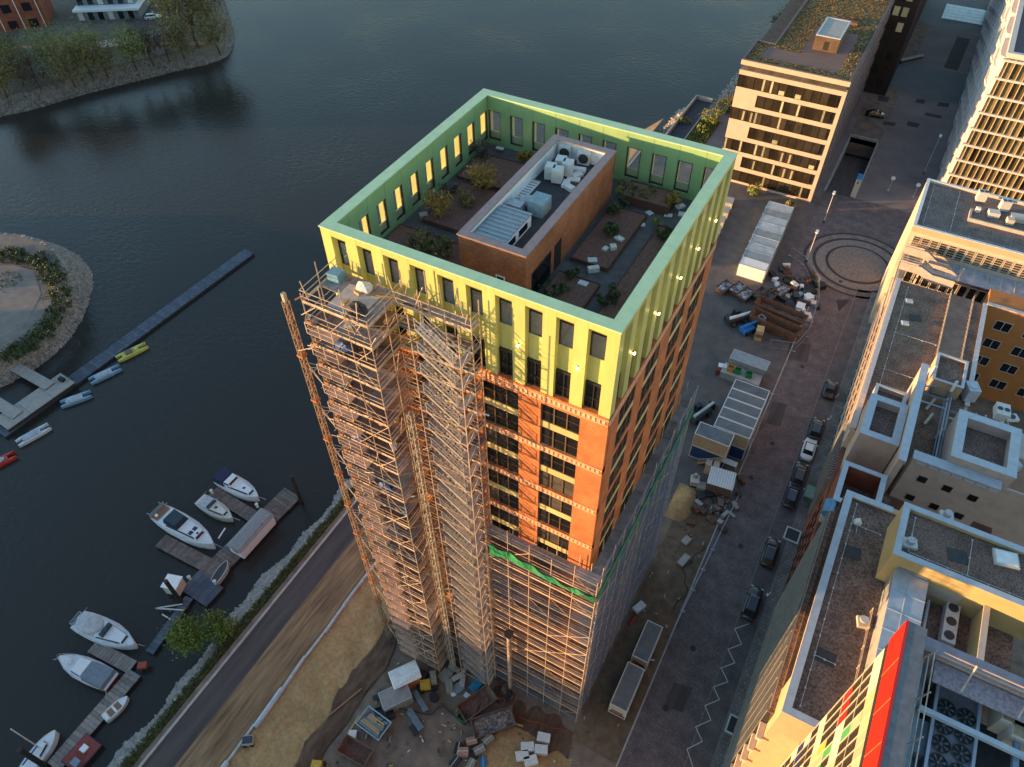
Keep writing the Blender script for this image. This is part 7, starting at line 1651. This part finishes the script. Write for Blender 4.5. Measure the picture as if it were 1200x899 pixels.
def tree(label, base, H, r_, m_, n_=1200, seed=0, name='tree', cat='tree', group=None, size=.4, bare=0, cz=.62):
    rr = random.Random(seed); t = thing(name, label, cat, base, rr.uniform(0, 6), group)
    tk = MB(); pr_ = Vector((0, 0, -.1)); top = None
    for k in range(4):
        nx_ = Vector((rr.uniform(-.12, .12)*H*.25, rr.uniform(-.12, .12)*H*.25, H*.19*(k+1))); tk.tube(pr_, nx_, H*.025*(1-.2*k), 6, H*.025*(.8-.2*k)); pr_ = nx_
    s_ = MB(); cl = foliage(s_, (0, 0, H*cz), (r_, r_, H*(1-cz)*.95), n_, rr, size)
    for c_ in cl[:10]:
        st_ = Vector((0, 0, H*rr.uniform(.25, .6))); tk.tube(st_, c_, H*.009, 4, H*.003)
    tk.build('trunk', m_trunk, t, True); s_.build('crown', m_, t, True)
    if bare:
        tw = MB()
        for _ in range(bare):
            c_ = rr.choice(cl); v = Vector((rr.uniform(-1, 1), rr.uniform(-1, 1), rr.uniform(.2, 1.4))).normalized(); tw.tube(c_*.7, c_+v*r_*.45, .05, 3, .015)
        tw.build('twigs', L_bare, t, True)
    return t
q = at(228, 755, -1.5); tree('bright green willow on the bank, left trunk of the pair', (q.x, q.y, -2.2), 6.2, 1.9, L_wil, 3200, 1, 'willow_tree', 'tree', 'willows on the bank', .26, 40, .58)
q = at(262, 745, -1.5); tree('bright green willow on the bank, right and smaller', (q.x, q.y, -2.0), 4.8, 1.7, L_wil, 2400, 2, 'willow_tree', 'tree', 'willows on the bank', .26, 30, .58)
# island wood
spots = [(8, 105, 9, 3.2, 'L_olive', 'low olive tree at the left picture edge on the island'), (28, 92, 8, 3.4, 'L_olive', 'second olive tree from the left on the island shore'), (48, 96, 7, 3.0, 'L_bare', 'leafless tree with brown twigs on the island, left part'), (70, 80, 10, 3.6, 'L_green', 'tall fresh green tree in front of the white island house'), (88, 92, 9, 3.4, 'L_olive', 'olive tree in the middle of the island shore'), (108, 82, 10, 3.6, 'L_green', 'fresh green tree right of island middle'), (126, 82, 8, 3.0, 'L_olive', 'olive tree left of the shore gap on the island'), (160, 72, 9, 2.8, 'L_green', 'slender green tree standing alone near the island car park'), (180, 68, 8, 2.6, 'L_bare', 'small leafless tree right of the slender green one'), (198, 62, 9, 3.4, 'L_bare', 'brown leafless tree below the car park'), (208, 40, 15, 3.2, 'L_green', 'tall bright green poplar at edge of island car park'), (216, 60, 8, 3.0, 'L_olive', 'olive bush tree beneath the poplar'), (232, 46, 14, 4.4, 'L_olive', 'large olive brown tree at the island tip, left'), (250, 38, 15, 4.6, 'L_olive', 'largest olive brown tree at the island tip'), (258, 55, 9, 3.4, 'L_olive', 'lower olive tree at the waterside of island tip'), (228, 22, 14, 4.0, 'L_green', 'tall green tree behind the island tip'), (15, 70, 7, 2.6, 'L_olive', 'small tree before the red brick house'), (2, 80, 8, 3, 'L_green', 'green tree at the far left before the red brick house')]
G_ = globals()
for i, (px, py, H, r_, lm, lab) in enumerate(spots):
    q = at(px, py+8, 0); tree(lab, (q.x, q.y, -.3), H*1.3, r_*1.35, G_[lm], 3000 if lm != 'L_bare' else 900, 20+i, 'island_tree', 'tree', 'trees on the island', .34, 160 if lm != 'L_green' else 70, .6)
# shrubs
def shrub(label, base, r_, hgt, m_, n_, seed, name='shrub', group=None, size=.16, twig=14):
    rr = random.Random(seed); t = thing(name, label, 'shrub', base, 0, group); s_ = MB(); cl = foliage(s_, (0, 0, hgt*.6), (r_, r_, hgt*.45), n_, rr, size); s_.build('foliage', m_, t, True)
    w_ = MB()
    for k in range(twig): c_ = rr.choice(cl); w_.tube((rr.uniform(-.1, .1), rr.uniform(-.1, .1), 0), c_, .03, 4, .01)
    w_.build('stems', m_trunk, t, True); return t
sb_ = [((565, 218), .9, 1.8, 'L_yel', 500, 'yellow green shrub in the middle left terrace bed'), ((546, 236), .6, 1.0, 'L_olive', 260, 'small olive shrub below the yellow green one'), ((513, 248), .7, 1.9, 'L_yel', 420, 'upright yellow leaved shrub at left terrace path'), ((497, 283), 1.0, .9, 'L_olive', 500, 'spreading brown green shrub in the front left bed'), ((520, 290), .9, .8, 'L_olive', 420, 'low dark shrub at the front right of that bed'), ((527, 222), .5, .8, 'L_bare', 160, 'small bare shrub near the left terrace windows'), ((565, 180), .7, 1.2, 'L_bare', 200, 'reddish bare shrub at the far left bed'), ((615, 182), .6, .6, 'L_yel', 220, 'tawny shrub in the small bed behind the penthouse'), ((735, 222), .8, .7, 'L_olive', 400, 'feathery shrub in the tall raised bed, left half'), ((755, 226), .8, .6, 'L_olive', 400, 'feathery shrub in the tall raised bed, right half'), ((718, 245), .4, .7, 'L_dark', 160, 'small dark shrub at far end of the long bed'), ((732, 238), .4, .9, 'L_dark', 160, 'dark shrub beside the white slab path'), ((715, 268), .6, .7, 'L_dark', 260, 'dark spreading shrub in middle of the long bed'), ((787, 240), .6, .9, 'L_yel', 220, 'pale shrub at the far end of right parapet bed'), ((778, 275), .8, .5, 'L_dark', 300, 'low dark shrub midway along right parapet bed'), ((772, 258), .4, .4, 'L_green', 120, 'small green plant in the right parapet bed'), ((710, 345), .9, .6, 'L_dark', 320, 'low shrub at the near end of right parapet bed'), ((650, 340), .9, .5, 'L_dark', 320, 'low dark shrub in the front right bed'), ((672, 320), .5, .6, 'L_dark', 160, 'small shrub at the back of front right bed')]
for i, (p, r_, h_, lm, n_, lab) in enumerate(sb_):
    q = at(p[0], p[1]+4, TZ+.3); shrub(lab, (q.x, q.y, TZ+.28), r_*1.2, h_*1.1, G_[lm], int(n_*2.2), 50+i, 'terrace_shrub', 'shrubs on the roof terrace', .17, 24)
# spit bushes
k = 0
for (px, py) in ((8, 300), (25, 302), (45, 306), (58, 316), (66, 330), (72, 345), (70, 362), (62, 378), (52, 392), (40, 404), (28, 412), (16, 416)):
    q = at(px, py, .3); shrub('dark green bush in the ring on the spit, '+['first', 'second', 'third', 'fourth', 'fifth', 'sixth', 'seventh', 'eighth', 'ninth', 'tenth', 'eleventh', 'twelfth'][k]+' counted clockwise', (q.x, q.y, -.1), 2.1, 1.5, L_dark, 1100, 90+k, 'spit_bush', 'bushes on the spit', .28, 8); k += 1
tufts('spit_grass', [(at(*p)[0]+random.uniform(-2.6, 2.6), at(*p)[1]+random.uniform(-2.6, 2.6), 0) for p in ((8, 300), (45, 306), (62, 322), (70, 345), (62, 375), (40, 400), (20, 412), (8, 330)) for _ in range(90)], .2, .6, m_tuft, 'rough grass between the bushes on the spit', seed=5)
# river side plants by the sand coloured office
fg = [((833, 140), 2.6, 3.0, 'L_green', 'bright green bush by the dark river ramp'), ((845, 128), 2.4, 2.6, 'L_dark', 'dark bush between ramp and office'), ((858, 120), 1.8, 2.2, 'L_olive', 'olive bush closest to the office by the river'), ((912, 30), 2.2, 4.0, 'L_dark', 'dark round bush on the river side of the planted roof building'), ((925, 20), 2.6, 4.5, 'L_olive', 'tall olive bush along the river beyond the office'), ((822, 152), 2.0, 1.2, 'L_green', 'low green plants on the river lawn'), ((800, 140), 1.8, 1.0, 'L_olive', 'low scrub on the river edge of the ramp'), ((882, 225), 1.2, 2.6, 'L_green', 'bright green bush beside the pale containers'), ((925, 240), .9, 1.2, 'L_olive', 'small tawny shrub behind the pale containers')]
for i, (p, r_, h_, lm, lab) in enumerate(fg):
    q = at(p[0], p[1]+3, 0); shrub(lab, (q.x, q.y, -.1), r_, h_, G_[lm], 900, 130+i, 'riverside_bush', 'bushes by the river', .3, 10)
sheet('river_ramp', rect(-36.0, 118.2, -32.15, 146.6), .03, mat('dark_slate_paving', (.045, .042, .055), .8, scale=1, var=.3))
struct(MB().box(-36.4, 112, -1.5, -36.0, 147.1, 1.0).box(-36.0, 146.7, 0, -32.1, 147.1, 1.0).build('ramp_parapet', m_conc))
struct(MB().box(-32.15, 118.2, 0, -31.9, 138.6, .35).box(-31.9, 138.4, 0, -27.2, 138.6, .35).build('lawn_edge', m_conc))
sheet('river_lawn', rect(-31.9, 120, -27.2, 138.4), .05, m_grass)
tufts('river_grass', [(random.uniform(-31.7, -27.4), random.uniform(121, 138), .05) for _ in range(900)], .2, .6, mat('bright_blades', (.09, .11, .02), .8, scale=.7, rgb2=(.22, .22, .05)), 'bright green grass on the river lawn beside the dark ramp', seed=15, w=.1)
fence('low mesh railing between river lawn and office forecourt', [at(*p) for p in ((822, 143), (848, 136), (858, 118))], 1.1)
q = at(846, 250); qq = thing('concrete_barrier_row', 'row of pale concrete blocks behind the tower', 'barrier', at(846, 262), 0)
for k_ in range(7):
    p = at(852-5*k_, 240+11*k_); MB().obox((p.x-qq.location.x, p.y-qq.location.y, .6), (2.2, 2.4, 1.2), .1).build('block', m_conc, qq, True)
# lightning wires on the gravel roofs, small supports under thin wire
def wires(label, runs, z, parent_cat='wire'):
    t = thing('roof_wire', label, 'wire', (runs[0][0], runs[0][1], z), 0, 'lightning wires on the roofs')
    for (x0, y0, x1, y1) in runs:
        a_, c_ = Vector((x0, y0, z+.12)), Vector((x1, y1, z+.12)); g = MB(); g.beam(a_, c_, .035); k = max(2, int((c_-a_).length/1.6))
        for i in range(k+1): p = a_+(c_-a_)*(i/k); g.box(p.x-.07, p.y-.07, z, p.x+.07, p.y+.07, z+.1)
        g.build('wire_run', m_ac, t)
wires('thin wires on small blocks across the dark gravel roof', [(bx0+1.2, by0+1.2, bx0+1.2, by1-1), (bx0+1.2, by1-3.5, 22.0, by1-3.5), (bx0+1.2, by0+6, 21.0, by0+6)], B2Z-.36)
wires('thin wires on small blocks round the yellow storey roof', [(yv0.x+1.2, yv0.y+1.0, X1+1, yv0.y+1.0), (yv0.x+1.2, yv0.y+1.0, yv0.x+1.2, yv1.y-1.0), (yv0.x+6, yv0.y+1, yv0.x+6, yv1.y-1)], YZ-.47)
wires('thin wires on small blocks across the brown gravel roof', [(19.6, 49.5, 19.6, 73), (19.6, 62, 25, 62), (19.6, 54, 24.5, 54)], B3-.36)
wires('thin wires on small blocks across the corner office roof', [(18.6, 84.6, 45, 84.6), (18.6, 84.6, 18.6, 97), (22.5, 84.6, 22.5, 97)], B4-.47)
for i, (x, y, z, lab) in enumerate(((20.2, 5.2, B2Z-.36, 'dark patched roofing square on the long gravel roof, near end'), (20.0, 16.5, B2Z-.36, 'dark patched roofing square on the long gravel roof, far end'), (27.5, 17.5, YZ-.47, 'dark roofing patch in the middle of yellow storey roof'), (21.6, 66.5, B3-.36, 'dark roofing patch on the brown gravel roof'), (27.5, 93.5, B4-.47, 'dark roofing patch on the corner office roof'))):
    flatbox((x, y), z+.032, (1.6, 1.3, .03), .1*i, mat('bitumen_patch', (.035, .032, .033), .7, scale=2, var=.3), lab, 'roof patch', 'patches on the roofs', 'roof_patch')
# small litter trodden into the yard
lt = {}
rl2 = random.Random(91)
for _ in range(300):
    p = (rl2.uniform(-21, 6.5), rl2.uniform(-19, -5)) if rl2.random() < .7 else (rl2.uniform(1.8, 7), rl2.uniform(-5, 60))
    m_ = rl2.choice((m_wood, m_card, m_dark, m_conc, m_rust, m_timber, m_earth)); s_ = lt.setdefault(m_.name, (MB(), m_))[0]
    a_ = rl2.uniform(0, 3.1)
    s_.obox((p[0], p[1], .12), (rl2.uniform(.12, .6), rl2.uniform(.06, .2), rl2.uniform(.05, .16)), a_)
for k_, (s_, m_) in lt.items():
    o_ = s_.build('yard_litter', m_); tag(o_, 'scraps of '+k_.replace('_', ' ')+' strewn over the building yard', 'litter', kind='stuff')
# hoses and cables on the ground
for i, (pts_, c_, lab) in enumerate((([(735, 690), (728, 655), (745, 625), (752, 612)], m_white, 'thin white hose curving along foot of the shaded scaffold'), ([(826, 640), (812, 655), (800, 668), (806, 690), (790, 715)], m_black, 'black cable trailing over the earth strip'), ([(600, 815), (590, 835), (612, 842), (640, 850), (668, 858)], mat('red_hose', (.35, .06, .04), .6), 'red hose snaking from the chute to the scaffold corner'), ([(470, 830), (500, 838), (520, 828), (545, 850)], m_black, 'black cable across the paved yard'))):
    g = MB(); P_ = [at(*p, .2) for p in pts_]
    for a_, b_ in zip(P_, P_[1:]):
        for j in range(6):
            q0, q1 = a_+(b_-a_)*(j/6), a_+(b_-a_)*((j+1)/6); w0, w1 = .25*math.sin(j*1.05), .25*math.sin((j+1)*1.05); g.tube((q0.x+w0, q0.y, .22), (q1.x+w1, q1.y, .22), .05, 5)
    tag(g.build('hose', c_), lab, 'hose', 'hoses and cables on the ground')
